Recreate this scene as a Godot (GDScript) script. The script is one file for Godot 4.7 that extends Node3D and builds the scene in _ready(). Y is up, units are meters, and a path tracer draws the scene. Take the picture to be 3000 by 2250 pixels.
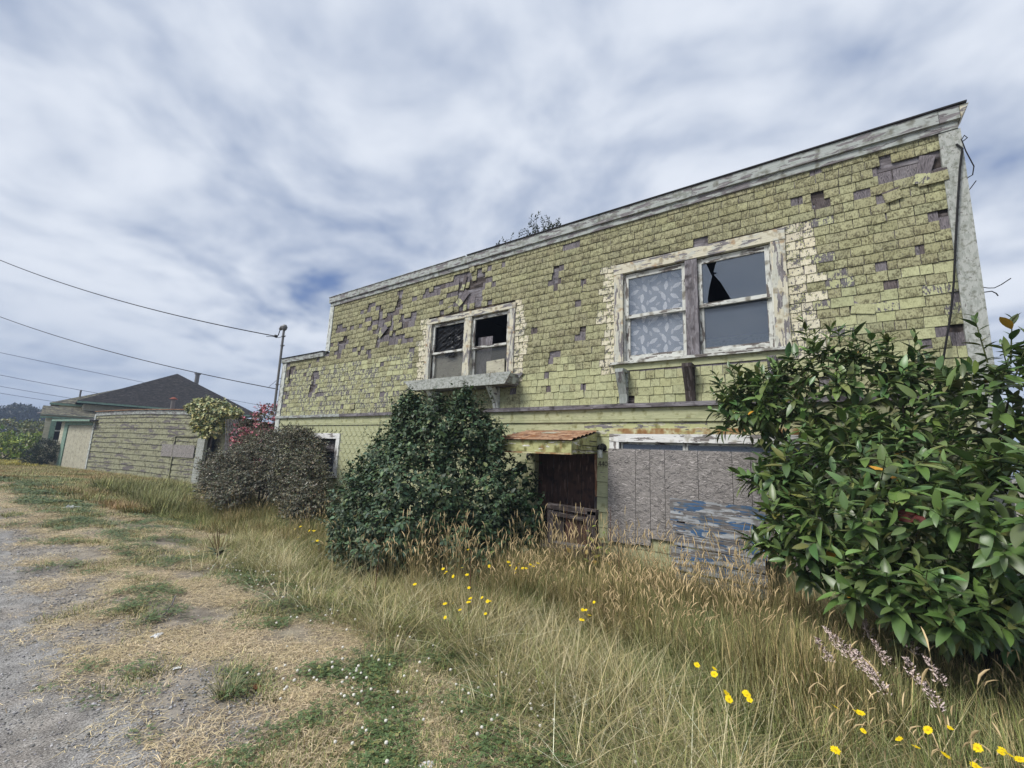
extends Node3D
# A derelict shingled building beside a gravel lane, with a shed and a neighbour's house beyond it.
# World: facade in the plane z = 0, x runs right along it, y up, metres.

const EYE := Vector3(0, 1.6, 6.5)
const SKY_LEVEL := 0.46
const EXPOSURE := 2.12

var rng := RandomNumberGenerator.new()
var M := {}
var taken := {}
var n_a := FastNoiseLite.new()
var n_b := FastNoiseLite.new()
var n_c := FastNoiseLite.new()

func _ready():
	rng.seed = 20240
	setup_noise()
	# ---- camera
	var cam := Camera3D.new()
	cam.name = "camera"
	cam.position = EYE
	cam.rotation_degrees = Vector3(9.3125, 35.53, 2.322)
	cam.fov = 83.58
	cam.near = 0.05
	cam.far = 900.0
	add_child(cam)
	# ---- sky, exposure
	var env := Environment.new()
	env.background_mode = Environment.BG_SKY
	env.tonemap_mode = Environment.TONE_MAPPER_LINEAR
	env.tonemap_exposure = EXPOSURE
	env.sdfgi_enabled = true
	env.ssao_enabled = true
	env.ssil_enabled = true
	env.fog_enabled = true
	env.fog_density = 0.0016
	env.fog_light_color = Color(0.70, 0.77, 0.88)
	var sky := Sky.new()
	var sm := PanoramaSkyMaterial.new()
	sm.panorama = sky_picture()
	sm.energy_multiplier = SKY_LEVEL
	sky.sky_material = sm
	env.sky = sky
	var we := WorldEnvironment.new()
	we.name = "world_environment"
	we.environment = env
	add_child(we)
	# ---- the veiled sun, high behind the camera's left shoulder
	var sun := DirectionalLight3D.new()
	sun.name = "sun"
	sun.light_energy = 0.5
	sun.light_angular_distance = 22.0
	sun.light_color = Color(1.0, 0.985, 0.96)
	sun.shadow_enabled = true
	add_child(sun)
	sun.look_at_from_position(Vector3(-5, 11.5, 10), Vector3.ZERO, Vector3.UP)
	# ---- scene
	make_materials()
	build_ground()
	build_house()
	build_neighbours()
	build_fixtures()
	build_shrubs()
	build_grass()
	build_small_plants()
	build_litter()

func setup_noise():
	n_a.seed = 11
	n_a.noise_type = FastNoiseLite.TYPE_SIMPLEX_SMOOTH
	n_a.frequency = 1.0
	n_a.fractal_type = FastNoiseLite.FRACTAL_FBM
	n_a.fractal_octaves = 4
	n_b.seed = 57
	n_b.noise_type = FastNoiseLite.TYPE_SIMPLEX_SMOOTH
	n_b.frequency = 1.0
	n_b.fractal_type = FastNoiseLite.FRACTAL_FBM
	n_b.fractal_octaves = 3
	n_c.seed = 93
	n_c.noise_type = FastNoiseLite.TYPE_SIMPLEX_SMOOTH
	n_c.frequency = 1.0
	n_c.fractal_type = FastNoiseLite.FRACTAL_NONE

func sky_picture() -> ImageTexture:
	var w := 1792
	var h := 896
	var data := PackedFloat32Array()
	data.resize(w * h * 3)
	var fb := FastNoiseLite.new()
	fb.seed = 5
	fb.noise_type = FastNoiseLite.TYPE_SIMPLEX_SMOOTH
	fb.frequency = 1.0
	fb.fractal_type = FastNoiseLite.FRACTAL_FBM
	fb.fractal_octaves = 5
	fb.fractal_gain = 0.5
	var lo := FastNoiseLite.new()
	lo.seed = 31
	lo.noise_type = FastNoiseLite.TYPE_SIMPLEX_SMOOTH
	lo.frequency = 1.0
	lo.fractal_type = FastNoiseLite.FRACTAL_FBM
	lo.fractal_octaves = 2
	# thinner places in the cloud deck: plane coordinates (x/y, z/y), radius, depth
	var thin := [[-1.64, -0.50, 0.34, 0.40], [-1.36, -0.60, 0.24, 0.30], [-2.15, -0.43, 0.45, 0.34], [-2.7, -0.8, 0.5, 0.16], [-1.18, -0.41, 0.22, 0.17], [-0.46, -0.92, 0.2, 0.12], [0.9, 0.9, 0.4, 0.24], [1.8, 1.0, 0.5, 0.26], [-0.6, 1.6, 0.4, 0.24], [2.3, -0.5, 0.6, 0.20], [0.6, 2.3, 0.5, 0.22], [-2.0, 1.4, 0.5, 0.2]]
	for j in h:
		var v := (j + 0.5) / h
		var y := cos(v * PI)
		var r := sin(v * PI)
		for i in w:
			var o := (j * w + i) * 3
			if y < -0.02:
				data[o] = 0.33
				data[o + 1] = 0.34
				data[o + 2] = 0.33
				continue
			var th := ((i + 0.5) / w - 0.5) * TAU
			var dx := sin(th) * r
			var dz := -cos(th) * r
			var k := 1.0 / (maxf(y, 0.0) + 0.16)
			var px := dx * k
			var pz := dz * k
			# drift direction of the streaks
			var a := px * 0.965 + pz * 0.26
			var b := -px * 0.26 + pz * 0.965
			var wx := lo.get_noise_2d(a * 0.9 + 7.0, b * 0.9) * 0.28
			var wy := lo.get_noise_2d(a * 0.9, b * 0.9 + 13.0) * 0.28
			var f := fb.get_noise_2d(a * 1.15 + wx, b * 1.35 + wy)
			var g := fb.get_noise_2d(a * 4.0 + wx * 1.5 + 40.0, b * 4.4 + wy * 1.5 + 9.0)
			var big := lo.get_noise_2d(a * 0.22 + 21.0, b * 0.34 + 3.0)
			var dens := 0.74 + 0.44 * f + 0.26 * g + 0.16 * big
			for t in thin:
				var qx: float = px - t[0]
				var qz: float = pz - t[1]
				var rr: float = t[2]
				dens -= t[3] * exp(-(qx * qx + qz * qz) / (rr * rr))
			dens = clampf(dens, 0.0, 1.2)
			var open := 1.0 - smoothstep(0.08, 0.42, dens)
			var lum := smoothstep(0.10, 1.02, dens)
			# lit cloud: pale in the thick bright parts, blue grey in the thinner folds
			var cr := lerpf(0.31, 0.80, lum)
			var cg := lerpf(0.395, 0.855, lum)
			var cb := lerpf(0.57, 0.955, lum)
			cr = lerpf(cr, 0.135, open * 0.85)
			cg = lerpf(cg, 0.225, open * 0.85)
			cb = lerpf(cb, 0.47, open * 0.85)
			var hz := 1.0 - smoothstep(0.0, 0.30, y)
			cr = lerpf(cr, 0.40, hz * 0.75)
			cg = lerpf(cg, 0.49, hz * 0.75)
			cb = lerpf(cb, 0.655, hz * 0.75)
			data[o] = cr
			data[o + 1] = cg
			data[o + 2] = cb
	var im := Image.create_from_data(w, h, false, Image.FORMAT_RGBF, data.to_byte_array())
	return ImageTexture.create_from_image(im)

# ------------------------------------------------------------------ nodes
func numbered(called: String) -> String:
	if not taken.has(called):
		taken[called] = 0
		return called
	taken[called] += 1
	return "%s_%03d" % [called, taken[called]]

func tag(o: Node, label: String, category: String, group := "", kind := ""):
	if label != "":
		o.set_meta("label", label)
	if category != "":
		o.set_meta("category", category)
	if group != "":
		o.set_meta("group", group)
	if kind != "":
		o.set_meta("kind", kind)
	return o

func thing(called: String, label: String, category: String, at := Vector3.ZERO, turn := 0.0, group := "") -> Node3D:
	var o := Node3D.new()
	o.name = numbered(called)
	add_child(o)
	o.position = at
	o.rotation.y = turn
	tag(o, label, category, group)
	return o

func mesh_node(called: String, mesh: Mesh, mat: Material, parent: Node, label := "") -> MeshInstance3D:
	var o := MeshInstance3D.new()
	o.name = numbered(called) if parent == self else called
	o.mesh = mesh
	if mat:
		o.material_override = mat
	parent.add_child(o, true)
	if label != "":
		o.set_meta("label", label)
	return o

func swarm(called: String, mesh: Mesh, mat: Material, xf: Array, cols: PackedColorArray, parent: Node) -> MultiMeshInstance3D:
	var mm := MultiMesh.new()
	mm.transform_format = MultiMesh.TRANSFORM_3D
	mm.use_colors = cols.size() > 0
	mm.mesh = mesh
	mm.instance_count = xf.size()
	for i in xf.size():
		mm.set_instance_transform(i, xf[i])
		if cols.size() > 0:
			mm.set_instance_color(i, cols[i])
	var o := MultiMeshInstance3D.new()
	o.name = numbered(called) if parent == self else called
	o.multimesh = mm
	if mat:
		o.material_override = mat
	parent.add_child(o, true)
	o.set_meta("kind", "stuff")
	return o

# ------------------------------------------------------------------ mesh builder
class Shape:
	var v := PackedVector3Array()
	var n := PackedVector3Array()
	var uv := PackedVector2Array()
	var c := PackedColorArray()
	var col := Color(1, 1, 1)
	func tri(p0: Vector3, p1: Vector3, p2: Vector3, u0 := Vector2.ZERO, u1 := Vector2.ZERO, u2 := Vector2.ZERO):
		var q := (p2 - p0).cross(p1 - p0)
		if q.length_squared() < 1e-16:
			return
		q = q.normalized()
		v.append(p0); v.append(p1); v.append(p2)
		n.append(q); n.append(q); n.append(q)
		uv.append(u0); uv.append(u1); uv.append(u2)
		c.append(col); c.append(col); c.append(col)
	func trin(p0: Vector3, p1: Vector3, p2: Vector3, a0: Vector3, a1: Vector3, a2: Vector3):
		v.append(p0); v.append(p1); v.append(p2)
		n.append(a0); n.append(a1); n.append(a2)
		uv.append(Vector2(p0.x, p0.y)); uv.append(Vector2(p1.x, p1.y)); uv.append(Vector2(p2.x, p2.y))
		c.append(col); c.append(col); c.append(col)
	# corners clockwise seen from outside
	func quad(p0: Vector3, p1: Vector3, p2: Vector3, p3: Vector3, u0 := Vector2.ZERO, u1 := Vector2.ZERO, u2 := Vector2.ZERO, u3 := Vector2.ZERO):
		tri(p0, p1, p2, u0, u1, u2)
		tri(p0, p2, p3, u0, u2, u3)
	# a box about `o`, textured in metres with the grain (u) along its longest side
	func box(o: Vector3, s: Vector3, b := Basis.IDENTITY, shift := Vector2.ZERO):
		var long := 0
		if s.y > s.x and s.y >= s.z:
			long = 1
		elif s.z > s.x and s.z > s.y:
			long = 2
		for ax in 3:
			var a1 := (ax + 1) % 3
			var a2 := (ax + 2) % 3
			for sg in [-1.0, 1.0]:
				var pts := []
				var us := []
				for k in [[-1, -1], [-1, 1], [1, 1], [1, -1]]:
					var l := Vector3.ZERO
					l[ax] = sg * s[ax] * 0.5
					l[a1] = k[0] * s[a1] * 0.5
					l[a2] = k[1] * s[a2] * 0.5
					pts.append(o + b * l)
					var uax := long
					var vax := a1 if a2 == long else a2
					if ax == long:
						uax = a1
						vax = a2
					us.append(Vector2(l[uax], l[vax] + sg * s[ax] * 0.37) + shift)
				if sg > 0:
					quad(pts[0], pts[1], pts[2], pts[3], us[0], us[1], us[2], us[3])
				else:
					quad(pts[3], pts[2], pts[1], pts[0], us[3], us[2], us[1], us[0])
	# an outline in the plane (x, y) pushed from z0 to z1, placed by t
	func prism(poly: PackedVector2Array, z0: float, z1: float, t := Transform3D.IDENTITY, shift := Vector2.ZERO):
		var idx := Geometry2D.triangulate_polygon(poly)
		for k in range(0, idx.size(), 3):
			var a := poly[idx[k]]
			var b := poly[idx[k + 1]]
			var d := poly[idx[k + 2]]
			if (b - a).cross(d - a) > 0.0:
				var e := b
				b = d
				d = e
			tri(t * Vector3(a.x, a.y, z1), t * Vector3(b.x, b.y, z1), t * Vector3(d.x, d.y, z1), a + shift, b + shift, d + shift)
			tri(t * Vector3(d.x, d.y, z0), t * Vector3(b.x, b.y, z0), t * Vector3(a.x, a.y, z0), d + shift, b + shift, a + shift)
		var area := 0.0
		for k in poly.size():
			area += poly[k].cross(poly[(k + 1) % poly.size()])
		for k in poly.size():
			var a := poly[k]
			var b := poly[(k + 1) % poly.size()]
			if area < 0:
				var e := a
				a = b
				b = e
			quad(t * Vector3(a.x, a.y, z0), t * Vector3(a.x, a.y, z1), t * Vector3(b.x, b.y, z1), t * Vector3(b.x, b.y, z0), Vector2(0, 0) + shift, Vector2(0, z1 - z0) + shift, Vector2(a.distance_to(b), z1 - z0) + shift, Vector2(a.distance_to(b), 0) + shift)
	# a round rod along points with a radius for each
	func tube(pts: PackedVector3Array, radii: PackedFloat32Array, sides := 6, caps := true):
		var rings := []
		var side := Vector3.ZERO
		for k in pts.size():
			var d := (pts[mini(k + 1, pts.size() - 1)] - pts[maxi(k - 1, 0)]).normalized()
			if side == Vector3.ZERO:
				side = d.cross(Vector3.UP if absf(d.y) < 0.9 else Vector3.RIGHT).normalized()
			else:
				side = (side - d * side.dot(d)).normalized()
			var up := d.cross(side)
			var ring := []
			for i in sides:
				var a := TAU * i / sides
				ring.append(side * cos(a) + up * sin(a))
			rings.append(ring)
		for k in pts.size() - 1:
			for i in sides:
				var j := (i + 1) % sides
				var r0: float = radii[mini(k, radii.size() - 1)]
				var r1: float = radii[mini(k + 1, radii.size() - 1)]
				var a0: Vector3 = rings[k][i]
				var a1: Vector3 = rings[k][j]
				var b0: Vector3 = rings[k + 1][i]
				var b1: Vector3 = rings[k + 1][j]
				trin(pts[k] + a0 * r0, pts[k + 1] + b1 * r1, pts[k] + a1 * r0, a0, b1, a1)
				trin(pts[k] + a0 * r0, pts[k + 1] + b0 * r1, pts[k + 1] + b1 * r1, a0, b0, b1)
		if caps:
			for e in [0, pts.size() - 1]:
				var r: float = radii[mini(e, radii.size() - 1)]
				if r < 0.0005:
					continue
				for i in range(1, sides - 1):
					var q0: Vector3 = pts[e] + rings[e][0] * r
					var q1: Vector3 = pts[e] + rings[e][i] * r
					var q2: Vector3 = pts[e] + rings[e][i + 1] * r
					if e == 0:
						tri(q0, q1, q2)
					else:
						tri(q0, q2, q1)
	# turn a profile (radius, height) about the local y axis
	func lathe(profile: PackedVector2Array, sides := 16, t := Transform3D.IDENTITY):
		for k in profile.size() - 1:
			var p := profile[k]
			var q := profile[k + 1]
			var nn := Vector2(q.y - p.y, p.x - q.x).normalized()
			for i in sides:
				var a := TAU * i / sides
				var b := TAU * (i + 1) / sides
				var p0 := Vector3(cos(a) * p.x, p.y, sin(a) * p.x)
				var p1 := Vector3(cos(b) * p.x, p.y, sin(b) * p.x)
				var q0 := Vector3(cos(a) * q.x, q.y, sin(a) * q.x)
				var q1 := Vector3(cos(b) * q.x, q.y, sin(b) * q.x)
				var na := t.basis * Vector3(cos(a) * nn.x, nn.y, sin(a) * nn.x)
				var nb := t.basis * Vector3(cos(b) * nn.x, nn.y, sin(b) * nn.x)
				trin(t * p0, t * p1, t * q1, na, nb, nb)
				trin(t * p0, t * q1, t * q0, na, nb, na)
	func mesh() -> ArrayMesh:
		var m := ArrayMesh.new()
		var a := []
		a.resize(Mesh.ARRAY_MAX)
		a[Mesh.ARRAY_VERTEX] = v
		a[Mesh.ARRAY_NORMAL] = n
		a[Mesh.ARRAY_TEX_UV] = uv
		a[Mesh.ARRAY_COLOR] = c
		m.add_surface_from_arrays(Mesh.PRIMITIVE_TRIANGLES, a)
		return m

func put(called: String, s: Shape, mat: Material, parent: Node, label := "") -> MeshInstance3D:
	return mesh_node(called, s.mesh(), mat, parent, label)

func board(called: String, o: Vector3, s: Vector3, mat: Material, parent: Node, b := Basis.IDENTITY, label := "") -> MeshInstance3D:
	var k := Shape.new()
	k.box(o, s, b, Vector2(rng.randf() * 7.0, rng.randf() * 7.0))
	return put(called, k, mat, parent, label)

func rnd(a: float, b: float) -> float:
	return rng.randf_range(a, b)

func hill(x: float, z: float) -> float:
	# the verge falls away from the lane towards the house
	var fall := 1.0 - smoothstep(1.2, 4.8, z)
	var keep := smoothstep(-19.0, -13.0, x)
	var h := -0.30 * fall * lerpf(0.35, 1.0, keep)
	var rough := smoothstep(6.3, 5.0, z)
	h += n_b.get_noise_2d(x * 0.55, z * 0.55) * 0.045 * rough
	h += n_b.get_noise_2d(x * 2.3 + 30.0, z * 2.3) * 0.014 * (0.35 + 0.65 * rough)
	return h

# ------------------------------------------------------------------ materials
func mat(called: String, color: Color, rough := 0.9, tex: Texture2D = null, scale := Vector2.ONE) -> StandardMaterial3D:
	var m := StandardMaterial3D.new()
	m.resource_name = called
	m.albedo_color = color
	m.roughness = rough
	m.metallic_specular = 0.4
	if tex:
		m.albedo_texture = tex
		m.uv1_scale = Vector3(scale.x, scale.y, 1)
	M[called] = m
	return m

func ring_noise(n: FastNoiseLite, u: float, v: float, around: float, off: float) -> float:
	# noise that closes on itself along u (0..1); `around` = features round the loop
	var r := around / TAU
	return n.get_noise_3d(cos(u * TAU) * r + off, v, sin(u * TAU) * r + off * 0.7)

# Old paint over wood. len/tall in metres; colours are sRGB.
func paint_picture(w: int, h: int, len_m: float, tall_m: float, off: float, paint: Color, second: Color, wood: Color, peel: float, second_at: float, grime: Color, grime_at: float, rust_at: float, grain := 1.0, peel_u := 2.6, peel_v := 15.0) -> ImageTexture:
	var im := Image.create(w, h, false, Image.FORMAT_RGB8)
	for j in h:
		var v := float(j) / h * tall_m
		for i in w:
			var u := float(i) / w
			var g := ring_noise(n_c, u, v * 60.0, len_m * 4.0, off)            # fibres along the board
			var g2 := ring_noise(n_c, u, v * 140.0 + 5.0, len_m * 9.0, off + 3.0)
			var p := ring_noise(n_a, u, v * peel_v, len_m * peel_u, off + 11.0) + 0.16 * g
			var q := ring_noise(n_b, u, v * 7.0 + 20.0, len_m * 3.0, off + 23.0)
			var d := ring_noise(n_a, u, v * 5.0 + 40.0, len_m * 6.0, off + 31.0)
			var c := paint
			if q > second_at:
				c = second
			c = c.lerp(grime, clampf((d - grime_at) * 1.9, 0.0, 0.85))
			if rust_at < 1.0:
				var rr := ring_noise(n_b, u, v * 3.0 + 60.0, len_m * 5.0, off + 47.0)
				c = c.lerp(Color(0.53, 0.36, 0.22), clampf((rr - rust_at) * 2.0 + 0.25 * g * float(rr > rust_at), 0.0, 0.7))
			var k := 1.0 + grain * (0.05 * g + 0.04 * g2)
			c = Color(c.r * k, c.g * k, c.b * k)
			if p > peel:
				var ww := 1.0 + 0.22 * g + 0.17 * g2
				c = Color(wood.r * ww, wood.g * ww, wood.b * ww)
				if p < peel + 0.022:
					c = c.darkened(0.25)
			im.set_pixel(i, j, c)
	return ImageTexture.create_from_image(im)

# Sixteen strips: each one exposure of a shingle (0.124 m tall, 1 m long), from mossy to bare.
func shingle_picture() -> ImageTexture:
	var w := 448
	var rows := 16
	var rh := 52
	var im := Image.create(w, rows * rh, false, Image.FORMAT_RGB8)
	var green := Color(0.632, 0.622, 0.490)
	var fresh := Color(0.700, 0.705, 0.550)
	var olive := Color(0.325, 0.310, 0.230)
	var cream := Color(0.83, 0.805, 0.71)
	var grey := Color(0.455, 0.44, 0.445)
	for r in rows:
		var off := r * 17.3
		for j in rh:
			var t := float(j) / (rh - 1)
			for i in w:
				var u := float(i) / w
				var g := ring_noise(n_c, u, t * 1.1, 60.0, off)
				var g2 := ring_noise(n_c, u, t * 2.6, 130.0, off + 4.0)
				var b := ring_noise(n_a, u, t * 1.5, 11.0, off + 8.0)
				var s := ring_noise(n_a, u, t * 4.0, 46.0, off + 15.0)
				var c: Color
				var k := 1.0 + 0.05 * g + 0.05 * g2
				if r < 5:
					# moss and soot settled on the weathered lower part, in specks and runs
					var m := clampf(0.42 + 0.75 * b + 0.90 * s + 0.32 * g + 0.50 * (t - 0.62) - 0.05 * r, 0.0, 0.92)
					c = green.lerp(olive, m)
					if s - 0.2 * b > 0.50:
						c = c.lerp(grey, 0.7)
				elif r < 8:
					var m := clampf(0.20 + 0.75 * b + 0.9 * s + 0.32 * g + 0.34 * (t - 0.6), 0.0, 0.85)
					c = green.lerp(fresh, 0.35).lerp(olive, m)
				elif r < 10:
					var m := clampf(0.02 + 0.45 * b + 0.45 * s + 0.12 * g, 0.0, 0.6)
					c = fresh.lerp(olive, m)
				elif r < 12:
					var m := clampf(0.10 + 0.5 * b + 0.5 * s + 0.1 * g, 0.0, 0.7)
					c = fresh.lerp(olive, m)
					if b * 0.8 + s * 0.55 + g * 0.38 > 0.10 - 0.12 * (r - 10):
						c = grey.darkened(clampf(0.12 - 0.2 * g2, 0.0, 0.4))
				elif r < 14:
					var m := clampf(0.03 + 0.3 * s + 0.2 * b, 0.0, 0.5)
					c = cream.lerp(Color(0.62, 0.55, 0.40), m)
					if b + 0.35 * s > 0.24:
						c = fresh.lerp(olive, 0.25)
					if b * 0.5 - s * 0.75 + g * 0.3 > 0.30 - 0.12 * (r - 12):
						c = grey.darkened(0.12)
				else:
					c = Color(0.455, 0.435, 0.445) if r == 14 else Color(0.40, 0.37, 0.365)
					var m := 1.0 + 0.22 * g + 0.20 * g2 + 0.16 * b
					if g + 0.6 * g2 > 0.62:
						m *= 0.55
					k = m
				c = Color(c.r * k, c.g * k, c.b * k)
				im.set_pixel(i, r * rh + j, c)
	return ImageTexture.create_from_image(im)

func osb_picture() -> ImageTexture:
	var w := 512
	var im := Image.create(w, w, false, Image.FORMAT_RGB8)
	im.fill(Color(0.57, 0.55, 0.535))
	var r := RandomNumberGenerator.new()
	r.seed = 77
	for k in 5200:
		var cx := r.randf() * w
		var cy := r.randf() * w
		var a := PI / 2 + r.randfn(0.0, 0.42)
		var ln := r.randf_range(9.0, 30.0)
		var wd := r.randf_range(1.0, 3.2)
		var t := r.randf_range(0.44, 0.74) if r.randf() < 0.78 else r.randf_range(0.28, 0.9)
		var c := Color(t * 1.0, t * 0.965, t * 0.945)
		var bend := r.randf_range(-0.03, 0.03)
		var n := int(ln)
		for i in n:
			var s := i - ln * 0.5
			var aa := a + bend * s
			for q in int(wd) + 1:
				var x := int(cx + cos(aa) * s - sin(aa) * q) & 511
				var y := int(cy + sin(aa) * s + cos(aa) * q) & 511
				im.set_pixel(x, y, c if q < int(wd) else c.darkened(0.35))
	return ImageTexture.create_from_image(im)

func speckle_picture(w: int, base: Color, dark: Color, light: Color, patch: float, fine: float, off: float) -> ImageTexture:
	var im := Image.create(w, w, false, Image.FORMAT_RGB8)
	for j in w:
		for i in w:
			# two overlapping fields blended across the seam keep the tile closed
			var u := float(i) / w
			var v := float(j) / w
			var a := n_a.get_noise_2d(u * 9.0 + off, v * 9.0)
			var a2 := n_a.get_noise_2d((u - 1.0) * 9.0 + off, v * 9.0)
			var a3 := n_a.get_noise_2d(u * 9.0 + off, (v - 1.0) * 9.0)
			var a4 := n_a.get_noise_2d((u - 1.0) * 9.0 + off, (v - 1.0) * 9.0)
			var p := lerpf(lerpf(a, a2, u), lerpf(a3, a4, u), v) * 1.5
			var f := n_c.get_noise_2d(i * 0.55 + off, j * 0.55)
			var f2 := n_c.get_noise_2d(i * 0.23 + off * 2.0, j * 0.23)
			var t := p * patch + f * fine + f2 * fine * 0.6
			var c := base.lerp(light, clampf(t, 0.0, 1.0)) if t > 0.0 else base.lerp(dark, clampf(-t, 0.0, 1.0))
			im.set_pixel(i, j, c)
	return ImageTexture.create_from_image(im)

func curtain_picture() -> ImageTexture:
	# a pale leaf print on thin cloth
	var w := 384
	var im := Image.create(w, w, false, Image.FORMAT_RGB8)
	im.fill(Color(0.50, 0.515, 0.53))
	for j in w:
		for i in w:
			var g := n_c.get_noise_2d(i * 0.9, j * 0.9) * 0.03
			im.set_pixel(i, j, Color(0.52 + g, 0.535 + g, 0.555 + g))
	for gy in 4:
		for gx in 4:
			for big in 2:
				var cx := (gx + 0.5 + 0.5 * big + 0.15 * sin(gy * 2.1)) * w / 4.0
				var cy := (gy + 0.5 + 0.5 * big + 0.15 * cos(gx * 2.7)) * w / 4.0
				var a := [0.6, 1.2, -0.5, 1.7][(gx * 3 + gy * 2) % 4] as float
				var ln := 42.0 - 18.0 * big
				var wd := 22.0 - 8.0 * big
				for s in range(-44, 45):
					for q in range(-24, 25):
						var x1 := absf(s) / ln
						if x1 > 1.0:
							continue
						var half := wd * sqrt(1.0 - x1) * (0.78 + 0.22 * sin(s * 0.55))
						if absf(q) > half:
							continue
						var x := posmod(int(cx + cos(a) * s - sin(a) * q), w)
						var y := posmod(int(cy + sin(a) * s + cos(a) * q), w)
						var t := 0.88 - 0.12 * big
						if absf(q) < half * 0.45 and absf(q) > 2.0:
							t -= 0.17
						im.set_pixel(x, y, Color(t, t, t * 1.01))
	return ImageTexture.create_from_image(im)

func make_materials():
	var grey := Color(0.46, 0.445, 0.45)
	var sh := mat("shingle", Color(1, 1, 1), 0.95, shingle_picture())
	sh.vertex_color_use_as_albedo = true
	mat("trim", Color(1, 1, 1), 0.85, paint_picture(384, 256, 3.0, 1.0, 1.0, Color(0.645, 0.665, 0.65), Color(0.59, 0.615, 0.595), grey, 0.10, 0.25, Color(0.40, 0.40, 0.36), 0.10, 1.0), Vector2(0.333, 1.0))
	mat("pale_trim", Color(1, 1, 1), 0.85, paint_picture(384, 256, 3.0, 1.0, 41.0, Color(0.78, 0.795, 0.77), Color(0.72, 0.74, 0.72), grey, 0.36, 0.3, Color(0.45, 0.45, 0.42), 0.16, 1.0), Vector2(0.333, 1.0))
	mat("corner", Color(1, 1, 1), 0.9, paint_picture(256, 256, 2.0, 1.0, 51.0, Color(0.68, 0.69, 0.67), Color(0.615, 0.63, 0.605), Color(0.47, 0.465, 0.45), 0.45, 0.1, Color(0.47, 0.48, 0.44), 0.06, 1.0, 1.0, 6.0, 10.0), Vector2(1.3, 3.2))
	mat("casing", Color(1, 1, 1), 0.85, paint_picture(384, 256, 2.0, 1.0, 61.0, Color(0.79, 0.77, 0.69), Color(0.74, 0.74, 0.695), grey, 0.19, 0.2, Color(0.50, 0.45, 0.36), 0.14, 0.30), Vector2(0.5, 1.0))
	mat("sash", Color(1, 1, 1), 0.8, paint_picture(256, 256, 2.0, 1.0, 71.0, Color(0.80, 0.805, 0.78), Color(0.73, 0.735, 0.71), Color(0.40, 0.375, 0.36), 0.20, 0.2, Color(0.42, 0.40, 0.36), 0.12, 1.0), Vector2(0.5, 1.0))
	mat("bare_wood", Color(1, 1, 1), 0.95, paint_picture(256, 256, 2.0, 0.6, 81.0, Color(0.50, 0.485, 0.50), Color(0.43, 0.415, 0.43), Color(0.40, 0.38, 0.39), 0.12, 0.05, Color(0.24, 0.22, 0.23), 0.10, 1.0, 3.0), Vector2(0.5, 1.667))
	mat("dark_wood", Color(1, 1, 1), 0.95, paint_picture(256, 128, 2.0, 0.6, 83.0, Color(0.29, 0.26, 0.25), Color(0.24, 0.215, 0.205), Color(0.35, 0.325, 0.32), 0.2, 0.05, Color(0.14, 0.12, 0.115), 0.1, 1.0, 3.0), Vector2(0.5, 1.667))
	mat("siding", Color(1, 1, 1), 0.8, paint_picture(384, 256, 3.0, 1.2, 91.0, Color(0.685, 0.692, 0.55), Color(0.645, 0.655, 0.515), Color(0.50, 0.48, 0.45), 0.52, 0.2, Color(0.42, 0.41, 0.25), 0.22, 1.0), Vector2(0.333, 0.833))
	mat("peeled_siding", Color(1, 1, 1), 0.85, paint_picture(256, 128, 2.0, 1.0, 95.0, Color(0.70, 0.71, 0.53), Color(0.76, 0.75, 0.67), grey, 0.12, 0.2, Color(0.45, 0.43, 0.27), 0.15, 1.0), Vector2(0.5, 1.0))
	mat("shed_board", Color(1, 1, 1), 0.9, paint_picture(512, 384, 4.0, 2.0, 101.0, Color(0.575, 0.575, 0.475), Color(0.53, 0.525, 0.43), Color(0.40, 0.38, 0.37), 0.26, 0.12, Color(0.34, 0.325, 0.255), 0.06, 1.0, 1.0, 0.7, 3.4), Vector2(0.25, 0.5))
	mat("rusty_trim", Color(1, 1, 1), 0.85, paint_picture(256, 128, 2.0, 0.5, 111.0, Color(0.77, 0.75, 0.60), Color(0.72, 0.71, 0.52), grey, 0.5, 0.2, Color(0.50, 0.34, 0.19), 0.0, -0.05), Vector2(0.5, 2.0))
	mat("awning_board", Color(1, 1, 1), 0.85, paint_picture(256, 128, 2.0, 1.0, 121.0, Color(0.70, 0.70, 0.50), Color(0.65, 0.655, 0.46), Color(0.80, 0.79, 0.76), 0.38, 0.2, Color(0.38, 0.37, 0.21), 0.02, 0.36), Vector2(0.5, 1.0))
	mat("white_trim", Color(1, 1, 1), 0.85, paint_picture(256, 128, 2.0, 0.6, 131.0, Color(0.87, 0.87, 0.86), Color(0.83, 0.83, 0.82), Color(0.5, 0.48, 0.47), 0.19, 0.3, Color(0.6, 0.58, 0.52), 0.25, 1.0), Vector2(0.5, 1.667))
	mat("blue_board", Color(1, 1, 1), 0.9, paint_picture(384, 256, 1.6, 0.9, 141.0, Color(0.63, 0.645, 0.66), Color(0.27, 0.385, 0.52), Color(0.43, 0.415, 0.41), 0.08, 0.15, Color(0.42, 0.41, 0.40), 0.02, 1.0, 3.0, 2.2, 26.0), Vector2(0.625, 1.111))
	mat("garage_door", Color(1, 1, 1), 0.85, paint_picture(128, 128, 2.0, 2.0, 151.0, Color(0.71, 0.695, 0.62), Color(0.67, 0.655, 0.58), Color(0.55, 0.52, 0.47), 0.42, 0.2, Color(0.48, 0.46, 0.40), 0.2, 1.0), Vector2(0.5, 0.5))
	mat("mint", Color(1, 1, 1), 0.8, paint_picture(128, 64, 2.0, 1.0, 161.0, Color(0.50, 0.60, 0.54), Color(0.46, 0.56, 0.50), Color(0.5, 0.5, 0.45), 0.5, 0.2, Color(0.35, 0.40, 0.35), 0.2, 1.0), Vector2(0.5, 1.0))
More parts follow.
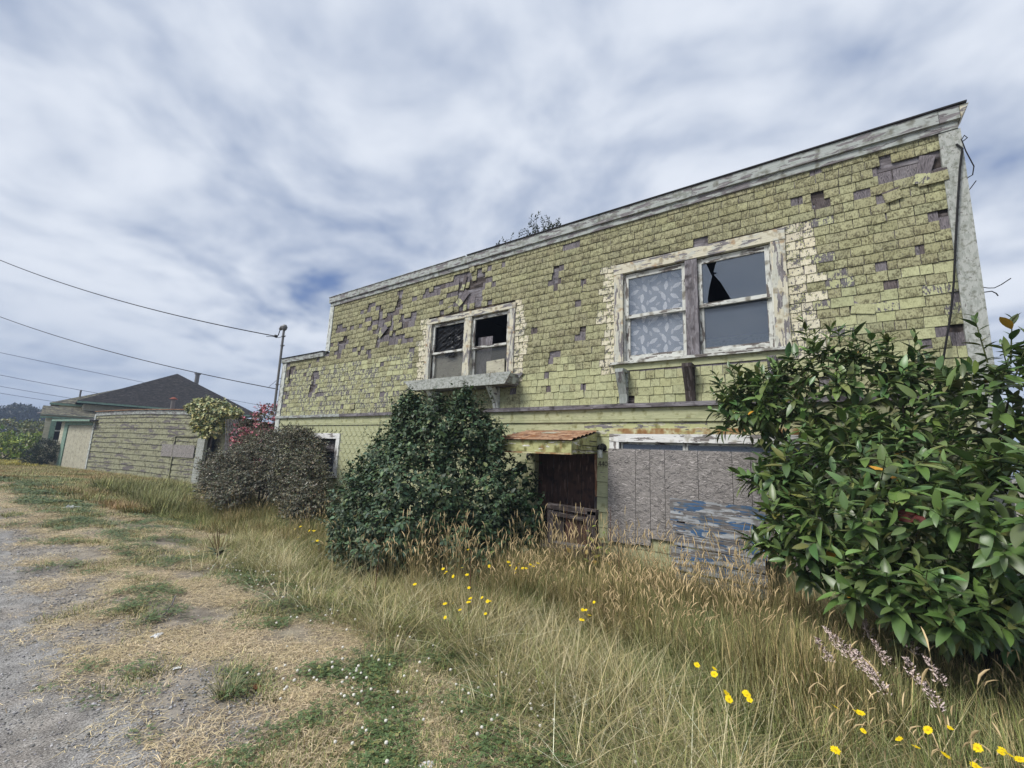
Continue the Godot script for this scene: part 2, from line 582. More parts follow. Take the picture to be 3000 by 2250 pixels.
	mat("cream_siding", Color(1, 1, 1), 0.85, paint_picture(128, 64, 3.0, 1.5, 171.0, Color(0.76, 0.745, 0.665), Color(0.73, 0.715, 0.63), Color(0.55, 0.52, 0.47), 0.6, 0.2, Color(0.55, 0.53, 0.46), 0.25, 1.0), Vector2(0.333, 0.667))
	mat("roof_dark", Color(1, 1, 1), 0.95, paint_picture(384, 384, 5.0, 5.0, 181.0, Color(0.225, 0.215, 0.215), Color(0.185, 0.178, 0.18), Color(0.30, 0.29, 0.285), 0.30, 0.0, Color(0.135, 0.13, 0.13), 0.1, 1.0, 2.0), Vector2(0.2, 0.2))
	mat("roof_moss", Color(1, 1, 1), 0.95, paint_picture(256, 256, 3.0, 3.0, 191.0, Color(0.25, 0.24, 0.235), Color(0.36, 0.355, 0.29), Color(0.62, 0.60, 0.50), 0.24, 0.05, Color(0.17, 0.16, 0.15), 0.1, 1.0), Vector2(0.333, 0.333))
	mat("osb", Color(1, 1, 1), 0.95, osb_picture(), Vector2(0.6, 0.6))
	mat("rust_sheet", Color(1, 1, 1), 0.8, paint_picture(256, 128, 2.0, 1.2, 201.0, Color(0.60, 0.47, 0.37), Color(0.50, 0.36, 0.27), Color(0.68, 0.56, 0.46), 0.24, 0.05, Color(0.27, 0.17, 0.12), 0.12, 0.1), Vector2(0.5, 0.833))
	mat("door_sheet", Color(1, 1, 1), 0.75, paint_picture(256, 256, 2.2, 1.2, 211.0, Color(0.32, 0.235, 0.20), Color(0.27, 0.20, 0.17), Color(0.40, 0.32, 0.28), 0.33, 0.08, Color(0.20, 0.15, 0.13), 0.10, 1.0, 2.0), Vector2(0.4545, 0.8333))
	mat("curtain", Color(1, 1, 1), 0.95, curtain_picture(), Vector2(1.45, 1.45))
	mat("plaster", Color(0.47, 0.445, 0.40), 0.95)
	mat("room_floor", Color(0.36, 0.29, 0.22), 0.9)
	mat("core", Color(0.40, 0.36, 0.32), 0.95)
	mat("roof_felt", Color(0.17, 0.165, 0.17), 0.95)
	mat("black_metal", Color(0.055, 0.055, 0.06), 0.45)
	mat("cable", Color(0.07, 0.07, 0.075), 0.7)
	mat("steel", Color(0.46, 0.455, 0.45), 0.6)
	M.steel.metallic = 0.55
	mat("red_cap", Color(0.50, 0.26, 0.19), 0.7)
	mat("plastic", Color(0.035, 0.035, 0.042), 0.28)
	mat("paper", Color(0.88, 0.88, 0.87), 0.9)
	mat("brown_leaf", Color(0.46, 0.31, 0.20), 0.9)
	mat("clear_lamp", Color(0.85, 0.88, 0.88, 0.35), 0.1)
	M.clear_lamp.transparency = BaseMaterial3D.TRANSPARENCY_ALPHA
	mat("bulb_white", Color(0.85, 0.85, 0.83), 0.4)
	var gl := mat("glass", Color(0.60, 0.66, 0.74, 0.15), 0.03)
	gl.transparency = BaseMaterial3D.TRANSPARENCY_ALPHA
	gl.metallic_specular = 0.75
	var dg := mat("dirty_glass", Color(0.42, 0.42, 0.40, 0.30), 0.2)
	dg.transparency = BaseMaterial3D.TRANSPARENCY_ALPHA
	# ground
	mat("soil", Color(1, 1, 1), 1.0, speckle_picture(512, Color(0.555, 0.53, 0.49), Color(0.385, 0.36, 0.33), Color(0.70, 0.66, 0.59), 0.8, 0.55, 3.0), Vector2(0.42, 0.42))
	M.soil.vertex_color_use_as_albedo = true
	mat("gravel", Color(1, 1, 1), 1.0, speckle_picture(512, Color(0.525, 0.515, 0.50), Color(0.31, 0.30, 0.295), Color(0.76, 0.75, 0.735), 0.5, 1.0, 9.0), Vector2(0.55, 0.55))
	M.gravel.vertex_color_use_as_albedo = true
	# plants: colour comes from the leaves themselves (vertex or instance colour)
	plant("laurel_leaf", 0.36, Color(0.14, 0.20, 0.04), 0.5)
	plant("leaf", 0.5, Color(0.10, 0.15, 0.05), 0.45)
	plant("grass", 0.75, Color(0.16, 0.16, 0.06), 0.35)
	plant("petal", 0.7, Color(0.2, 0.17, 0.02), 0.3)
	plant("twig", 0.9, Color(0, 0, 0), 0.3)
	plant("stone", 0.95, Color(0, 0, 0), 0.3)

func plant(called: String, rough: float, back: Color, spec: float):
	var m := mat(called, Color(1, 1, 1), rough)
	m.vertex_color_use_as_albedo = true
	m.metallic_specular = spec
	m.cull_mode = BaseMaterial3D.CULL_DISABLED
	if back.r > 0.0:
		m.backlight_enabled = true
		m.backlight = back

# ------------------------------------------------------------------ ground
func lane_edge(x: float) -> float:
	# where the gravel lane gives way to the verge
	var z := 5.58 + (0.0 if x > -5.0 else (x + 5.0) * 0.062)
	return maxf(z, 4.4) + n_b.get_noise_2d(x * 0.8, 4.0) * 0.22 + n_c.get_noise_2d(x * 4.1, 9.0) * 0.05

func spread(lo: float, hi: float, step: float, far_lo: float, far_hi: float) -> PackedFloat32Array:
	var a := PackedFloat32Array()
	var x := lo
	var s := step
	while x > far_lo:
		s *= 1.25
		x -= s
		a.append(maxf(x, far_lo))
	a.reverse()
	x = lo
	while x < hi:
		a.append(x)
		x += step
	s = step
	while x < far_hi:
		a.append(x)
		s *= 1.25
		x += s
	a.append(far_hi)
	return a

func sheet(xs: PackedFloat32Array, zs: PackedFloat32Array, height: Callable, tint: Callable) -> ArrayMesh:
	var st := SurfaceTool.new()
	st.begin(Mesh.PRIMITIVE_TRIANGLES)
	for z in zs:
		for x in xs:
			st.set_color(tint.call(x, z))
			st.set_uv(Vector2(x, z))
			st.add_vertex(Vector3(x, height.call(x, z), z))
	var w := xs.size()
	for j in zs.size() - 1:
		for i in w - 1:
			var a := j * w + i
			for k in [a, a + 1, a + w + 1, a, a + w + 1, a + w]:
				st.add_index(k)
	st.generate_normals()
	return st.commit()

func soil_tint(x: float, z: float) -> Color:
	var d := n_a.get_noise_2d(x * 0.45 + 3.0, z * 0.8)
	var e := n_b.get_noise_2d(x * 1.9, z * 2.4 + 8.0)
	var c := Color(0.93, 0.90, 0.87)
	c = c.lerp(Color(1.12, 1.05, 0.90), clampf(d * 1.3 + 0.3, 0.0, 1.0))   # straw dust
	c = c.lerp(Color(0.70, 0.67, 0.65), clampf(e * 1.2 - 0.1, 0.0, 0.8))    # damp bare earth
	var le := lane_edge(x)
	c = c.lerp(Color(0.97, 0.98, 1.02), 0.85 * smoothstep(le - 1.1, le - 0.1, z + 0.5 * d))   # stone dust beside the lane
	var far := smoothstep(9.0, 26.0, absf(x))
	c = c.lerp(Color(0.74, 0.66, 0.40), far * 0.7)
	return c

func build_ground():
	var xs := spread(-16.0, 4.0, 0.16, -380.0, 260.0)
	var zs := spread(-0.6, 6.6, 0.14, -330.0, 260.0)
	var g := mesh_node("ground", sheet(xs, zs, func(x, z): return hill(x, z), soil_tint), M.soil, self)
	tag(g, "dry grey brown earth of the verge between lane and building", "ground", "", "structure")
	# the lane: a sheet laid on the ground with a ragged edge
	var st := SurfaceTool.new()
	st.begin(Mesh.PRIMITIVE_TRIANGLES)
	var rx := spread(-14.0, 4.0, 0.14, -90.0, 60.0)
	var steps := [0.0, 0.05, 0.2, 0.45, 0.8, 1.2, 1.8, 2.6, 3.6]
	for s in steps:
		for x in rx:
			var e: float = lane_edge(x) + s
			var y := hill(x, e) + (0.004 if s == 0.0 else 0.012)
			var t := 1.02 + 0.14 * n_b.get_noise_2d(x * 0.9, e * 1.4)
			var br := clampf(n_a.get_noise_2d(x * 0.7 + 50.0, e) * 1.4 - 0.1, 0.0, 0.5)
			st.set_color(Color(t, t, t).lerp(Color(t * 0.86, t * 0.76, t * 0.66), br))
			st.set_uv(Vector2(x, e))
			st.add_vertex(Vector3(x, y, e))
	var w := rx.size()
	for j in steps.size() - 1:
		for i in w - 1:
			var a := j * w + i
			for k in [a, a + 1, a + w + 1, a, a + w + 1, a + w]:
				st.add_index(k)
	st.generate_normals()
	var lane := mesh_node("gravel_lane", st.commit(), M.gravel, self)
	tag(lane, "grey gravel lane along the left edge", "lane", "", "structure")
	# loose stones on and beside the lane
	var stones := []
	for k in 4:
		stones.append(stone_mesh(k))
	for k in 4:
		var xf := []
		var cols := PackedColorArray()
		for i in 6500:
			var x := -1.2 - pow(rng.randf(), 1.6) * 12.0
			var z := lane_edge(x) + rng.randfn(0.55, 0.6)
			if rng.randf() < 0.35:
				z = lane_edge(x) - absf(rng.randfn(0.0, 0.4))
			if z > 7.6:
				continue
			var s := rnd(0.003, 0.0085) * (1.0 if rng.randf() > 0.03 else 2.0)
			var y := hill(x, z) + (0.012 if z > lane_edge(x) + 0.05 else 0.002)
			xf.append(Transform3D(Basis(Vector3(rng.randf(), 1, rng.randf()).normalized(), rng.randf() * TAU).scaled(Vector3(s, s * 0.7, s)), Vector3(x, y + s * 0.2, z)))
			var t := rnd(0.16, 0.40)
			if rng.randf() < 0.10:
				t = rnd(0.42, 0.62)
			cols.append(Color(t, t * rnd(0.94, 1.0), t * rnd(0.88, 0.99)))
		var o := swarm("loose_stones", stones[k], M.stone, xf, cols, self)
		tag(o, "loose grey stone chips scattered on the gravel lane", "gravel")

func stone_mesh(k: int) -> ArrayMesh:
	var s := Shape.new()
	var pts := []
	var r := RandomNumberGenerator.new()
	r.seed = 900 + k
	for ring in [[-0.6, 0.75], [0.35, 0.9]]:
		for i in 5:
			var a: float = TAU * i / 5.0 + ring[0]
			var q: float = ring[1] * r.randf_range(0.75, 1.15)
			pts.append(Vector3(cos(a) * q, ring[0] * r.randf_range(0.7, 1.1), sin(a) * q))
	var top := Vector3(r.randf_range(-0.2, 0.2), 0.85, r.randf_range(-0.2, 0.2))
	var bot := Vector3(0, -0.9, 0)
	for i in 5:
		var j := (i + 1) % 5
		s.tri(pts[i], pts[i + 5], pts[j + 5])
		s.tri(pts[i], pts[j + 5], pts[j])
		s.tri(pts[i + 5], top, pts[j + 5])
		s.tri(pts[j], bot, pts[i])
	return s.mesh()

# ------------------------------------------------------------------ the derelict house
const EXPO := 0.124
# places where a shingle is gone: x, y on the wall
const GONE := [-8.04, 5.41, -8.06, 5.29, -8.09, 5.17, -8.14, 5.05, -9.07, 5.19, -9.54, 5.18, -9.21, 5.19, -9.33, 4.91, -8.76, 5.01, -8.75, 4.90, -8.80, 4.80, -8.49, 4.80, -8.35, 4.89, -8.34, 4.79, -8.14, 4.89, -7.92, 4.78, -7.54, 5.17, -7.49, 4.76, -7.52, 4.61, -7.55, 4.51, -7.11, 5.14, -6.98, 5.08, -6.85, 5.11, -6.65, 4.89, -6.61, 4.64, -10.43, 4.90, -10.40, 4.77, -10.58, 4.78, -10.24, 4.81, -9.92, 4.81, -9.55, 4.79, -9.15, 4.66, -8.81, 4.50, -8.78, 4.62, -8.26, 4.52, -8.18, 4.40, -8.44, 4.38, -8.12, 4.27, -7.85, 4.26, -8.27, 4.11, -8.76, 4.16, -8.73, 4.27, -10.30, 4.42, -10.30, 4.27, -10.36, 4.15, -10.09, 4.42, -9.70, 4.16, -9.37, 4.17, -9.48, 4.01, -9.10, 4.03, -9.04, 3.89, -7.53, 3.86, -10.53, 4.07, -10.80, 4.33, -12.96, 3.99, -12.85, 3.80, -12.87, 3.63, -11.38, 3.95, -11.78, 3.89, -11.98, 3.66, -11.45, 3.42, -11.35, 3.22, -11.20, 3.05, -11.01, 2.98, -12.85, 2.96, -12.90, 2.75, -12.96, 3.14, -9.99, 2.66, -9.53, 2.59, -8.52, 3.60, -8.43, 2.94, -4.96, 5.35, -3.54, 5.36, -3.42, 5.31, -3.33, 5.35, -3.75, 4.84, -3.74, 4.73, -3.74, 4.62, -3.67, 4.80, -3.86, 4.77, -3.18, 4.63, -5.27, 4.61, -5.19, 5.00, -5.29, 5.10, -3.28, 4.23, -4.18, 3.82, -3.19, 3.69, -3.27, 3.60, -6.26, 5.35, -6.15, 5.21, -6.01, 5.18, -5.83, 5.26, -5.58, 5.33, -5.66, 5.11, -5.69, 4.93, -5.82, 4.79, -5.54, 4.65, -5.53, 4.83, -5.85, 4.64, -6.33, 5.02, -6.45, 4.97, -6.22, 4.81, -6.07, 5.40, -5.49, 5.18, -5.47, 5.00, -5.81, 5.03, -7.47, 3.83, -4.17, 3.82, -3.88, 3.03, -3.83, 2.76, -3.77, 3.33, -3.80, 3.26, -3.66, 3.43, -1.32, 4.91, -1.22, 4.92, -3.18, 4.61, -3.17, 3.63, -3.18, 3.77, -3.16, 2.76, 0.89, 5.36, 0.88, 5.20, 0.87, 5.08, 0.80, 5.20, 0.99, 5.16, 1.07, 5.10, 1.01, 5.25, 1.18, 5.18, 1.31, 5.07, 1.33, 5.21, 1.30, 4.97, 1.19, 5.27, 0.19, 5.08, 0.19, 4.94, 0.27, 4.94, 0.61, 4.94, 0.67, 4.95, 0.83, 4.82, 1.25, 4.53, 1.34, 4.53, 1.34, 4.42, 1.10, 4.13, 0.75, 4.00, 0.82, 3.74, 1.35, 3.47, 1.36, 3.19, 1.35, 3.09, 1.32, 3.04, 1.06, 3.06]
# larger places stripped down to the under courses: x0, y0, x1, y1, how much is gone
const STRIPPED := [[-6.36, 4.95, -5.46, 5.44, 0.85], [-6.2, 4.58, -5.5, 4.98, 0.75], [-8.22, 4.95, -7.96, 5.48, 0.85], [-8.95, 4.15, -8.15, 4.98, 0.5], [-8.1, 4.0, -7.5, 4.85, 0.4], [-7.3, 4.9, -6.45, 5.25, 0.4], [-9.3, 4.55, -8.6, 5.2, 0.35], [0.85, 4.98, 1.37, 5.33, 0.85], [-12.95, 3.35, -12.5, 4.0, 0.5], [-11.6, 3.0, -11.1, 3.65, 0.6], [-10.5, 3.95, -10.1, 4.5, 0.45], [-10.6, 4.65, -10.2, 4.95, 0.4], [1.2, 4.35, 1.37, 4.6, 0.9], [1.22, 3.0, 1.37, 3.25, 0.9]]
# openings in the shingled storey: x0, y0, x1, y1 (outside of the casings)
const OPENINGS := [[-2.61, 2.99, -0.20, 4.78], [-7.02, 3.02, -4.61, 4.51]]

func shingle_row(x: float, y: float) -> int:
	var near := 9.0
	for o in OPENINGS:
		if y > o[1] - 0.1 and y < o[3] + 0.02:
			near = minf(near, minf(absf(x - o[0]), absf(x - o[2])))
	var p := rng.randf()
	if near < (0.24 if x < -2.0 else 0.34) + rnd(-0.08, 0.06):
		return 12 + (1 if p < 0.5 else 0)
	if near < 0.62 and x > -0.3 and p < 0.4:
		return 13 if p < 0.12 else 10 + rng.randi() % 2
	if x < -7.4 and y < 3.75 and y > 2.4:
		return (10 + rng.randi() % 2) if p < 0.66 else 5 + rng.randi() % 5
	if y < 3.0 and x > -4.4 and x < 0.3:
		return 8 + rng.randi() % 2 if p < 0.85 else 5
	if y < 3.25:
		return 5 + rng.randi() % 5
	if x > 0.3 and y < 3.9:
		return 5 + rng.randi() % 5 if p < 0.8 else 10
	if y < 4.1 and x > -4.0:
		return rng.randi() % 8
	if x > -0.2 and y < 5.1:
		return 3 + rng.randi() % 5
	return rng.randi() % 5 if p < 0.9 else 6

func shingle_shape(s: Shape, w: float, length: float, row: int, thick: float):
	# local: butt's middle at the origin, the shingle rises along +y against the wall, front is +z
	var hw := w * 0.5
	var vis := minf(EXPO * 1.04, length)
	var u0 := rng.randf()
	var u1 := u0 + w
	var rr := 1.0 / 16.0
	var v_top := (row + 0.03) * rr
	var v_bot := (row + 0.97) * rr
	var bare := 14 if rng.randf() < 0.8 else 15
	var zb := thick + 0.010
	var zf := func(y: float): return lerpf(zb, 0.003, y / 0.30)
	var a := Vector3(-hw, 0, zb)
	var b := Vector3(hw, 0, zb)
	var cc := Vector3(hw, vis, zf.call(vis))
	var d := Vector3(-hw, vis, zf.call(vis))
	s.quad(a, d, cc, b, Vector2(u0, v_bot), Vector2(u0, v_top), Vector2(u1, v_top), Vector2(u1, v_bot))
	# edges
	var bk := zb - thick
	var vb0 := (row + 0.80) * rr
	s.quad(Vector3(-hw, 0, bk), a, b, Vector3(hw, 0, bk), Vector2(u0, v_bot), Vector2(u0, vb0), Vector2(u1, vb0), Vector2(u1, v_bot))
	s.quad(Vector3(hw, 0, bk), b, cc, Vector3(hw, vis, 0), Vector2(u1, v_bot), Vector2(u1 + 0.01, v_bot), Vector2(u1 + 0.01, v_top), Vector2(u1, v_top))
	s.quad(Vector3(-hw, vis, 0), d, a, Vector3(-hw, 0, bk), Vector2(u0, v_top), Vector2(u0 - 0.01, v_top), Vector2(u0 - 0.01, v_bot), Vector2(u0, v_bot))
	if length > vis + 0.005:
		var c0 := s.col
		var e := Vector3(hw, length, zf.call(length))
		var f := Vector3(-hw, length, zf.call(length))
		var vt := (bare + 0.05) * rr
		var vb := (bare + 0.95) * rr
		var tn := rnd(0.72, 1.1)
		s.col = Color(tn, tn * 0.985, tn * 1.0)
		s.quad(d, f, e, cc, Vector2(u0, vb), Vector2(u0, vt), Vector2(u1, vt), Vector2(u1, vb))
		s.quad(Vector3(hw, vis, 0), cc, e, Vector3(hw, length, 0), Vector2(u1, vb), Vector2(u1 + 0.01, vb), Vector2(u1 + 0.01, vt), Vector2(u1, vt))
		s.quad(Vector3(-hw, length, 0), f, d, Vector3(-hw, vis, 0), Vector2(u0, vt), Vector2(u0 - 0.01, vt), Vector2(u0 - 0.01, vb), Vector2(u0, vb))
		s.col = c0

func append_at(into: Shape, from: Shape, t: Transform3D):
	for k in from.v.size():
		into.v.append(t * from.v[k])
		into.n.append((t.basis * from.n[k]).normalized())
		into.uv.append(from.uv[k])
		into.c.append(from.c[k])

func build_shingles(house: Node3D):
	var all := []
	var courses := 26
	for i in courses:
		var y0 := 2.455 + i * EXPO
		var left := -13.06 if y0 < 4.0 else -10.84
		var spans := [[left, 1.375]]
		for o in OPENINGS:
			if y0 + EXPO * 0.9 > o[1] and y0 + 0.02 < o[3]:
				var cut := []
				for sp in spans:
					if o[0] > sp[0] and o[2] < sp[1]:
						cut.append([sp[0], o[0] + 0.02])
						cut.append([o[2] - 0.02, sp[1]])
					else:
						cut.append(sp)
				spans = cut
		# gaps of this course, from the list of lost shingles
		var gaps := []
		for k in range(0, GONE.size(), 2):
			if GONE[k + 1] > y0 and GONE[k + 1] <= y0 + EXPO:
				var half := rnd(0.038, 0.068) if GONE[k] > -7.3 else rnd(0.055, 0.10)
				gaps.append([GONE[k] - half, GONE[k] + half])
		gaps.sort_custom(func(p, q): return p[0] < q[0])
		for sp in spans:
			var runs := []
			var from: float = sp[0]
			for g in gaps:
				if g[1] < sp[0] or g[0] > sp[1]:
					continue
				if g[0] > from + 0.085:
					runs.append([from, g[0]])
				from = maxf(from, g[1])
			if sp[1] > from + 0.045:
				runs.append([from, sp[1]])
			for run in runs:
				var x: float = run[0]
				while x < run[1] - 0.02:
					var w := rnd(0.09, 0.25)
					if run[1] - x - w < 0.06:
						w = run[1] - x
					all.append([x, y0 + rng.randfn(0.0, 0.0035), w])
					x += w
	var standing := []
	for a in all:
		var lost := 0.004
		for q in STRIPPED:
			if a[0] + a[2] * 0.5 > q[0] and a[0] + a[2] * 0.5 < q[2] and a[1] + 0.06 > q[1] and a[1] + 0.06 < q[3]:
				lost = q[4]
		if rng.randf() > lost:
			standing.append(a)
	standing.sort_custom(func(p, q): return Vector3(p[0] + p[2] * 0.5, p[1], 0).distance_to(EYE) / (0.6 + p[2]) < Vector3(q[0] + q[2] * 0.5, q[1], 0).distance_to(EYE) / (0.6 + q[2]))
	var rest := Shape.new()
	for k in standing.size():
		var a = standing[k]
		var top: float = minf(a[1] + 0.285, 5.60 if a[0] > -10.9 else 4.12)
		for o in OPENINGS:
			if a[0] + a[2] > o[0] + 0.03 and a[0] < o[2] - 0.03 and a[1] < o[1]:
				top = minf(top, o[1] + 0.03)
		var s := Shape.new()
		var tone := rnd(0.84, 1.10)
		s.col = Color(tone * rnd(0.98, 1.02), tone, tone * rnd(0.95, 1.04))
		shingle_shape(s, a[2] - rnd(0.004, 0.010), top - a[1], shingle_row(a[0] + a[2] * 0.5, a[1]), rnd(0.013, 0.020))
		var turn := rng.randfn(0.0, 0.006)
		var lift := 0.0
		if rng.randf() < 0.03:
			turn = rng.randfn(0.0, 0.09)
			lift = 0.005
		var t := Transform3D(Basis(Vector3.FORWARD, turn), Vector3(a[0] + a[2] * 0.5, a[1], lift))
		if k < 300:
			var o := put("shingle", s, M.shingle, house)
			o.transform = t
		else:
			append_at(rest, s, t)
	var m := put("shingles", rest, M.shingle, house)
	m.set_meta("kind", "stuff")
	# shingles that have slipped and hang askew
	for q in [[-8.72, 4.36, 0.16, 0.34, -0.85], [-6.12, 4.72, 0.17, 0.36, -0.75], [-6.02, 5.02, 0.09, 0.34, -0.22], [1.17, 4.93, 0.14, 0.36, -0.26], [-7.95, 4.46, 0.14, 0.15, 0.15], [-5.75, 5.38, 0.13, 0.14, 0.35], [0.93, 4.80, 0.16, 0.15, 0.20], [1.28, 4.90, 0.26, 0.16, 0.03], [-6.3, 4.58, 0.13, 0.16, 0.32], [-9.52, 2.56, 0.18, 0.15, 0.06], [-12.9, 3.5, 0.14, 0.36, 0.10]]:
		var s := Shape.new()
		shingle_shape(s, q[2], q[3], 10 if q[3] > 0.3 else 4, 0.012)
		var o := put("loose_shingle", s, M.shingle, house)
		o.transform = Transform3D(Basis(Vector3.FORWARD, -q[4]), Vector3(q[0], q[1], 0.030))

func pane_poly(called: String, poly: PackedVector2Array, z: float, mat_: Material, parent: Node):
	var s := Shape.new()
	s.prism(poly, z - 0.003, z, Transform3D.IDENTITY)
	put(called, s, mat_, parent)

func rect(x0: float, y0: float, x1: float, y1: float) -> PackedVector2Array:
	return PackedVector2Array([Vector2(x0, y0), Vector2(x1, y0), Vector2(x1, y1), Vector2(x0, y1)])

func bar(called: String, x0: float, y0: float, x1: float, y1: float, z0: float, z1: float, m: Material, parent: Node, turn := 0.0, label := "") -> MeshInstance3D:
	return board(called, Vector3((x0 + x1) * 0.5, (y0 + y1) * 0.5, (z0 + z1) * 0.5), Vector3(x1 - x0, y1 - y0, z1 - z0), m, parent, Basis(Vector3.BACK, turn), label)

func sash(w: Node3D, x0: float, y0: float, x1: float, y1: float, z: float, st := 0.055, top := 0.05, bottom := 0.06, called := "sash"):
	var s := Shape.new()
	var sh := Vector2(rng.randf() * 5, rng.randf() * 5)
	s.box(Vector3(x0 + st * 0.5, (y0 + y1) * 0.5, z), Vector3(st, y1 - y0, 0.035), Basis.IDENTITY, sh)
	s.box(Vector3(x1 - st * 0.5, (y0 + y1) * 0.5, z), Vector3(st, y1 - y0, 0.035), Basis.IDENTITY, sh * 1.7)
	s.box(Vector3((x0 + x1) * 0.5, y1 - top * 0.5, z), Vector3(x1 - x0 - 2 * st, top, 0.033), Basis.IDENTITY, sh * 2.1)
	s.box(Vector3((x0 + x1) * 0.5, y0 + bottom * 0.5, z + 0.004), Vector3(x1 - x0 - 2 * st + 0.004, bottom, 0.040), Basis.IDENTITY, sh * 2.9)
	put(called, s, M.sash, w)

func build_house():
	var h := thing("derelict_house", "derelict two storey building with peeling yellow green shingles and flat parapet", "building")
	# ---- wall core, floors, rooms: closed so that light comes in only through the windows
	var zc0 := -0.16
	var zc1 := -0.022
	for c in [[-13.2, -0.6, -13.05, 4.1], [-13.05, 2.34, -7.02, 3.06], [-13.05, 3.06, -6.90, 4.10], [-10.86, 4.10, -6.90, 5.6], [-6.90, 4.42, -4.73, 5.6], [-7.02, 2.34, -4.6, 3.06], [-4.73, 3.06, -2.50, 5.6], [-4.6, 2.34, -2.6, 3.06], [-2.50, 4.66, -0.32, 5.6], [-2.6, 2.34, 1.50, 3.12], [-0.32, 3.12, 1.50, 5.6], [-13.05, -0.6, -11.06, 2.34], [-11.06, 1.86, -10.08, 2.34], [-11.06, -0.6, -10.08, 0.95], [-10.08, -0.6, -4.07, 2.34], [-4.07, 1.72, -2.92, 2.34], [-2.92, -0.6, -2.52, 2.34], [-2.52, 1.90, -0.12, 2.34], [-2.52, -0.6, -0.12, 0.62], [-0.12, -0.6, 1.50, 2.34]]:
		bar("wall", c[0], c[1], c[2], c[3], zc0, zc1, M.core, h)
	board("side_wall", Vector3(1.43, 2.5, -4.1), Vector3(0.14, 6.2, 7.85), M.siding, h)
	board("side_wall", Vector3(-13.13, 1.75, -4.1), Vector3(0.14, 4.7, 7.85), M.siding, h)
	board("side_wall", Vector3(-10.93, 4.83, -4.1), Vector3(0.12, 1.45, 7.85), M.siding, h)
	board("back_wall", Vector3(-5.85, 2.5, -8.1), Vector3(14.8, 6.2, 0.14), M.siding, h)
	board("roof", Vector3(-4.75, 5.55, -4.1), Vector3(12.2, 0.10, 7.8), M.roof_felt, h)
	board("roof", Vector3(-12.0, 4.06, -4.1), Vector3(2.0, 0.08, 7.8), M.roof_felt, h)
	board("floor", Vector3(-5.85, 2.36, -4.1), Vector3(14.3, 0.12, 7.8), M.room_floor, h)
	board("floor", Vector3(-5.85, -0.42, -4.1), Vector3(14.3, 0.10, 7.8), M.room_floor, h)
	board("partition", Vector3(-3.6, 3.95, -4.1), Vector3(0.1, 3.05, 7.8), M.plaster, h)
	board("partition", Vector3(-7.8, 3.95, -4.1), Vector3(0.1, 3.05, 7.8), M.plaster, h)
	board("partition", Vector3(-4.3, 0.95, -4.1), Vector3(0.1, 2.6, 7.8), M.plaster, h)
	# ---- sheathing boards under the shingles
	for i in 15:
		var y := 2.44 + i * 0.215
		var x0 := -13.05 if y < 3.95 else -10.84
		var spans := [[x0, 1.37]]
		for o in [[-2.5, 3.12, -0.32, 4.66], [-6.9, 3.06, -4.73, 4.42]]:
			if y + 0.2 > o[1] and y < o[3]:
				var cut := []
				for sp in spans:
					if o[0] > sp[0] and o[2] < sp[1]:
						cut.append([sp[0], o[0]])
						cut.append([o[2], sp[1]])
					else:
						cut.append(sp)
				spans = cut
		for sp in spans:
			bar("sheathing_board", sp[0], y, sp[1], minf(y + 0.208, 5.6), -0.021, -0.002, M.dark_wood if i % 3 == 0 else M.bare_wood, h)
	build_shingles(h)
	# ---- parapet trim
	var x := -11.04
	while x < 1.5:
		var e := minf(x + rnd(2.6, 3.6), 1.56)
		bar("fascia_board", x, 5.605 + rnd(-0.006, 0.006), e - 0.004, 5.765, -0.02, 0.085, M.trim, h)
		x = e
	x = -11.0
	while x < 1.4:
		var e := minf(x + rnd(2.4, 3.8), 1.54)
		bar("frieze_board", x, 5.505, e - 0.004, 5.603, -0.02, 0.050, M.trim, h)
		x = e
	bar("roof_edge", -5.9, 5.767, 1.62, 5.785, -0.30, 0.105, M.roof_felt, h, 0.0008)
	bar("roof_edge", -11.06, 5.767, -5.95, 5.777, -0.30, 0.10, M.trim, h)
	var sf := Shape.new()
	sf.prism(PackedVector2Array([Vector2(1.562, 5.60), Vector2(1.64, 5.762), Vector2(1.562, 5.762)]), -0.28, 0.08)
	put("cornice_return", sf, M.casing, h)
	# ---- lower roof at the left
	bar("fascia_board", -13.32, 4.08, -11.06, 4.215, -0.02, 0.075, M.trim, h)
	bar("roof_edge", -13.35, 4.217, -11.05, 4.232, -0.30, 0.10, M.roof_felt, h)
	# ---- corners
	bar("corner_board", 1.372, -0.40, 1.555, 5.50, -0.10, 0.040, M.corner, h, 0.0, "stained pale corner board at the right end")
	bar("corner_board", -11.02, 4.22, -10.85, 5.50, -0.02, 0.042, M.pale_trim, h)
	bar("corner_board", -13.30, -0.4, -13.08, 4.075, -0.10, 0.042, M.pale_trim, h)
	# ---- belt course between the storeys
	x = -13.3
	while x < 1.3:
		var e := minf(x + rnd(3.0, 4.4), 1.37)
		bar("belt_board", x, 2.385 + rnd(-0.004, 0.004), e - 0.003, 2.452, -0.02, 0.075, M.bare_wood if rng.randf() < 0.6 else M.trim, h)
		x = e
	build_lower_wall(h)
	build_big_window(h)
	build_small_window(h)
	build_lower_windows(h)
	build_door(h)

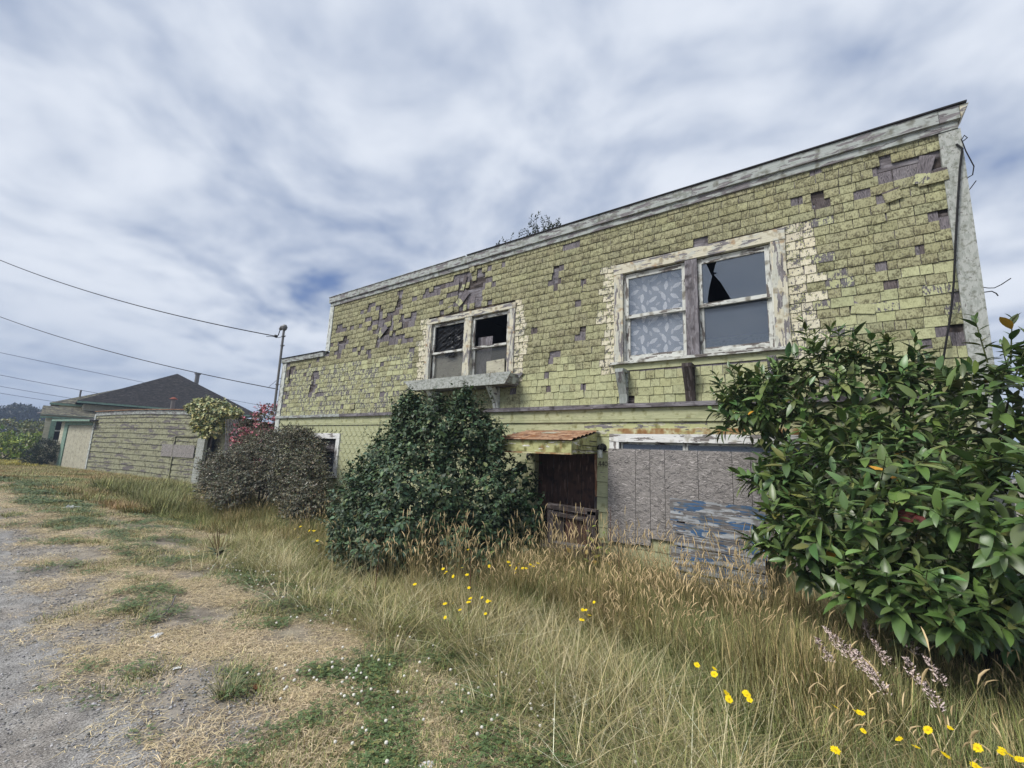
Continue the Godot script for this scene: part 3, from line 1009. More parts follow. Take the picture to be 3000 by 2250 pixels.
func build_lower_wall(h: Node3D):
	# flat frieze boards, then bevelled siding, cut at the openings
	var x := -13.06
	while x < 1.3:
		var e := minf(x + rnd(1.6, 3.4), 1.37)
		bar("frieze_board", x, 2.215, e - 0.004, 2.383, -0.02, 0.016, M.siding, h)
		x = e
	bar("moulding", -13.06, 2.172, 1.37, 2.21, -0.02, 0.034, M.siding, h)
	var ys := [2.168, 1.94, 1.71, 1.465, 1.232, 1.0, 0.77, 0.54, 0.31, 0.08, -0.15, -0.38]
	for i in ys.size() - 1:
		var y1: float = ys[i]
		var y0: float = ys[i + 1]
		var spans := [[-8.02, 1.37]]
		if i == 1:
			spans = [[-8.02, -2.68], [0.02, 1.37]]
		elif i > 1:
			spans = [[-8.02, -4.10], [-2.90, -2.69], [0.02, 1.37]] if i < 7 else [[-8.02, -4.10], [-2.90, 1.37]]
		for sp in spans:
			var p: float = sp[0]
			while p < sp[1] - 0.01:
				var e: float = minf(p + rnd(1.8, 3.3), sp[1])
				if sp[1] - e < 0.5:
					e = sp[1]
				var s := Shape.new()
				var t := rnd(0.014, 0.018)
				var peeled: bool = i == 0 and p > -4.4 and p < -3.0
				# bevelled: thick at the butt, thin at the top edge
				s.prism(PackedVector2Array([Vector2(-0.02, y0), Vector2(t, y0 + 0.004), Vector2(t, y0 + 0.010), Vector2(0.004, y1 - 0.002), Vector2(-0.02, y1 - 0.002)]), -(e - 0.003), -p, Transform3D(Basis(Vector3(0, 0, 1), Vector3(0, 1, 0), Vector3(-1, 0, 0)), Vector3.ZERO))
				# texture along the board
				for k in s.v.size():
					s.uv[k] = Vector2(s.v[k].x + i * 1.37, s.v[k].y + s.v[k].z + i * 0.41)
				put("siding_board", s, M.peeled_siding if peeled else M.siding, h)
				p = e
	# rust stain boards above the boarded window come with the window; fish scale shingles at the left
	var fs := Shape.new()
	var poly := PackedVector2Array()
	poly.append(Vector2(-0.096, 0.16))
	for k in 9:
		var a := PI + PI * k / 8.0
		poly.append(Vector2(cos(a) * 0.096, 0.05 + sin(a) * 0.096 * 0.9))
	poly.append(Vector2(0.096, 0.16))
	fs.prism(poly, 0.0, 0.011)
	var fm := fs.mesh()
	var count := 0
	for r in 22:
		var y := 2.03 - r * 0.105
		var p := -12.95 + (0.0975 if r % 2 else 0.0)
		while p < -8.1:
			if not (p > -11.28 and p < -9.86 and y < 1.96) and not (p < -11.3 and y < 1.5) and count < 298:
				var o := mesh_node("scale_shingle", fm, M.siding, h)
				o.transform = Transform3D(Basis(Vector3.RIGHT, -0.05), Vector3(p, y, 0.006 + 0.003 * (r % 2)))
				count += 1
			p += 0.195
	for q in [[-13.05, -0.38, -11.07, 2.168], [-10.08, -0.38, -8.03, 2.168], [-11.07, 1.82, -10.08, 2.168], [-11.07, -0.38, -10.08, 0.90]]:
		bar("lower_sheathing", q[0], q[1], q[2], q[3], -0.021, -0.001, M.siding, h)

func build_big_window(h: Node3D):
	var w := Node3D.new()
	w.name = "large_window"
	h.add_child(w, true)
	w.set_meta("label", "large double window with cream casing, one pane broken")
	bar("head_casing", -2.615, 4.615, -0.195, 4.78, -0.02, 0.050, M.casing, w)
	bar("side_casing", -2.61, 3.125, -2.462, 4.613, -0.02, 0.044, M.casing, w)
	bar("side_casing", -0.368, 3.125, -0.20, 4.613, -0.02, 0.044, M.casing, w)
	bar("mullion", -1.49, 3.125, -1.318, 4.613, -0.06, 0.040, M.bare_wood, w, 0.0, "bare grey mullion post")
	bar("sill", -2.66, 3.085, -0.15, 3.123, -0.10, 0.085, M.sash, w, 0.0)
	bar("apron", -2.61, 2.985, -0.20, 3.083, -0.01, 0.030, M.siding, w)
	bar("jamb", -2.462, 3.125, -2.44, 4.613, -0.15, -0.002, M.sash, w)
	bar("jamb", -0.39, 3.125, -0.368, 4.613, -0.15, -0.002, M.sash, w)
	# left light
	sash(w, -2.44, 3.845, -1.492, 4.60, -0.030, 0.055, 0.075, 0.055)
	sash(w, -2.44, 3.135, -1.492, 3.90, -0.075, 0.065, 0.04, 0.105)
	pane_poly("pane", rect(-2.40, 3.89, -1.53, 4.54), -0.030, M.glass, w)
	pane_poly("pane", rect(-2.39, 3.22, -1.54, 3.88), -0.075, M.glass, w)
	# right light, sagging a little
	sash(w, -1.316, 3.845, -0.392, 4.60, -0.030, 0.055, 0.075, 0.055)
	sash(w, -1.316, 3.135, -0.392, 3.90, -0.075, 0.06, 0.04, 0.105)
	pane_poly("pane", rect(-1.27, 3.22, -0.44, 3.88), -0.075, M.glass, w)
	# what is left of the broken pane: two pieces that meet at a knot
	pane_poly("broken_pane", PackedVector2Array([Vector2(-1.275, 3.88), Vector2(-1.185, 3.88), Vector2(-1.195, 3.96), Vector2(-1.175, 4.10), Vector2(-1.125, 4.31), Vector2(-1.145, 4.36), Vector2(-1.205, 4.54), Vector2(-1.275, 4.54)]), -0.030, M.glass, w)
	pane_poly("broken_pane", PackedVector2Array([Vector2(-0.875, 3.88), Vector2(-0.435, 3.88), Vector2(-0.435, 4.54), Vector2(-1.055, 4.54), Vector2(-1.105, 4.365), Vector2(-1.06, 4.35), Vector2(-1.06, 4.335), Vector2(-1.10, 4.325), Vector2(-1.01, 4.18)]), -0.030, M.glass, w)
	# cloth behind the left light, in shallow folds
	var c := Shape.new()
	var n := 46
	for i in n:
		for j in 8:
			var p := []
			var us := []
			for q in [[0, 0], [0, 1], [1, 1], [1, 0]]:
				var u := float(i + q[0]) / n
				var v := float(j + q[1]) / 8.0
				var fold := sin(u * 26.0 + 0.8 * sin(v * 3.0)) * 0.007 + sin(u * 9.0 + 1.0) * 0.008
				p.append(Vector3(-2.43 + 0.95 * u, 3.14 + 1.46 * v, -0.135 + fold))
				us.append(Vector2(u * 0.97, 1.46 * (1 - v)))
			c.quad(p[0], p[1], p[2], p[3], us[0], us[1], us[2], us[3])
	put("curtain", c, M.curtain, w, "pale cloth printed with leaves behind the left panes")

func crumpled(x0: float, y0: float, x1: float, y1: float, z: float, nx: int, ny: int) -> ArrayMesh:
	var st := SurfaceTool.new()
	st.begin(Mesh.PRIMITIVE_TRIANGLES)
	for j in ny + 1:
		for i in nx + 1:
			var u := float(i) / nx
			var v := float(j) / ny
			var a := u * 0.75 - v * 0.66
			var b := u * 0.66 + v * 0.75
			var f := n_a.get_noise_2d(a * 9.0 + 4.0, b * 3.0)
			var g := absf(n_a.get_noise_2d(a * 16.0, b * 4.0 + 11.0))
			var edge := sin(u * PI) * sin(v * PI)
			st.add_vertex(Vector3(lerpf(x0, x1, u), lerpf(y0, y1, v) - 0.03 * f * edge, z + (0.045 * f - 0.05 * g) * (0.35 + 0.65 * edge)))
	for j in ny:
		for i in nx:
			var a := j * (nx + 1) + i
			for k in [a, a + nx + 1, a + nx + 2, a, a + nx + 2, a + 1]:
				st.add_index(k)
	st.generate_normals()
	return st.commit()

func build_small_window(h: Node3D):
	var w := Node3D.new()
	w.name = "small_window"
	h.add_child(w, true)
	w.set_meta("label", "broken double window stuffed with black plastic and boards")
	bar("head_casing", -7.03, 4.395, -4.60, 4.51, -0.02, 0.050, M.casing, w)
	bar("side_casing", -7.02, 3.06, -6.875, 4.393, -0.02, 0.044, M.casing, w)
	bar("side_casing", -4.765, 3.06, -4.61, 4.393, -0.02, 0.044, M.casing, w)
	bar("mullion", -5.895, 3.06, -5.715, 4.393, -0.06, 0.040, M.casing, w)
	bar("sill", -7.06, 3.03, -4.56, 3.058, -0.10, 0.075, M.sash, w)
	sash(w, -6.873, 3.70, -5.897, 4.38, -0.030, 0.06, 0.055, 0.045)
	sash(w, -6.873, 3.065, -5.897, 3.74, -0.075, 0.07, 0.04, 0.08)
	sash(w, -5.713, 3.70, -4.767, 4.38, -0.030, 0.06, 0.055, 0.045)
	sash(w, -5.713, 3.065, -4.767, 3.74, -0.075, 0.06, 0.04, 0.08)
	mesh_node("plastic_sheet", crumpled(-6.81, 3.70, -5.92, 4.33, -0.075, 44, 34), M.plastic, w, "crumpled black plastic sheet in the upper left sash")
	mesh_node("plastic_sheet", crumpled(-6.45, 3.62, -6.2, 3.76, -0.012, 10, 8), M.plastic, w)
	bar("blocking_panel", -6.82, 3.10, -5.92, 3.72, -0.13, -0.11, M.garage_door, w)
	pane_poly("pane", rect(-6.81, 3.13, -5.95, 3.71), -0.075, M.dirty_glass, w)
	pane_poly("pane", rect(-5.66, 3.13, -4.82, 3.71), -0.075, M.dirty_glass, w)
	bar("leaning_board", -5.66, 3.10, -5.29, 3.97, -0.17, -0.15, M.bare_wood, w, -0.02)
	bar("cardboard", -5.30, 3.12, -4.86, 3.42, -0.045, -0.025, M.garage_door, w, 0.05)

func build_lower_windows(h: Node3D):
	# boarded window beside the door
	var w := Node3D.new()
	w.name = "boarded_window"
	h.add_child(w, true)
	w.set_meta("label", "wide ground floor window boarded with grey strand board")
	bar("flashing", -2.68, 1.985, -0.02, 2.068, -0.02, 0.040, M.rusty_trim, w)
	bar("head_casing", -2.685, 1.862, -0.02, 1.983, -0.02, 0.046, M.white_trim, w)
	bar("side_casing", -2.685, 0.62, -2.53, 1.860, -0.02, 0.040, M.white_trim, w)
	bar("side_casing", -0.16, 0.62, -0.02, 1.860, -0.02, 0.040, M.white_trim, w)
	sash(w, -2.528, 0.64, -1.56, 1.858, -0.04, 0.035, 0.03, 0.05)
	sash(w, -1.556, 0.64, -0.162, 1.858, -0.04, 0.035, 0.03, 0.05)
	pane_poly("pane", rect(-2.50, 0.68, -1.59, 1.83), -0.04, M.glass, w)
	pane_poly("pane", rect(-1.53, 0.68, -0.19, 1.83), -0.04, M.glass, w)
	var cuts := [-2.70, -2.262, -2.045, -1.83, -1.38, -0.952, -0.735, -0.515, -0.06]
	for k in cuts.size() - 1:
		bar("board_strip", cuts[k] + 0.003, 0.36 + rnd(0, 0.03) + (0.12 if k == 2 or k == 3 else 0.0), cuts[k + 1] - 0.003, 1.755, 0.048, 0.060 + rnd(0.0, 0.0015), M.osb, w)
	# little white framed window half lost in the grey shrub
	var s := Node3D.new()
	s.name = "white_window"
	h.add_child(s, true)
	bar("head_casing", -11.22, 1.82, -9.93, 1.96, -0.02, 0.044, M.white_trim, s)
	bar("side_casing", -11.22, 0.9, -11.07, 1.818, -0.02, 0.040, M.white_trim, s)
	bar("side_casing", -10.08, 0.9, -9.93, 1.818, -0.02, 0.040, M.white_trim, s)
	bar("sill", -11.25, 0.85, -9.90, 0.898, -0.02, 0.07, M.white_trim, s)
	bar("meeting_rail", -11.07, 1.50, -10.06, 1.56, -0.05, 0.030, M.dark_wood, s)
	bar("blocking_panel", -11.07, 0.9, -10.08, 1.818, -0.12, -0.10, M.bare_wood, s)
	pane_poly("pane", rect(-11.07, 0.9, -10.08, 1.50), -0.05, M.glass, s)

func build_door(h: Node3D):
	var d := Node3D.new()
	d.name = "doorway"
	h.add_child(d, true)
	d.set_meta("label", "dark brown doorway closed with a sheet of ply")
	bar("door_panel", -4.06, -0.36, -2.94, 1.71, -0.13, -0.10, M.door_sheet, d)
	for q in [-3.76, -3.48, -3.22]:
		bar("batten_joint", q - 0.004, -0.36, q + 0.004, 1.70, -0.10, -0.094, M.dark_wood, d)
	bar("door_jamb", -4.10, -0.38, -4.062, 1.72, -0.14, 0.022, M.siding, d)
	bar("door_jamb", -2.938, -0.38, -2.90, 1.0, -0.14, 0.018, M.dark_wood, d)
	bar("door_jamb", -2.936, 1.0, -2.905, 1.68, -0.14, 0.020, M.rust_sheet, d, 0.022)
	bar("threshold", -4.1, -0.42, -2.9, -0.36, -0.15, 0.12, M.dark_wood, d)
	# porch roof
	var a := Node3D.new()
	a.name = "awning"
	h.add_child(a, true)
	a.set_meta("label", "small lean to awning with rusty ribbed metal roof over the door")
	var s := Shape.new()
	var n := 84
	for i in n:
		var t0 := float(i) / n
		var t1 := float(i + 1) / n
		var z0 := 0.02 + t0 * 0.93
		var z1 := 0.02 + t1 * 0.93
		var y0 := 2.025 - t0 * 0.185 + 0.022 * pow(absf(sin(t0 * PI * 7.0)), 0.7)
		var y1 := 2.025 - t1 * 0.185 + 0.022 * pow(absf(sin(t1 * PI * 7.0)), 0.7)
		s.quad(Vector3(-4.23, y0, z0), Vector3(-2.87, y0, z0), Vector3(-2.87, y1, z1), Vector3(-4.23, y1, z1), Vector2(0, z0), Vector2(1.36, z0), Vector2(1.36, z1), Vector2(0, z1))
	put("metal_roof", s, M.rust_sheet, a)
	bar("fascia", -4.21, 1.655, -2.905, 1.828, 0.875, 0.90, M.awning_board, a)
	bar("drip_edge", -4.215, 1.632, -2.90, 1.653, 0.868, 0.908, M.rusty_trim, a)
	var sp := Shape.new()
	var side := PackedVector2Array([Vector2(0.02, 1.67), Vector2(0.872, 1.64), Vector2(0.872, 1.82), Vector2(0.02, 2.0)])
	sp.prism(side, 0.0, 0.022, Transform3D(Basis(Vector3(0, 0, 1), Vector3(0, 1, 0), Vector3(-1, 0, 0)), Vector3(-2.90, 0, 0)))
	put("side_panel", sp, M.awning_board, a)
	var sq := Shape.new()
	sq.prism(side, 0.0, 0.022, Transform3D(Basis(Vector3(0, 0, 1), Vector3(0, 1, 0), Vector3(-1, 0, 0)), Vector3(-4.185, 0, 0)))
	put("side_panel", sq, M.awning_board, a)
	for k in 3:
		var y := 1.70 + k * 0.075
		bar("side_lath", -2.899, y, -2.893, y + 0.010, 0.05, 0.80 - k * 0.24, M.dark_wood, a)
	bar("soffit", -4.18, 1.66, -2.925, 1.675, 0.02, 0.87, M.dark_wood, a)

# ------------------------------------------------------------------ shed, garage and the house behind
func build_neighbours():
	build_shed()
	build_garage()
	build_cream_house()
	build_far()

func sag(s: float) -> float:
	# the wall bows: low at the corner away from us, high in the middle
	return 0.16 * sin(clampf(s / 10.1, 0.0, 1.0) * PI * 0.62 + 0.5) - 0.13

func build_shed():
	var t := thing("leaning_shed", "bowed yellow green shed with flaking boards and a mossy creeper on its corner", "shed", Vector3(-20.9, -0.12, -0.8))
	# local frame: -x is left; the front is turned a little
	t.basis = Basis(Vector3.UP, 0.142)
	var L := 10.1
	# boards, in two lengths per course so the bow can show
	for i in 12:
		var y := 0.02 + i * 0.247
		var sp := [-L, -6.3, -3.1, -2.05] if y < 1.98 else [-L, -5.6, -2.4, 0.1]
		for k in sp.size() - 1:
			var x0: float = sp[k] + (0.4 * sin(i * 2.7 + k) if k > 0 else 0.0)
			var x1: float = sp[k + 1] + (0.4 * sin(i * 2.7 + k + 1) if k + 1 < sp.size() - 1 else 0.0)
			one_board(t, x0, x1, y, 0.243, i)
		if y < 1.98:
			# the boarded door beside the post
			one_board(t, -1.98, -0.25, y - 0.02, 0.243, i + 20)
		# wall beyond the post, stepping back
		if y < 2.5:
			var o := board("wall_board", Vector3(0.95, y + 0.12, -0.35), Vector3(1.5, 0.24, 0.03), M.shed_board, t, Basis(Vector3.UP, -0.06))
			o.set_meta("label", "dull board of the shed wall right of the post")
	board("backing", Vector3(-4.8, 1.4, -0.14), Vector3(10.4, 2.8, 0.06), M.core, t)
	board("backing", Vector3(0.95, 1.2, -0.43), Vector3(1.6, 2.5, 0.05), M.core, t)
	board("side_wall", Vector3(-L + 0.02, 1.45, -2.6), Vector3(0.08, 2.9, 5.0), M.shed_board, t)
	board("back_wall", Vector3(-4.2, 1.3, -5.1), Vector3(11.8, 2.6, 0.08), M.shed_board, t)
	board("side_wall", Vector3(1.7, 1.2, -2.8), Vector3(0.08, 2.4, 4.6), M.shed_board, t)
	# top trim that follows the bow, and the roof
	for k in 5:
		var x0 := -L + k * 2.06
		var x1 := x0 + 2.05
		var y0 := 2.96 + sag(-x0)
		var y1 := 2.96 + sag(-x1)
		board("top_board", Vector3((x0 + x1) * 0.5, (y0 + y1) * 0.5 + 0.02, 0.05), Vector3(2.05, 0.20, 0.035), M.trim, t, Basis(Vector3.BACK, atan2(y1 - y0, x1 - x0)))
		board("roof_sheet", Vector3((x0 + x1) * 0.5, (y0 + y1) * 0.5 - 0.18, -2.5), Vector3(2.06, 0.03, 5.3), M.rust_sheet, t, Basis(Vector3.BACK, atan2(y1 - y0, x1 - x0)) * Basis(Vector3.RIGHT, -0.12))
	board("corner_board", Vector3(-L - 0.05, 1.45, 0.05), Vector3(0.13, 2.95, 0.04), M.pale_trim, t)
	board("post", Vector3(0.12, 1.12, 0.05), Vector3(0.52, 2.30, 0.12), M.corner, t, Basis(Vector3.BACK, -0.02), "thick grey white post at the shed corner")
	board("door_rail", Vector3(-1.1, 1.955, 0.06), Vector3(1.75, 0.07, 0.04), M.shed_board, t, Basis(Vector3.BACK, 0.02))
	board("door_jamb", Vector3(-2.02, 0.95, 0.05), Vector3(0.07, 2.0, 0.045), M.shed_board, t)
	board("strand_board_patch", Vector3(-1.66, 1.30, 0.062), Vector3(2.6, 0.52, 0.02), M.osb, t, Basis.IDENTITY, "grey strand board nailed across the shed door")
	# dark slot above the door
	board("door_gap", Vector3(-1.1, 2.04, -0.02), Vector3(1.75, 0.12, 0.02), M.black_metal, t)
	# creeper support: a small lattice
	var lt := thing("trellis", "weathered diagonal lattice panel between the shed and the pink climber", "trellis", Vector3(-17.6, 0.85, -0.4))
	for k in 7:
		board("lath", Vector3(0.0 + k * 0.13, 0.9, 0.0), Vector3(0.022, 1.5, 0.010), M.bare_wood, lt, Basis(Vector3.BACK, -0.42))
		board("lath", Vector3(-0.05 + k * 0.13, 0.9, 0.012), Vector3(0.022, 1.5, 0.010), M.bare_wood, lt, Basis(Vector3.BACK, 0.30))

func one_board(t: Node3D, x0: float, x1: float, y: float, tall: float, i: int):
	var s := Shape.new()
	var n := maxi(2, int((x1 - x0) / 0.8))
	var tilt := rng.randfn(0.0, 0.0012)
	var sh := rng.randf() * 5.0
	for k in n:
		var a := lerpf(x0, x1 - 0.006, float(k) / n)
		var b := lerpf(x0, x1 - 0.006, float(k + 1) / n)
		var fa := sag(-a) * clampf(y / 3.0, 0.0, 1.0) + a * tilt
		var fb := sag(-b) * clampf(y / 3.0, 0.0, 1.0) + b * tilt
		var z := 0.042
		s.quad(Vector3(a, y + fa, z), Vector3(a, y + tall + fa, 0.010), Vector3(b, y + tall + fb, 0.010), Vector3(b, y + fb, z), Vector2(a, sh), Vector2(a, sh + tall), Vector2(b, sh + tall), Vector2(b, sh))
		s.quad(Vector3(a, y + fa, -0.01), Vector3(a, y + fa, z), Vector3(b, y + fb, z), Vector3(b, y + fb, -0.01), Vector2(a, sh), Vector2(a, sh + 0.02), Vector2(b, sh + 0.02), Vector2(b, sh))
	s.quad(Vector3(x1 - 0.006, y + sag(-x1) * clampf(y / 3.0, 0.0, 1.0) + x1 * tilt, -0.01), Vector3(x1 - 0.006, y + sag(-x1) * clampf(y / 3.0, 0.0, 1.0) + x1 * tilt, 0.042), Vector3(x1 - 0.006, y + tall + sag(-x1) * clampf(y / 3.0, 0.0, 1.0) + x1 * tilt, 0.010), Vector3(x1 - 0.006, y + tall + sag(-x1) * clampf(y / 3.0, 0.0, 1.0) + x1 * tilt, -0.01))
	put("wall_board", s, M.shed_board, t)

func build_garage():
	var t := thing("small_garage", "small cream garage with mint door frame left of the shed", "garage", Vector3(-31.1, -0.15, 0.66))
	t.basis = Basis(Vector3.UP, 0.142)
	for k in 6:
		board("door_plank", Vector3(-0.26 - k * 0.49, 1.17, 0.02), Vector3(0.478, 2.34, 0.03), M.garage_door, t)
	board("door_frame", Vector3(-3.22, 1.25, 0.05), Vector3(0.44, 2.62, 0.05), M.mint, t)
	board("door_frame", Vector3(-1.50, 2.47, 0.05), Vector3(3.0, 0.18, 0.05), M.mint, t)
	for k in 10:
		board("wall_board", Vector3(-3.72, 0.13 + k * 0.262, 0.02), Vector3(0.55, 0.252, 0.03 + 0.004 * (k % 2)), M.cream_siding, t)
	board("wall", Vector3(-1.95, 1.25, -0.06), Vector3(4.1, 2.6, 0.10), M.cream_siding, t)
	board("wall", Vector3(-3.95, 1.25, -2.6), Vector3(0.10, 2.6, 5.0), M.cream_siding, t)
	board("wall", Vector3(-1.95, 1.25, -5.1), Vector3(4.1, 2.6, 0.10), M.cream_siding, t)
	board("wall", Vector3(0.1, 1.25, -2.6), Vector3(0.10, 2.6, 5.0), M.cream_siding, t)
	board("roof_slope", Vector3(-1.9, 3.0, -2.2), Vector3(4.8, 0.06, 5.2), M.roof_dark, t, Basis(Vector3.RIGHT, 0.16))
	board("eave_board", Vector3(-1.9, 2.62, 0.36), Vector3(4.8, 0.10, 0.04), M.mint, t)

func hip(t: Node3D, x0: float, z0: float, x1: float, z1: float, eave: float, ridge_y: float, inset: float, m: Material, called := "roof_slope"):
	# four slopes as four parts; ridge along x
	var zc := (z0 + z1) * 0.5
	var a := Vector3(x0, eave, z0)
	var b := Vector3(x1, eave, z0)
	var c := Vector3(x1, eave, z1)
	var d := Vector3(x0, eave, z1)
	var r0 := Vector3(x0 + inset, ridge_y, zc)
	var r1 := Vector3(x1 - inset, ridge_y, zc)
	for f in [[d, r0, r1, c], [c, r1, r1, b], [b, r1, r0, a], [a, r0, r0, d]]:
		var s := Shape.new()
		var along: Vector3 = (f[3] - f[0]).normalized()
		var nn: Vector3 = (f[1] - f[0]).cross(along).normalized()
		var up := along.cross(nn).normalized()
		if up.y < 0:
			up = -up
		var us := []
		for p in f:
			us.append(Vector2((p - f[0]).dot(along), (p - f[0]).dot(up)))
		s.quad(f[0], f[1], f[2], f[3], us[0], us[1], us[2], us[3])
		var dn := Vector3(0, -0.09, 0)
		s.quad(f[0] + dn, f[0], f[3], f[3] + dn, Vector2(0, 0), Vector2(0, 0.09), Vector2(us[3].x, 0.09), Vector2(us[3].x, 0))
		put(called, s, m, t)

func build_cream_house():
	var t := thing("neighbour_house", "cream single storey house with dark hipped roof behind the shed", "house", Vector3.ZERO)
	# turned a little from the lane, about the corner of its front wing
	var turn := Basis(Vector3.UP, -0.134)
	var pivot := Vector3(-36.7, 0, 1.7)
	t.transform = Transform3D(turn, pivot - turn * pivot)
	# walls
	for q in [[-50.0, -9.0, -38.6, 0.2, 3.75], [-50.0, 0.2, -41.0, 1.25, 3.7]]:
		board("wall", Vector3((q[0] + q[2]) * 0.5, q[4] * 0.5 - 0.1, (q[1] + q[3]) * 0.5), Vector3(q[2] - q[0], q[4] + 0.1, q[3] - q[1]), M.cream_siding, t)
	# front wing with the low mossy roof
	board("wall", Vector3(-37.9, 1.3, 0.25), Vector3(2.4, 2.7, 2.9), M.cream_siding, t)
	for k in 9:
		board("siding_board", Vector3(-36.67, 0.14 + k * 0.278, 0.25), Vector3(0.03 + 0.004 * (k % 2), 0.268, 2.92), M.cream_siding, t)
	board("fascia", Vector3(-36.50, 2.72, 0.20), Vector3(0.05, 0.22, 3.5), M.mint, t)
	var low := Shape.new()
	low.quad(Vector3(-36.45, 2.80, 1.95), Vector3(-39.2, 3.45, 1.95), Vector3(-39.2, 3.45, -2.4), Vector3(-36.45, 2.80, -2.4), Vector2(0, 0), Vector2(0, 2.8), Vector2(4.5, 2.8), Vector2(4.5, 0))
	low.quad(Vector3(-36.45, 2.73, 1.95), Vector3(-36.45, 2.80, 1.95), Vector3(-36.45, 2.80, -2.4), Vector3(-36.45, 2.73, -2.4))
	put("low_roof", low, M.roof_moss, t)
	# window in the wing
	var w := Node3D.new()
	w.name = "window"
	t.add_child(w, true)
	board("frame", Vector3(-36.63, 1.95, 1.36), Vector3(0.06, 1.25, 0.22), M.mint, w)
	board("frame", Vector3(-36.63, 2.52, 0.95), Vector3(0.06, 0.12, 0.62), M.mint, w)
	board("pane", Vector3(-36.64, 2.20, 0.95), Vector3(0.02, 0.50, 0.60), M.black_metal, w)
	board("pane", Vector3(-36.64, 1.62, 0.95), Vector3(0.02, 0.50, 0.60), M.black_metal, w)
	board("rail", Vector3(-36.62, 1.91, 0.95), Vector3(0.04, 0.07, 0.60), M.pale_trim, w)
	board("sill", Vector3(-36.60, 1.33, 1.1), Vector3(0.08, 0.07, 0.95), M.pale_trim, w)
	# roofs
	hip(t, -51.0, -9.9, -38.0, 0.55, 3.86, 6.75, 3.2, M.roof_dark)
	board("gutter", Vector3(-37.95, 3.78, -4.7), Vector3(0.10, 0.12, 10.5), M.mint, t)
	hip(t, -52.0, -7.5, -40.4, 1.65, 3.74, 5.95, 5.6, M.roof_moss)
	board("gutter", Vector3(-40.35, 3.66, -0.1), Vector3(0.10, 0.12, 3.6), M.mint, t)
	# ridge vents and chimney pipe
	var s := Shape.new()
	s.lathe(PackedVector2Array([Vector2(0.15, 0.0), Vector2(0.15, 1.15), Vector2(0.22, 1.17), Vector2(0.22, 1.27), Vector2(0.0, 1.28)]), 12, Transform3D(Basis.IDENTITY, Vector3(-41.4, 5.75, -6.0)))
	put("chimney_pipe", s, M.steel, t)
	var v := Shape.new()
	v.lathe(PackedVector2Array([Vector2(0.05, 0.0), Vector2(0.05, 0.55), Vector2(0.0, 0.56)]), 8, Transform3D(Basis.IDENTITY, Vector3(-42.2, 4.3, 0.35)))
	put("vent_pipe", v, M.steel, t)
	# flue on the shed side
	var f := thing("flue_pipe", "small metal flue with a red cap behind the shed roof", "flue", Vector3(-28.8, 2.55, -1.9))
	var fs := Shape.new()
	fs.lathe(PackedVector2Array([Vector2(0.10, 0.0), Vector2(0.10, 1.0), Vector2(0.10, 1.25), Vector2(0.0, 1.26)]), 12)
	put("pipe", fs, M.steel, f)
	var fc := Shape.new()
	fc.lathe(PackedVector2Array([Vector2(0.19, 1.30), Vector2(0.17, 1.33), Vector2(0.04, 1.42), Vector2(0.0, 1.42)]), 14)
	fc.lathe(PackedVector2Array([Vector2(0.0, 1.30), Vector2(0.19, 1.30)]), 14)
	put("cap", fc, M.red_cap, f)

func build_far():
	# roofs of two houses beyond the hedge
	var a := thing("far_house", "grey roofed house just showing over the green hedge", "house", Vector3(-66.0, 0.0, 4.2))
	board("wall", Vector3(0, 0.6, 0), Vector3(7, 1.6, 5.6), M.cream_siding, a)
	hip(a, -4.0, -4.0, 4.0, 4.0, 1.45, 2.45, 2.4, M.steel)
	var b := thing("far_house", "dark roofed house between the hedge and the cream house", "house", Vector3(-70.0, 0.0, -4.6))
	board("wall", Vector3(0, 0.8, 0), Vector3(6, 2.0, 5), M.cream_siding, b)
	hip(b, -3.6, -3.6, 3.6, 3.6, 1.85, 3.5, 3.0, M.roof_dark)
	var c := thing("far_house", "pale far house with small brown roof left of the cream house eave", "house", Vector3(-62.5, 0.0, -3.6))
	board("wall", Vector3(0, 1.9, 0), Vector3(4, 4.0, 3.4), M.cream_siding, c)
	hip(c, -2.5, -2.3, 2.5, 2.3, 3.9, 4.8, 1.9, M.bare_wood)

# ------------------------------------------------------------------ things fixed to or standing by the house
func wire(pts: PackedVector3Array, r: float, sides := 5) -> Shape:
	var s := Shape.new()
	s.col = Color(1, 1, 1)
	s.tube(pts, PackedFloat32Array([r]), sides)
	return s

func hang(a: Vector3, b: Vector3, drop: float, n := 24) -> PackedVector3Array:
	var p := PackedVector3Array()
	for i in n + 1:
		var t := float(i) / n
		p.append(a.lerp(b, t) - Vector3(0, drop * 4.0 * t * (1.0 - t), 0))
	return p

func bracket(t: Node3D, x: float, mat_: Material, wide := 0.13):
	var s := Shape.new()
	var poly := PackedVector2Array([Vector2(0.032, 2.455), Vector2(0.075, 2.455), Vector2(0.105, 2.60), Vector2(0.26, 2.925), Vector2(0.26, 2.978), Vector2(0.20, 2.978), Vector2(0.20, 2.93), Vector2(0.085, 2.69), Vector2(0.055, 2.978), Vector2(0.032, 2.978)])
	s.prism(poly, -wide * 0.5, wide * 0.5, Transform3D(Basis(Vector3(0, 0, 1), Vector3(0, 1, 0), Vector3(-1, 0, 0)), Vector3(x, 0, 0)), Vector2(rng.randf() * 3, rng.randf()))
	s.box(Vector3(x, 2.955, 0.13), Vector3(wide * 1.02, 0.05, 0.24), Basis.IDENTITY, Vector2(0.3, 0.7))
	put("bracket", s, mat_, t)

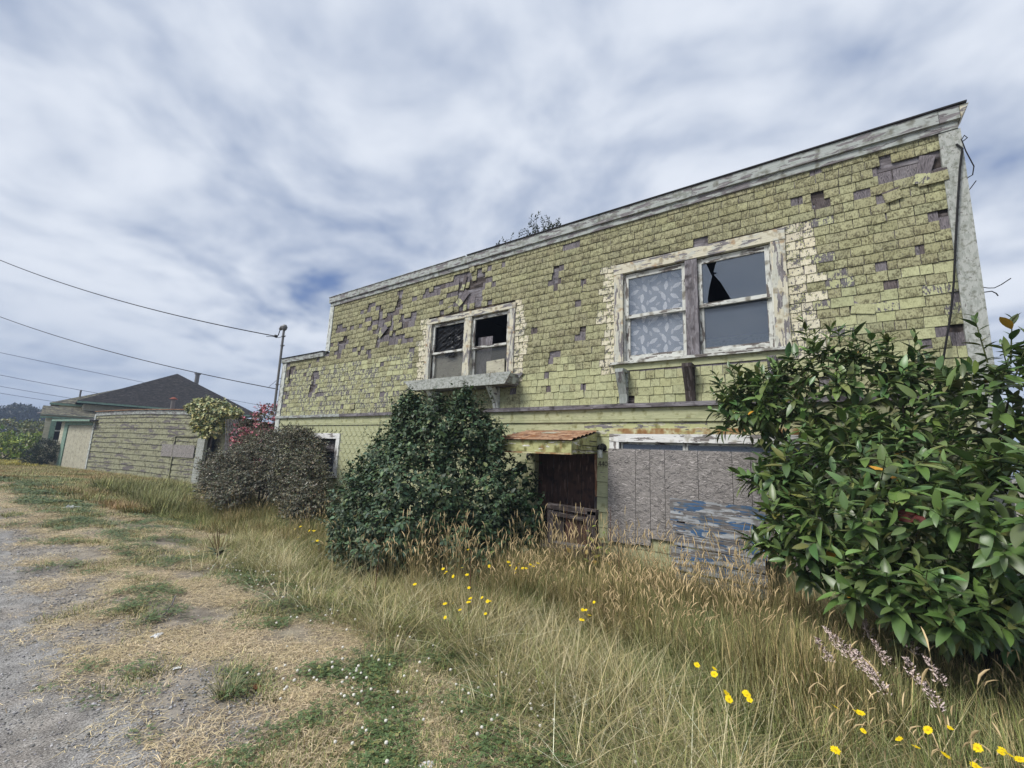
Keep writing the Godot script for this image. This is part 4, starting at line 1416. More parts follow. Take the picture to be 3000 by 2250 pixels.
func build_fixtures():
	# ---- window box under the small window
	var b := thing("window_box", "grey white wooden window box under the broken small window", "window box", Vector3.ZERO)
	var f := Shape.new()
	f.prism(PackedVector2Array([Vector2(-6.95, 2.845), Vector2(-4.52, 2.845), Vector2(-4.38, 3.062), Vector2(-7.22, 3.062)]), 0.385, 0.41, Transform3D.IDENTITY, Vector2(0.4, 0.3))
	put("front_board", f, M.corner, b)
	bar("bottom_board", -6.98, 2.846, -4.50, 2.868, 0.035, 0.384, M.bare_wood, b)
	for q in [[-4.47, -1.0], [-7.05, 1.0]]:
		var e := Shape.new()
		e.prism(PackedVector2Array([Vector2(0.035, 2.87), Vector2(0.384, 2.87), Vector2(0.384, 3.06), Vector2(0.035, 3.06)]), 0.0, 0.022, Transform3D(Basis(Vector3(0, 0, 1), Vector3(0, 1, 0), Vector3(-1, 0, 0)), Vector3(q[0], 0, 0)))
		put("end_board", e, M.trim, b)
	var r := Shape.new()
	r.prism(PackedVector2Array([Vector2(-4.60, 2.87), Vector2(-4.36, 3.09), Vector2(-4.60, 3.09)]), 0.034, 0.06)
	put("end_cheek", r, M.trim, b)
	for x in [-6.55, -4.95]:
		var s := Shape.new()
		s.prism(PackedVector2Array([Vector2(0.032, 2.455), Vector2(0.07, 2.455), Vector2(0.11, 2.56), Vector2(0.30, 2.80), Vector2(0.33, 2.844), Vector2(0.18, 2.844), Vector2(0.10, 2.72), Vector2(0.075, 2.844), Vector2(0.032, 2.844)]), -0.06, 0.06, Transform3D(Basis(Vector3(0, 0, 1), Vector3(0, 1, 0), Vector3(-1, 0, 0)), Vector3(x, 0, 0)), Vector2(x, 0.2))
		put("bracket", s, M.pale_trim, b)
	bar("soil", -6.95, 2.87, -4.53, 3.00, 0.04, 0.38, M.dark_wood, b)
	# ---- the brackets of a lost window box
	var k := thing("empty_bracket", "grey wooden bracket under the leaf curtain, leftmost of three", "bracket", Vector3.ZERO, 0.0, "brackets left under the large window")
	bracket(k, -2.44, M.trim)
	k = thing("empty_bracket", "dark weathered bracket under the bare mullion of the large window", "bracket", Vector3.ZERO, 0.0, "brackets left under the large window")
	bracket(k, -1.45, M.dark_wood)
	k = thing("empty_bracket", "pale bracket beside the big leaved shrub, rightmost of three", "bracket", Vector3.ZERO, 0.0, "brackets left under the large window")
	bracket(k, -0.42, M.bare_wood, 0.10)
	# ---- lamp by the door
	var l := thing("wall_lamp", "black outdoor wall lamp with clear glass beside the awning", "lamp", Vector3(-2.80, 1.74, 0.017))
	var p := Shape.new()
	p.lathe(PackedVector2Array([Vector2(0.0, 0.0), Vector2(0.062, 0.0), Vector2(0.062, 0.014), Vector2(0.045, 0.028), Vector2(0.0, 0.03)]), 20, Transform3D(Basis(Vector3.RIGHT, PI / 2), Vector3(0, 0.03, 0)))
	put("back_plate", p, M.black_metal, l)
	p = Shape.new()
	p.tube(PackedVector3Array([Vector3(0, 0.03, 0.02), Vector3(0, 0.045, 0.07), Vector3(-0.0, 0.04, 0.11)]), PackedFloat32Array([0.016, 0.016, 0.018]), 8)
	put("arm", p, M.black_metal, l)
	p = Shape.new()
	p.lathe(PackedVector2Array([Vector2(0.048, -0.025), Vector2(0.052, 0.0), Vector2(0.045, 0.03), Vector2(0.025, 0.052), Vector2(0.0, 0.058)]), 18, Transform3D(Basis.IDENTITY, Vector3(0, 0.015, 0.115)))
	put("hood", p, M.black_metal, l)
	p = Shape.new()
	p.lathe(PackedVector2Array([Vector2(0.0, -0.140), Vector2(0.034, -0.138), Vector2(0.042, -0.125), Vector2(0.043, -0.012)]), 18, Transform3D(Basis.IDENTITY, Vector3(0, 0.0, 0.115)))
	put("glass_jar", p, M.clear_lamp, l)
	p = Shape.new()
	p.lathe(PackedVector2Array([Vector2(0.0, -0.09), Vector2(0.018, -0.082), Vector2(0.024, -0.06), Vector2(0.014, -0.02), Vector2(0.012, 0.0)]), 12, Transform3D(Basis.IDENTITY, Vector3(0, 0.0, 0.115)))
	put("bulb", p, M.bulb_white, l)
	# ---- house number
	var tm := TextMesh.new()
	tm.text = "440"
	var fo := SystemFont.new()
	fo.font_names = PackedStringArray(["Droid Sans"])
	tm.font = fo
	tm.font_size = 32
	tm.pixel_size = 0.0030
	tm.depth = 0.006
	var num := mesh_node("house_number", tm, M.dark_wood, self)
	num.position = Vector3(-2.80, 1.512, 0.021)
	tag(num, "thin dark house number 440 on the green boards under the lamp", "house number")
	# ---- iron ring left of the door
	var ring := thing("iron_ring", "pale curled iron ornament on the wall left of the door", "ornament", Vector3(-4.19, 1.585, 0.02))
	var rp := PackedVector3Array()
	for i in 30:
		var a := i / 29.0 * TAU * 1.6
		var q := 0.058 - 0.026 * i / 29.0
		rp.append(Vector3(cos(a) * q, sin(a) * q, 0.010))
	put("scroll", wire(rp, 0.007, 6), M.bare_wood, ring)
	# ---- board left on the awning
	var sc := thing("wood_scrap", "pale scrap of wood lying on the rusty awning roof", "wood scrap", Vector3(-3.55, 1.972, 0.36), 0.35)
	var sh := Shape.new()
	sh.prism(PackedVector2Array([Vector2(-0.16, -0.05), Vector2(0.10, -0.06), Vector2(0.17, 0.0), Vector2(0.12, 0.06), Vector2(-0.09, 0.05)]), 0.0, 0.012, Transform3D(Basis(Vector3.RIGHT, -PI / 2 + 0.2), Vector3.ZERO))
	put("splinter", sh, M.garage_door, sc)
	build_mast()
	build_cables()
	build_barrier()
	build_porch()
	build_box_weeds()

func build_mast():
	var t := thing("service_mast", "grey service pipe with weatherhead at the left corner of the building", "mast", Vector3(-13.36, 0, 0.10))
	put("pipe", wire(PackedVector3Array([Vector3(0.02, 2.6, 0), Vector3(0.0, 4.1, 0), Vector3(-0.02, 5.16, 0)]), 0.035, 10), M.steel, t)
	var s := Shape.new()
	s.lathe(PackedVector2Array([Vector2(0.04, 5.12), Vector2(0.075, 5.17), Vector2(0.085, 5.24), Vector2(0.05, 5.30), Vector2(0.0, 5.31)]), 12)
	s.tube(PackedVector3Array([Vector3(0, 5.23, 0), Vector3(-0.12, 5.24, 0.02), Vector3(-0.20, 5.17, 0.03)]), PackedFloat32Array([0.06, 0.06, 0.045]), 8)
	put("weatherhead", s, M.steel, t)
	for y in [4.92, 4.62, 3.4]:
		var c := Shape.new()
		c.lathe(PackedVector2Array([Vector2(0.036, y), Vector2(0.052, y + 0.004), Vector2(0.052, y + 0.03), Vector2(0.036, y + 0.034)]), 10)
		c.box(Vector3(0.06, y + 0.017, -0.01), Vector3(0.11, 0.02, 0.02))
		put("clamp", c, M.steel, t)
	s = Shape.new()
	s.lathe(PackedVector2Array([Vector2(0.0, -0.06), Vector2(0.045, -0.05), Vector2(0.05, 0.02), Vector2(0.03, 0.06), Vector2(0.0, 0.06)]), 10, Transform3D(Basis(Vector3.BACK, 1.2), Vector3(-0.36, 4.97, 0.06)))
	put("insulator", s, M.black_metal, t)
	put("drip_loop", wire(PackedVector3Array([Vector3(-0.2, 5.17, 0.03), Vector3(-0.22, 5.0, 0.05), Vector3(-0.28, 4.94, 0.06), Vector3(-0.36, 4.97, 0.06)]), 0.014), M.cable, t)
	put("drip_loop", wire(PackedVector3Array([Vector3(0.0, 4.92, 0.03), Vector3(-0.18, 4.90, 0.05), Vector3(-0.42, 4.96, 0.07), Vector3(-0.8, 5.0, 0.14)]), 0.009), M.cable, t)
	# overhead lines
	var o := put("power_line", wire(hang(Vector3(-13.72, 4.97, 0.16), Vector3(-36.0, 11.9, 7.6), 0.62, 40), 0.016), M.cable, self)
	tag(o, "thick black service line sagging from the mast to the upper left", "cable", "overhead lines")
	o = put("power_line", wire(hang(Vector3(-13.3, 3.27, 0.08), Vector3(-36.0, 8.9, 7.2), 0.5, 40), 0.013), M.cable, self)
	tag(o, "thin line from the building's left corner rising left below the service line", "cable", "overhead lines")
	o = put("phone_wire", wire(PackedVector3Array([Vector3(-13.26, 3.62, 0.05), Vector3(-13.42, 3.58, 0.08), Vector3(-13.56, 3.47, 0.12), Vector3(-13.72, 3.36, 0.16)]), 0.006), M.cable, self)
	tag(o, "short bent wire end at the building's left corner", "wire")
	var far := [[Vector3(-69.8, 10.3, 1.7), Vector3(-58.0, 6.0, -26.0), "highest of the faint far lines, crossing behind the dark roof"], [Vector3(-69.8, 8.0, 1.7), Vector3(-64.0, 5.7, -14.0), "faint far line passing just over the mossy roof"], [Vector3(-79.8, 7.5, 0.5), Vector3(-72.0, 5.4, -14.0), "lower faint far line above the dark trees"], [Vector3(-79.8, 6.7, 0.5), Vector3(-72.0, 4.8, -14.0), "lowest faint far line above the dark trees"]]
	for q in far:
		o = put("power_line", wire(hang(q[0] + (q[0] - q[1]) * 0.5, q[1], 0.3, 20), 0.022), M.cable, self)
		tag(o, q[2], "cable", "overhead lines")

func build_cables():
	var o := put("hanging_cable", wire(PackedVector3Array([Vector3(1.50, 5.30, 0.06), Vector3(1.54, 5.22, 0.07), Vector3(1.50, 5.0, 0.07), Vector3(1.44, 4.55, 0.07), Vector3(1.38, 4.08, 0.07), Vector3(1.33, 3.67, 0.08), Vector3(1.27, 3.3, 0.09), Vector3(1.19, 2.92, 0.10), Vector3(1.07, 2.32, 0.12), Vector3(1.0, 1.9, 0.14)]), 0.011, 6), M.cable, self)
	tag(o, "black cable hanging down the wall beside the right corner board", "cable")
	o = put("loose_wires", wire(PackedVector3Array([Vector3(1.55, 3.59, 0.0), Vector3(1.60, 3.57, 0.0), Vector3(1.64, 3.56, 0.01), Vector3(1.69, 3.585, 0.01), Vector3(1.77, 3.645, 0.0)]), 0.005), M.cable, self)
	tag(o, "bent wire sticking out of the right corner against the sky", "wire", "cut wires at the right corner")
	o = put("loose_wires", wire(PackedVector3Array([Vector3(1.55, 3.53, 0.0), Vector3(1.62, 3.53, 0.0), Vector3(1.65, 3.50, 0.0), Vector3(1.66, 3.47, 0.0)]), 0.006), M.cable, self)
	tag(o, "short drooping wire end just under the bent wire", "wire", "cut wires at the right corner")
	o = put("loose_wires", wire(PackedVector3Array([Vector3(1.555, 5.33, 0.02), Vector3(1.60, 5.36, 0.03), Vector3(1.58, 5.40, 0.03), Vector3(1.55, 5.35, 0.04), Vector3(1.57, 5.2, 0.04), Vector3(1.62, 5.0, 0.02), Vector3(1.60, 4.9, 0.02), Vector3(1.56, 4.88, 0.02)]), 0.006), M.cable, self)
	tag(o, "small loop of wire at the top of the right corner board", "wire", "cut wires at the right corner")
	o = put("loose_wires", wire(PackedVector3Array([Vector3(1.55, 4.72, 0.02), Vector3(1.58, 4.76, 0.02), Vector3(1.625, 4.83, 0.0)]), 0.005), M.cable, self)
	tag(o, "short straight wire stub on the upper right corner board", "wire", "cut wires at the right corner")

func build_barrier():
	var t := thing("plank_barrier", "peeling blue and white planks stacked as a barrier before the boarded window", "barrier", Vector3(-1.10, 0.0, 0.50), 0.03)
	var ys := [1.04, 0.895, 0.735, 0.59, 0.44, 0.29, 0.13, -0.03, -0.18]
	for k in ys.size():
		var wd := rnd(1.02, 1.10)
		var q := board("plank", Vector3(rnd(-0.03, 0.03), ys[k], rnd(0, 0.012)), Vector3(wd, rnd(0.125, 0.142), 0.026), M.blue_board, t, Basis(Vector3.BACK, -0.012 - rng.randf() * 0.02))
		q.set_meta("label", "cracked plank with blue and white paint")
	board("post", Vector3(0.50, 0.36, -0.05), Vector3(0.09, 1.5, 0.07), M.dark_wood, t)
	board("post", Vector3(-0.42, 0.30, -0.05), Vector3(0.09, 1.3, 0.07), M.dark_wood, t)

func build_porch():
	var t := thing("porch_rail", "rotten grey porch railing in front of the brown doorway", "railing", Vector3(-3.0, 0.0, 0.62))
	board("top_rail", Vector3(-0.02, 0.845, 0.0), Vector3(0.80, 0.075, 0.10), M.dark_wood, t, Basis(Vector3.BACK, -0.03))
	board("rail", Vector3(-0.06, 0.74, 0.02), Vector3(0.62, 0.06, 0.04), M.dark_wood, t, Basis(Vector3.BACK, -0.05))
	board("post", Vector3(0.31, 0.27, 0.0), Vector3(0.13, 1.15, 0.10), M.dark_wood, t)
	board("post", Vector3(-0.36, 0.20, 0.0), Vector3(0.10, 1.2, 0.10), M.dark_wood, t)
	board("panel_board", Vector3(-0.05, 0.52, -0.03), Vector3(0.16, 0.62, 0.022), M.door_sheet, t)
	board("panel_board", Vector3(0.14, 0.50, -0.03), Vector3(0.16, 0.66, 0.022), M.door_sheet, t)
	board("panel_board", Vector3(-0.24, 0.50, -0.03), Vector3(0.16, 0.64, 0.022), M.dark_wood, t)
	board("step_board", Vector3(-0.08, 0.25, 0.06), Vector3(0.86, 0.17, 0.04), M.dark_wood, t, Basis(Vector3.BACK, -0.02))
	board("step_board", Vector3(-0.05, 0.0, 0.10), Vector3(0.80, 0.15, 0.04), M.dark_wood, t)
	board("tread", Vector3(-0.05, 0.345, -0.16), Vector3(0.80, 0.03, 0.40), M.bare_wood, t)

# ------------------------------------------------------------------ plants
# A leaf one unit long along +x, blade in xz, normal +y; fold and droop give it depth.
func leaf_mesh(width: float, fold: float, droop: float, cuts := 4, tip := 1.0) -> ArrayMesh:
	var st := SurfaceTool.new()
	st.begin(Mesh.PRIMITIVE_TRIANGLES)
	st.set_smooth_group(0)
	st.set_color(Color(1, 1, 1))
	var mid := []
	var l := []
	var r := []
	for i in cuts + 1:
		var t := float(i) / cuts
		var w := width * 0.5 * pow(sin(PI * pow(t, 0.85 * tip)), 0.8) if i > 0 and i < cuts else 0.0
		var y := -droop * t * t
		mid.append(Vector3(t, y, 0))
		l.append(Vector3(t - 0.02, y + fold * w, -w))
		r.append(Vector3(t - 0.02, y + fold * w, w))
	for i in cuts:
		for q in [[mid[i], l[i], l[i + 1]], [mid[i], l[i + 1], mid[i + 1]], [mid[i], mid[i + 1], r[i + 1]], [mid[i], r[i + 1], r[i]]]:
			if q[0].distance_to(q[1]) < 1e-4 or q[1].distance_to(q[2]) < 1e-4 or q[0].distance_to(q[2]) < 1e-4:
				continue
			for p in q:
				st.add_vertex(p)
	st.generate_normals()
	return st.commit()

func leaf_frame(at: Vector3, dir: Vector3, up: Vector3, size: float) -> Transform3D:
	var x := dir.normalized()
	var z := x.cross(up)
	if z.length() < 0.01:
		z = x.cross(Vector3.RIGHT)
	z = z.normalized()
	var y := z.cross(x).normalized()
	return Transform3D(Basis(x * size, y * size, z * size), at)

func any_dir() -> Vector3:
	return Vector3(rng.randfn(0, 1), rng.randfn(0, 1), rng.randfn(0, 1)).normalized()

# points on the skin of a union of ellipsoids [centre, radii], with the outward direction
func skin_points(blobs: Array, count: int, depth: float, rough_ := 1.9, lumpy := 0.38) -> Array:
	var out := []
	var total := 0.0
	var areas := []
	for b in blobs:
		var a: float = b[1].x * b[1].y + b[1].y * b[1].z + b[1].x * b[1].z
		areas.append(a)
		total += a
	var tries := 0
	while out.size() < count and tries < count * 30:
		tries += 1
		var pick := rng.randf() * total
		var k := 0
		while pick > areas[k] and k < blobs.size() - 1:
			pick -= areas[k]
			k += 1
		var d := any_dir()
		var c: Vector3 = blobs[k][0]
		var r: Vector3 = blobs[k][1]
		var s := 1.0 - depth * pow(rng.randf(), 1.5) + rng.randfn(0, 0.05)
		# uneven outline: lobes and hollows
		var q0 := c + d * r
		var bump := n_b.get_noise_3d(q0.x * rough_, q0.y * rough_, q0.z * rough_)
		if bump < -0.28 and rng.randf() < 0.8:
			continue
		s *= 1.0 + lumpy * bump
		var p := c + d * r * s
		var inside := false
		for j in blobs.size():
			if j != k:
				var q: Vector3 = (p - blobs[j][0]) / blobs[j][1]
				if q.length_squared() < 0.62:
					inside = true
					break
		if inside:
			continue
		out.append([p, (d / r).normalized(), k])
	return out

# one shoot: stem and leaves in a spiral; returns leaf transforms
func shoot(tip: Vector3, dir: Vector3, length: float, leaves: int, size: float, spread_: float, hang_: float, stems: Shape, stem_r: float) -> Array:
	var out := []
	var d := dir.normalized()
	var bend := Vector3(0, 0.25, 0)
	var base := tip - d * length
	var side := d.cross(Vector3.UP if absf(d.y) < 0.95 else Vector3.RIGHT).normalized()
	var up := side.cross(d)
	if stem_r > 0.0:
		stems.tube(PackedVector3Array([base, base.lerp(tip, 0.5) + bend * length * 0.05, tip]), PackedFloat32Array([stem_r, stem_r * 0.8, stem_r * 0.4]), 4, false)
	var ph := rng.randf() * TAU
	for i in leaves:
		var t := (i + 0.6) / leaves
		var a := ph + i * 2.39996
		var rad := side * cos(a) + up * sin(a)
		var mixd := lerpf(spread_, spread_ * 0.45, t)
		var ld := (rad * mixd + d * (1.0 - mixd * 0.6) + Vector3(0, -hang_, 0) * rnd(0.4, 1.3) + any_dir() * 0.18).normalized()
		var nrm := (d * 0.8 + Vector3.UP * 0.9 - rad * 0.1 + any_dir() * 0.25).normalized()
		out.append(leaf_frame(base.lerp(tip, t), ld, nrm, size * rnd(0.5, 1.2) * (1.0 if t < 0.85 else 0.65)))
	return out

# leaves through the inside of the crown
func fill_leaves(blobs: Array, count: int, size: float) -> Array:
	var out := []
	for i in count:
		var b = blobs[rng.randi() % blobs.size()]
		var r: Vector3 = b[1]
		var p: Vector3 = b[0] + any_dir() * r * (0.86 * pow(rng.randf(), 0.4))
		out.append(leaf_frame(p, any_dir() + Vector3(0, -0.2, 0.2), Vector3.UP + any_dir() * 0.8, size * rnd(0.7, 1.1)))
	return out

func finish_leaves(t: Node3D, xf: Array, cols: PackedColorArray, meshes: Array, mat_: StandardMaterial3D, singles: int):
	# the nearest leaves are parts of their own, the rest one mass
	var order := range(xf.size())
	if singles > 0:
		var key := PackedFloat32Array()
		for x in xf:
			key.append(x.origin.distance_to(EYE))
		order.sort_custom(func(a, b): return key[a] < key[b])
	var shades := {}
	for k in mini(singles, xf.size()):
		var i: int = order[k]
		var c := cols[i]
		var q := "%d_%d" % [int(c.g * 40.0), int(c.r * 24.0)]
		if not shades.has(q):
			var m: StandardMaterial3D = mat_.duplicate()
			m.vertex_color_use_as_albedo = false
			m.albedo_color = c.linear_to_srgb()
			shades[q] = m
		var o := mesh_node("leaf", meshes[i % meshes.size()], shades[q], t)
		o.transform = xf[i]
	for m in meshes.size():
		var part := []
		var pc := PackedColorArray()
		for k in range(mini(singles, xf.size()), xf.size()):
			var i: int = order[k]
			if i % meshes.size() == m:
				part.append(xf[i])
				pc.append(cols[i])
		if part.size():
			swarm("foliage", meshes[m], mat_, part, pc, t)

func limbs(t: Node3D, base: Vector3, tips: Array, col: Color, r0: float):
	var s := Shape.new()
	s.col = col
	for p in tips:
		var m: Vector3 = base.lerp(p, 0.5) + Vector3(rnd(-0.08, 0.08), rnd(0.0, 0.12), rnd(-0.08, 0.08))
		s.tube(PackedVector3Array([base + Vector3(rnd(-0.12, 0.12), -0.05, rnd(-0.12, 0.12)), base.lerp(m, 0.6) + Vector3(rnd(-0.04, 0.04), 0, rnd(-0.04, 0.04)), m, p]), PackedFloat32Array([r0, r0 * 0.75, r0 * 0.5, r0 * 0.2]), 5, false)
	put("branches", s, M.twig, t)

func jitter(c: Color, k: float) -> Color:
	var f := exp(rng.randfn(0.0, k))
	return Color(c.r * f * exp(rng.randfn(0, k * 0.5)), c.g * f, c.b * f * exp(rng.randfn(0, k * 0.5)))

func build_shrubs():
	build_laurel()
	build_green_bush()
	build_grey_shrub()
	build_vine()
	build_left_plants()
	build_tree_behind()
	build_hedge()

func build_laurel():
	var t := thing("laurel_shrub", "large dark green shrub with long glossy leaves at the right corner", "shrub", Vector3.ZERO)
	var blobs := [[Vector3(0.30, 2.36, 0.85), Vector3(0.85, 0.68, 0.50)], [Vector3(-0.50, 2.28, 0.90), Vector3(0.52, 0.46, 0.40)], [Vector3(1.30, 2.15, 1.25), Vector3(0.65, 0.60, 0.60)], [Vector3(0.50, 1.55, 1.55), Vector3(0.80, 0.62, 0.72)], [Vector3(0.30, 1.22, 2.15), Vector3(0.62, 0.34, 0.42)], [Vector3(1.15, 1.35, 2.30), Vector3(0.70, 0.50, 0.62)], [Vector3(-0.25, 1.50, 1.45), Vector3(0.38, 0.38, 0.36)], [Vector3(1.9, 1.7, 2.0), Vector3(0.7, 0.7, 0.8)], [Vector3(0.75, 0.85, 1.9), Vector3(0.60, 0.40, 0.5)], [Vector3(-0.15, 0.95, 1.75), Vector3(0.42, 0.40, 0.40)], [Vector3(0.50, 0.80, 2.30), Vector3(0.55, 0.34, 0.40)], [Vector3(1.0, 0.45, 1.1), Vector3(0.75, 0.55, 0.55)], [Vector3(1.75, 0.85, 1.4), Vector3(0.5, 0.5, 0.5)]]
	var stems := Shape.new()
	stems.col = Color(0.09, 0.10, 0.04)
	var xf := []
	var pts := skin_points(blobs, 880, 0.32)
	for p in pts:
		if p[0].z < 0.12:
			continue
		if p[1].y < -0.35 and rng.randf() < 0.6:
			continue
		var d: Vector3 = (p[1] + Vector3(0, 0.55, 0) + any_dir() * 0.35).normalized()
		xf.append_array(shoot(p[0], d, rnd(0.16, 0.34), 8 + rng.randi() % 6, 0.186, 0.95, 0.34, stems, 0.005))
	# long upright shoots above the mass, and a low one reaching left over the planks
	for q in [[Vector3(0.05, 3.12, 0.75), Vector3(0.1, 1, 0.1)], [Vector3(-0.06, 3.25, 0.8), Vector3(-0.15, 1, 0)], [Vector3(0.2, 3.1, 0.9), Vector3(0.25, 1, 0.1)], [Vector3(0.85, 2.95, 0.9), Vector3(0.1, 1, 0.1)], [Vector3(-0.80, 2.72, 1.0), Vector3(-0.3, 1, 0.1)], [Vector3(-1.02, 2.45, 1.0), Vector3(-0.9, 0.5, 0.1)], [Vector3(-1.0, 2.0, 1.05), Vector3(-0.9, 0.2, 0.2)], [Vector3(0.38, 2.98, 0.9), Vector3(0.2, 1, 0)], [Vector3(0.62, 3.0, 0.8), Vector3(-0.1, 1, 0.1)], [Vector3(1.17, 2.95, 1.30), Vector3(-0.1, 1, 0)], [Vector3(1.45, 2.78, 1.5), Vector3(0.35, 1, 0)], [Vector3(1.62, 2.7, 1.6), Vector3(0.3, 1, 0.1)], [Vector3(-0.96, 2.66, 0.95), Vector3(-0.35, 1, 0)], [Vector3(-0.60, 2.60, 1.0), Vector3(-0.2, 1, 0.1)], [Vector3(-0.74, 1.52, 1.52), Vector3(-0.9, 0.35, 0.2)], [Vector3(-0.52, 1.40, 1.62), Vector3(-0.8, 0.2, 0.3)], [Vector3(1.35, 2.86, 1.45), Vector3(0.1, 1, 0.1)], [Vector3(-0.62, 0.80, 1.45), Vector3(-0.9, 0.1, 0.3)], [Vector3(-0.95, 2.18, 1.0), Vector3(-0.9, 0.3, 0.1)], [Vector3(1.75, 2.9, 1.3), Vector3(0.1, 1, 0)], [Vector3(2.0, 2.85, 1.5), Vector3(0.2, 1, 0)]]:
		xf.append_array(shoot(q[0], q[1], rnd(0.34, 0.5), 13, 0.145, 0.9, 0.12, stems, 0.006))
	xf.append_array(fill_leaves(blobs, 2600, 0.15))
	var cols := PackedColorArray()
	for x in xf:
		var c := jitter(Color(0.088, 0.142, 0.044), 0.27)
		var k := rng.randf()
		if k < 0.10:
			c = jitter(Color(0.14, 0.22, 0.06), 0.15)
		elif k < 0.22:
			c = jitter(Color(0.13, 0.15, 0.05), 0.2)
		elif k < 0.2225:
			c = Color(0.55, 0.28, 0.035)
		cols.append(c)
	limbs(t, Vector3(0.75, -0.25, 1.15), [Vector3(0.3, 2.3, 0.85), Vector3(-0.45, 2.2, 0.9), Vector3(1.3, 2.2, 1.3), Vector3(0.5, 1.6, 1.6), Vector3(0.3, 1.1, 2.1), Vector3(1.2, 1.3, 2.3), Vector3(-0.3, 1.4, 1.5), Vector3(1.9, 1.7, 2.0), Vector3(0.7, 2.4, 0.9), Vector3(0.8, 0.8, 1.9)], Color(0.07, 0.06, 0.045), 0.035)
	put("twigs", stems, M.twig, t)
	finish_leaves(t, xf, cols, [leaf_mesh(0.33, 0.35, 0.16, 5, 1.0), leaf_mesh(0.31, 0.25, 0.30, 5, 0.95), leaf_mesh(0.36, 0.45, 0.08, 5, 1.05)], M.laurel_leaf, 300)
	# a dry red brown leaf cluster caught low in the shrub
	var red := []
	var rc := PackedColorArray()
	for i in 7:
		red.append(leaf_frame(Vector3(0.52, 1.30, 2.28) + any_dir() * 0.03, any_dir() + Vector3(0, -0.6, 0.5), Vector3.BACK, 0.10))
		rc.append(jitter(Color(0.12, 0.03, 0.025), 0.2))
	swarm("withered_leaves", leaf_mesh(0.6, 0.3, 0.3, 4), M.leaf, red, rc, t)

func build_green_bush():
	var t := thing("green_bush", "tall dense green bush in front of the window box and doorway", "bush", Vector3.ZERO)
	var blobs := [[Vector3(-5.25, 0.90, 1.75), Vector3(0.95, 0.90, 0.80)], [Vector3(-5.20, 1.62, 1.50), Vector3(0.60, 0.58, 0.50)], [Vector3(-4.72, 1.15, 1.30), Vector3(0.45, 0.90, 0.45)], [Vector3(-4.60, 2.00, 1.25), Vector3(0.40, 0.50, 0.34)], [Vector3(-6.05, 0.62, 2.05), Vector3(0.55, 0.72, 0.55)], [Vector3(-5.1, 0.42, 2.35), Vector3(0.70, 0.50, 0.42)], [Vector3(-5.80, 1.40, 1.80), Vector3(0.42, 0.50, 0.40)], [Vector3(-5.50, 2.00, 1.70), Vector3(0.36, 0.40, 0.30)], [Vector3(-4.32, 1.75, 1.0), Vector3(0.30, 0.42, 0.28)], [Vector3(-4.55, 2.42, 1.4), Vector3(0.14, 0.26, 0.14)], [Vector3(-5.40, 2.35, 1.75), Vector3(0.20, 0.22, 0.18)], [Vector3(-5.7, 0.15, 2.05), Vector3(0.8, 0.4, 0.6)], [Vector3(-5.05, 2.08, 1.50), Vector3(0.55, 0.46, 0.42)], [Vector3(-4.22, 0.85, 1.05), Vector3(0.50, 0.80, 0.42)], [Vector3(-4.25, 0.25, 1.6), Vector3(0.55, 0.5, 0.5)]]
	var stems := Shape.new()
	stems.col = Color(0.075, 0.065, 0.04)
	var xf := []
	for p in skin_points(blobs, 3000, 0.36, 2.2, 0.42):
		var d: Vector3 = (p[1] + Vector3(0, 0.45, 0) + any_dir() * 0.5).normalized()
		xf.append_array(shoot(p[0] + d * 0.04, d, rnd(0.12, 0.26), 6 + rng.randi() % 5, 0.084, 0.95, 0.42, stems, 0.0022))
	for p in skin_points(blobs, 230, 0.05, 2.2, 0.42):
		var d: Vector3 = (p[1] + Vector3(0, 0.7, 0) + any_dir() * 0.4).normalized()
		xf.append_array(shoot(p[0] + d * rnd(0.10, 0.24), d, rnd(0.25, 0.4), 10, 0.078, 0.9, 0.3, stems, 0.003))
	for i in 70:
		var b = blobs[[1, 3, 7, 6, 8, 3, 10, 9, 4, 7][rng.randi() % 10]]
		var p: Vector3 = b[0] + Vector3(rnd(-0.8, 0.8), rnd(0.85, 1.35), rnd(-0.6, 0.8)) * b[1]
		xf.append_array(shoot(p, Vector3(rnd(-0.4, 0.4), 1, rnd(-0.3, 0.3)), rnd(0.25, 0.42), 10, 0.066, 0.9, 0.3, stems, 0.003))
	xf.append_array(fill_leaves(blobs, 4500, 0.08))
	var cols := PackedColorArray()
	for x in xf:
		var c := jitter(Color(0.070, 0.112, 0.055), 0.30)
		if rng.randf() < 0.05:
			c = jitter(Color(0.12, 0.17, 0.055), 0.15)
		cols.append(c)
	limbs(t, Vector3(-5.0, -0.3, 1.4), [Vector3(-5.2, 1.8, 1.5), Vector3(-4.6, 1.9, 1.2), Vector3(-5.9, 1.0, 2.0), Vector3(-5.1, 0.7, 2.2), Vector3(-5.7, 2.2, 1.7), Vector3(-4.3, 1.5, 1.0), Vector3(-5.2, 1.2, 1.9)], Color(0.06, 0.05, 0.04), 0.022)
	put("twigs", stems, M.twig, t)
	finish_leaves(t, xf, cols, [leaf_mesh(0.56, 0.3, 0.22, 4), leaf_mesh(0.62, 0.2, 0.35, 4)], M.leaf, 300)

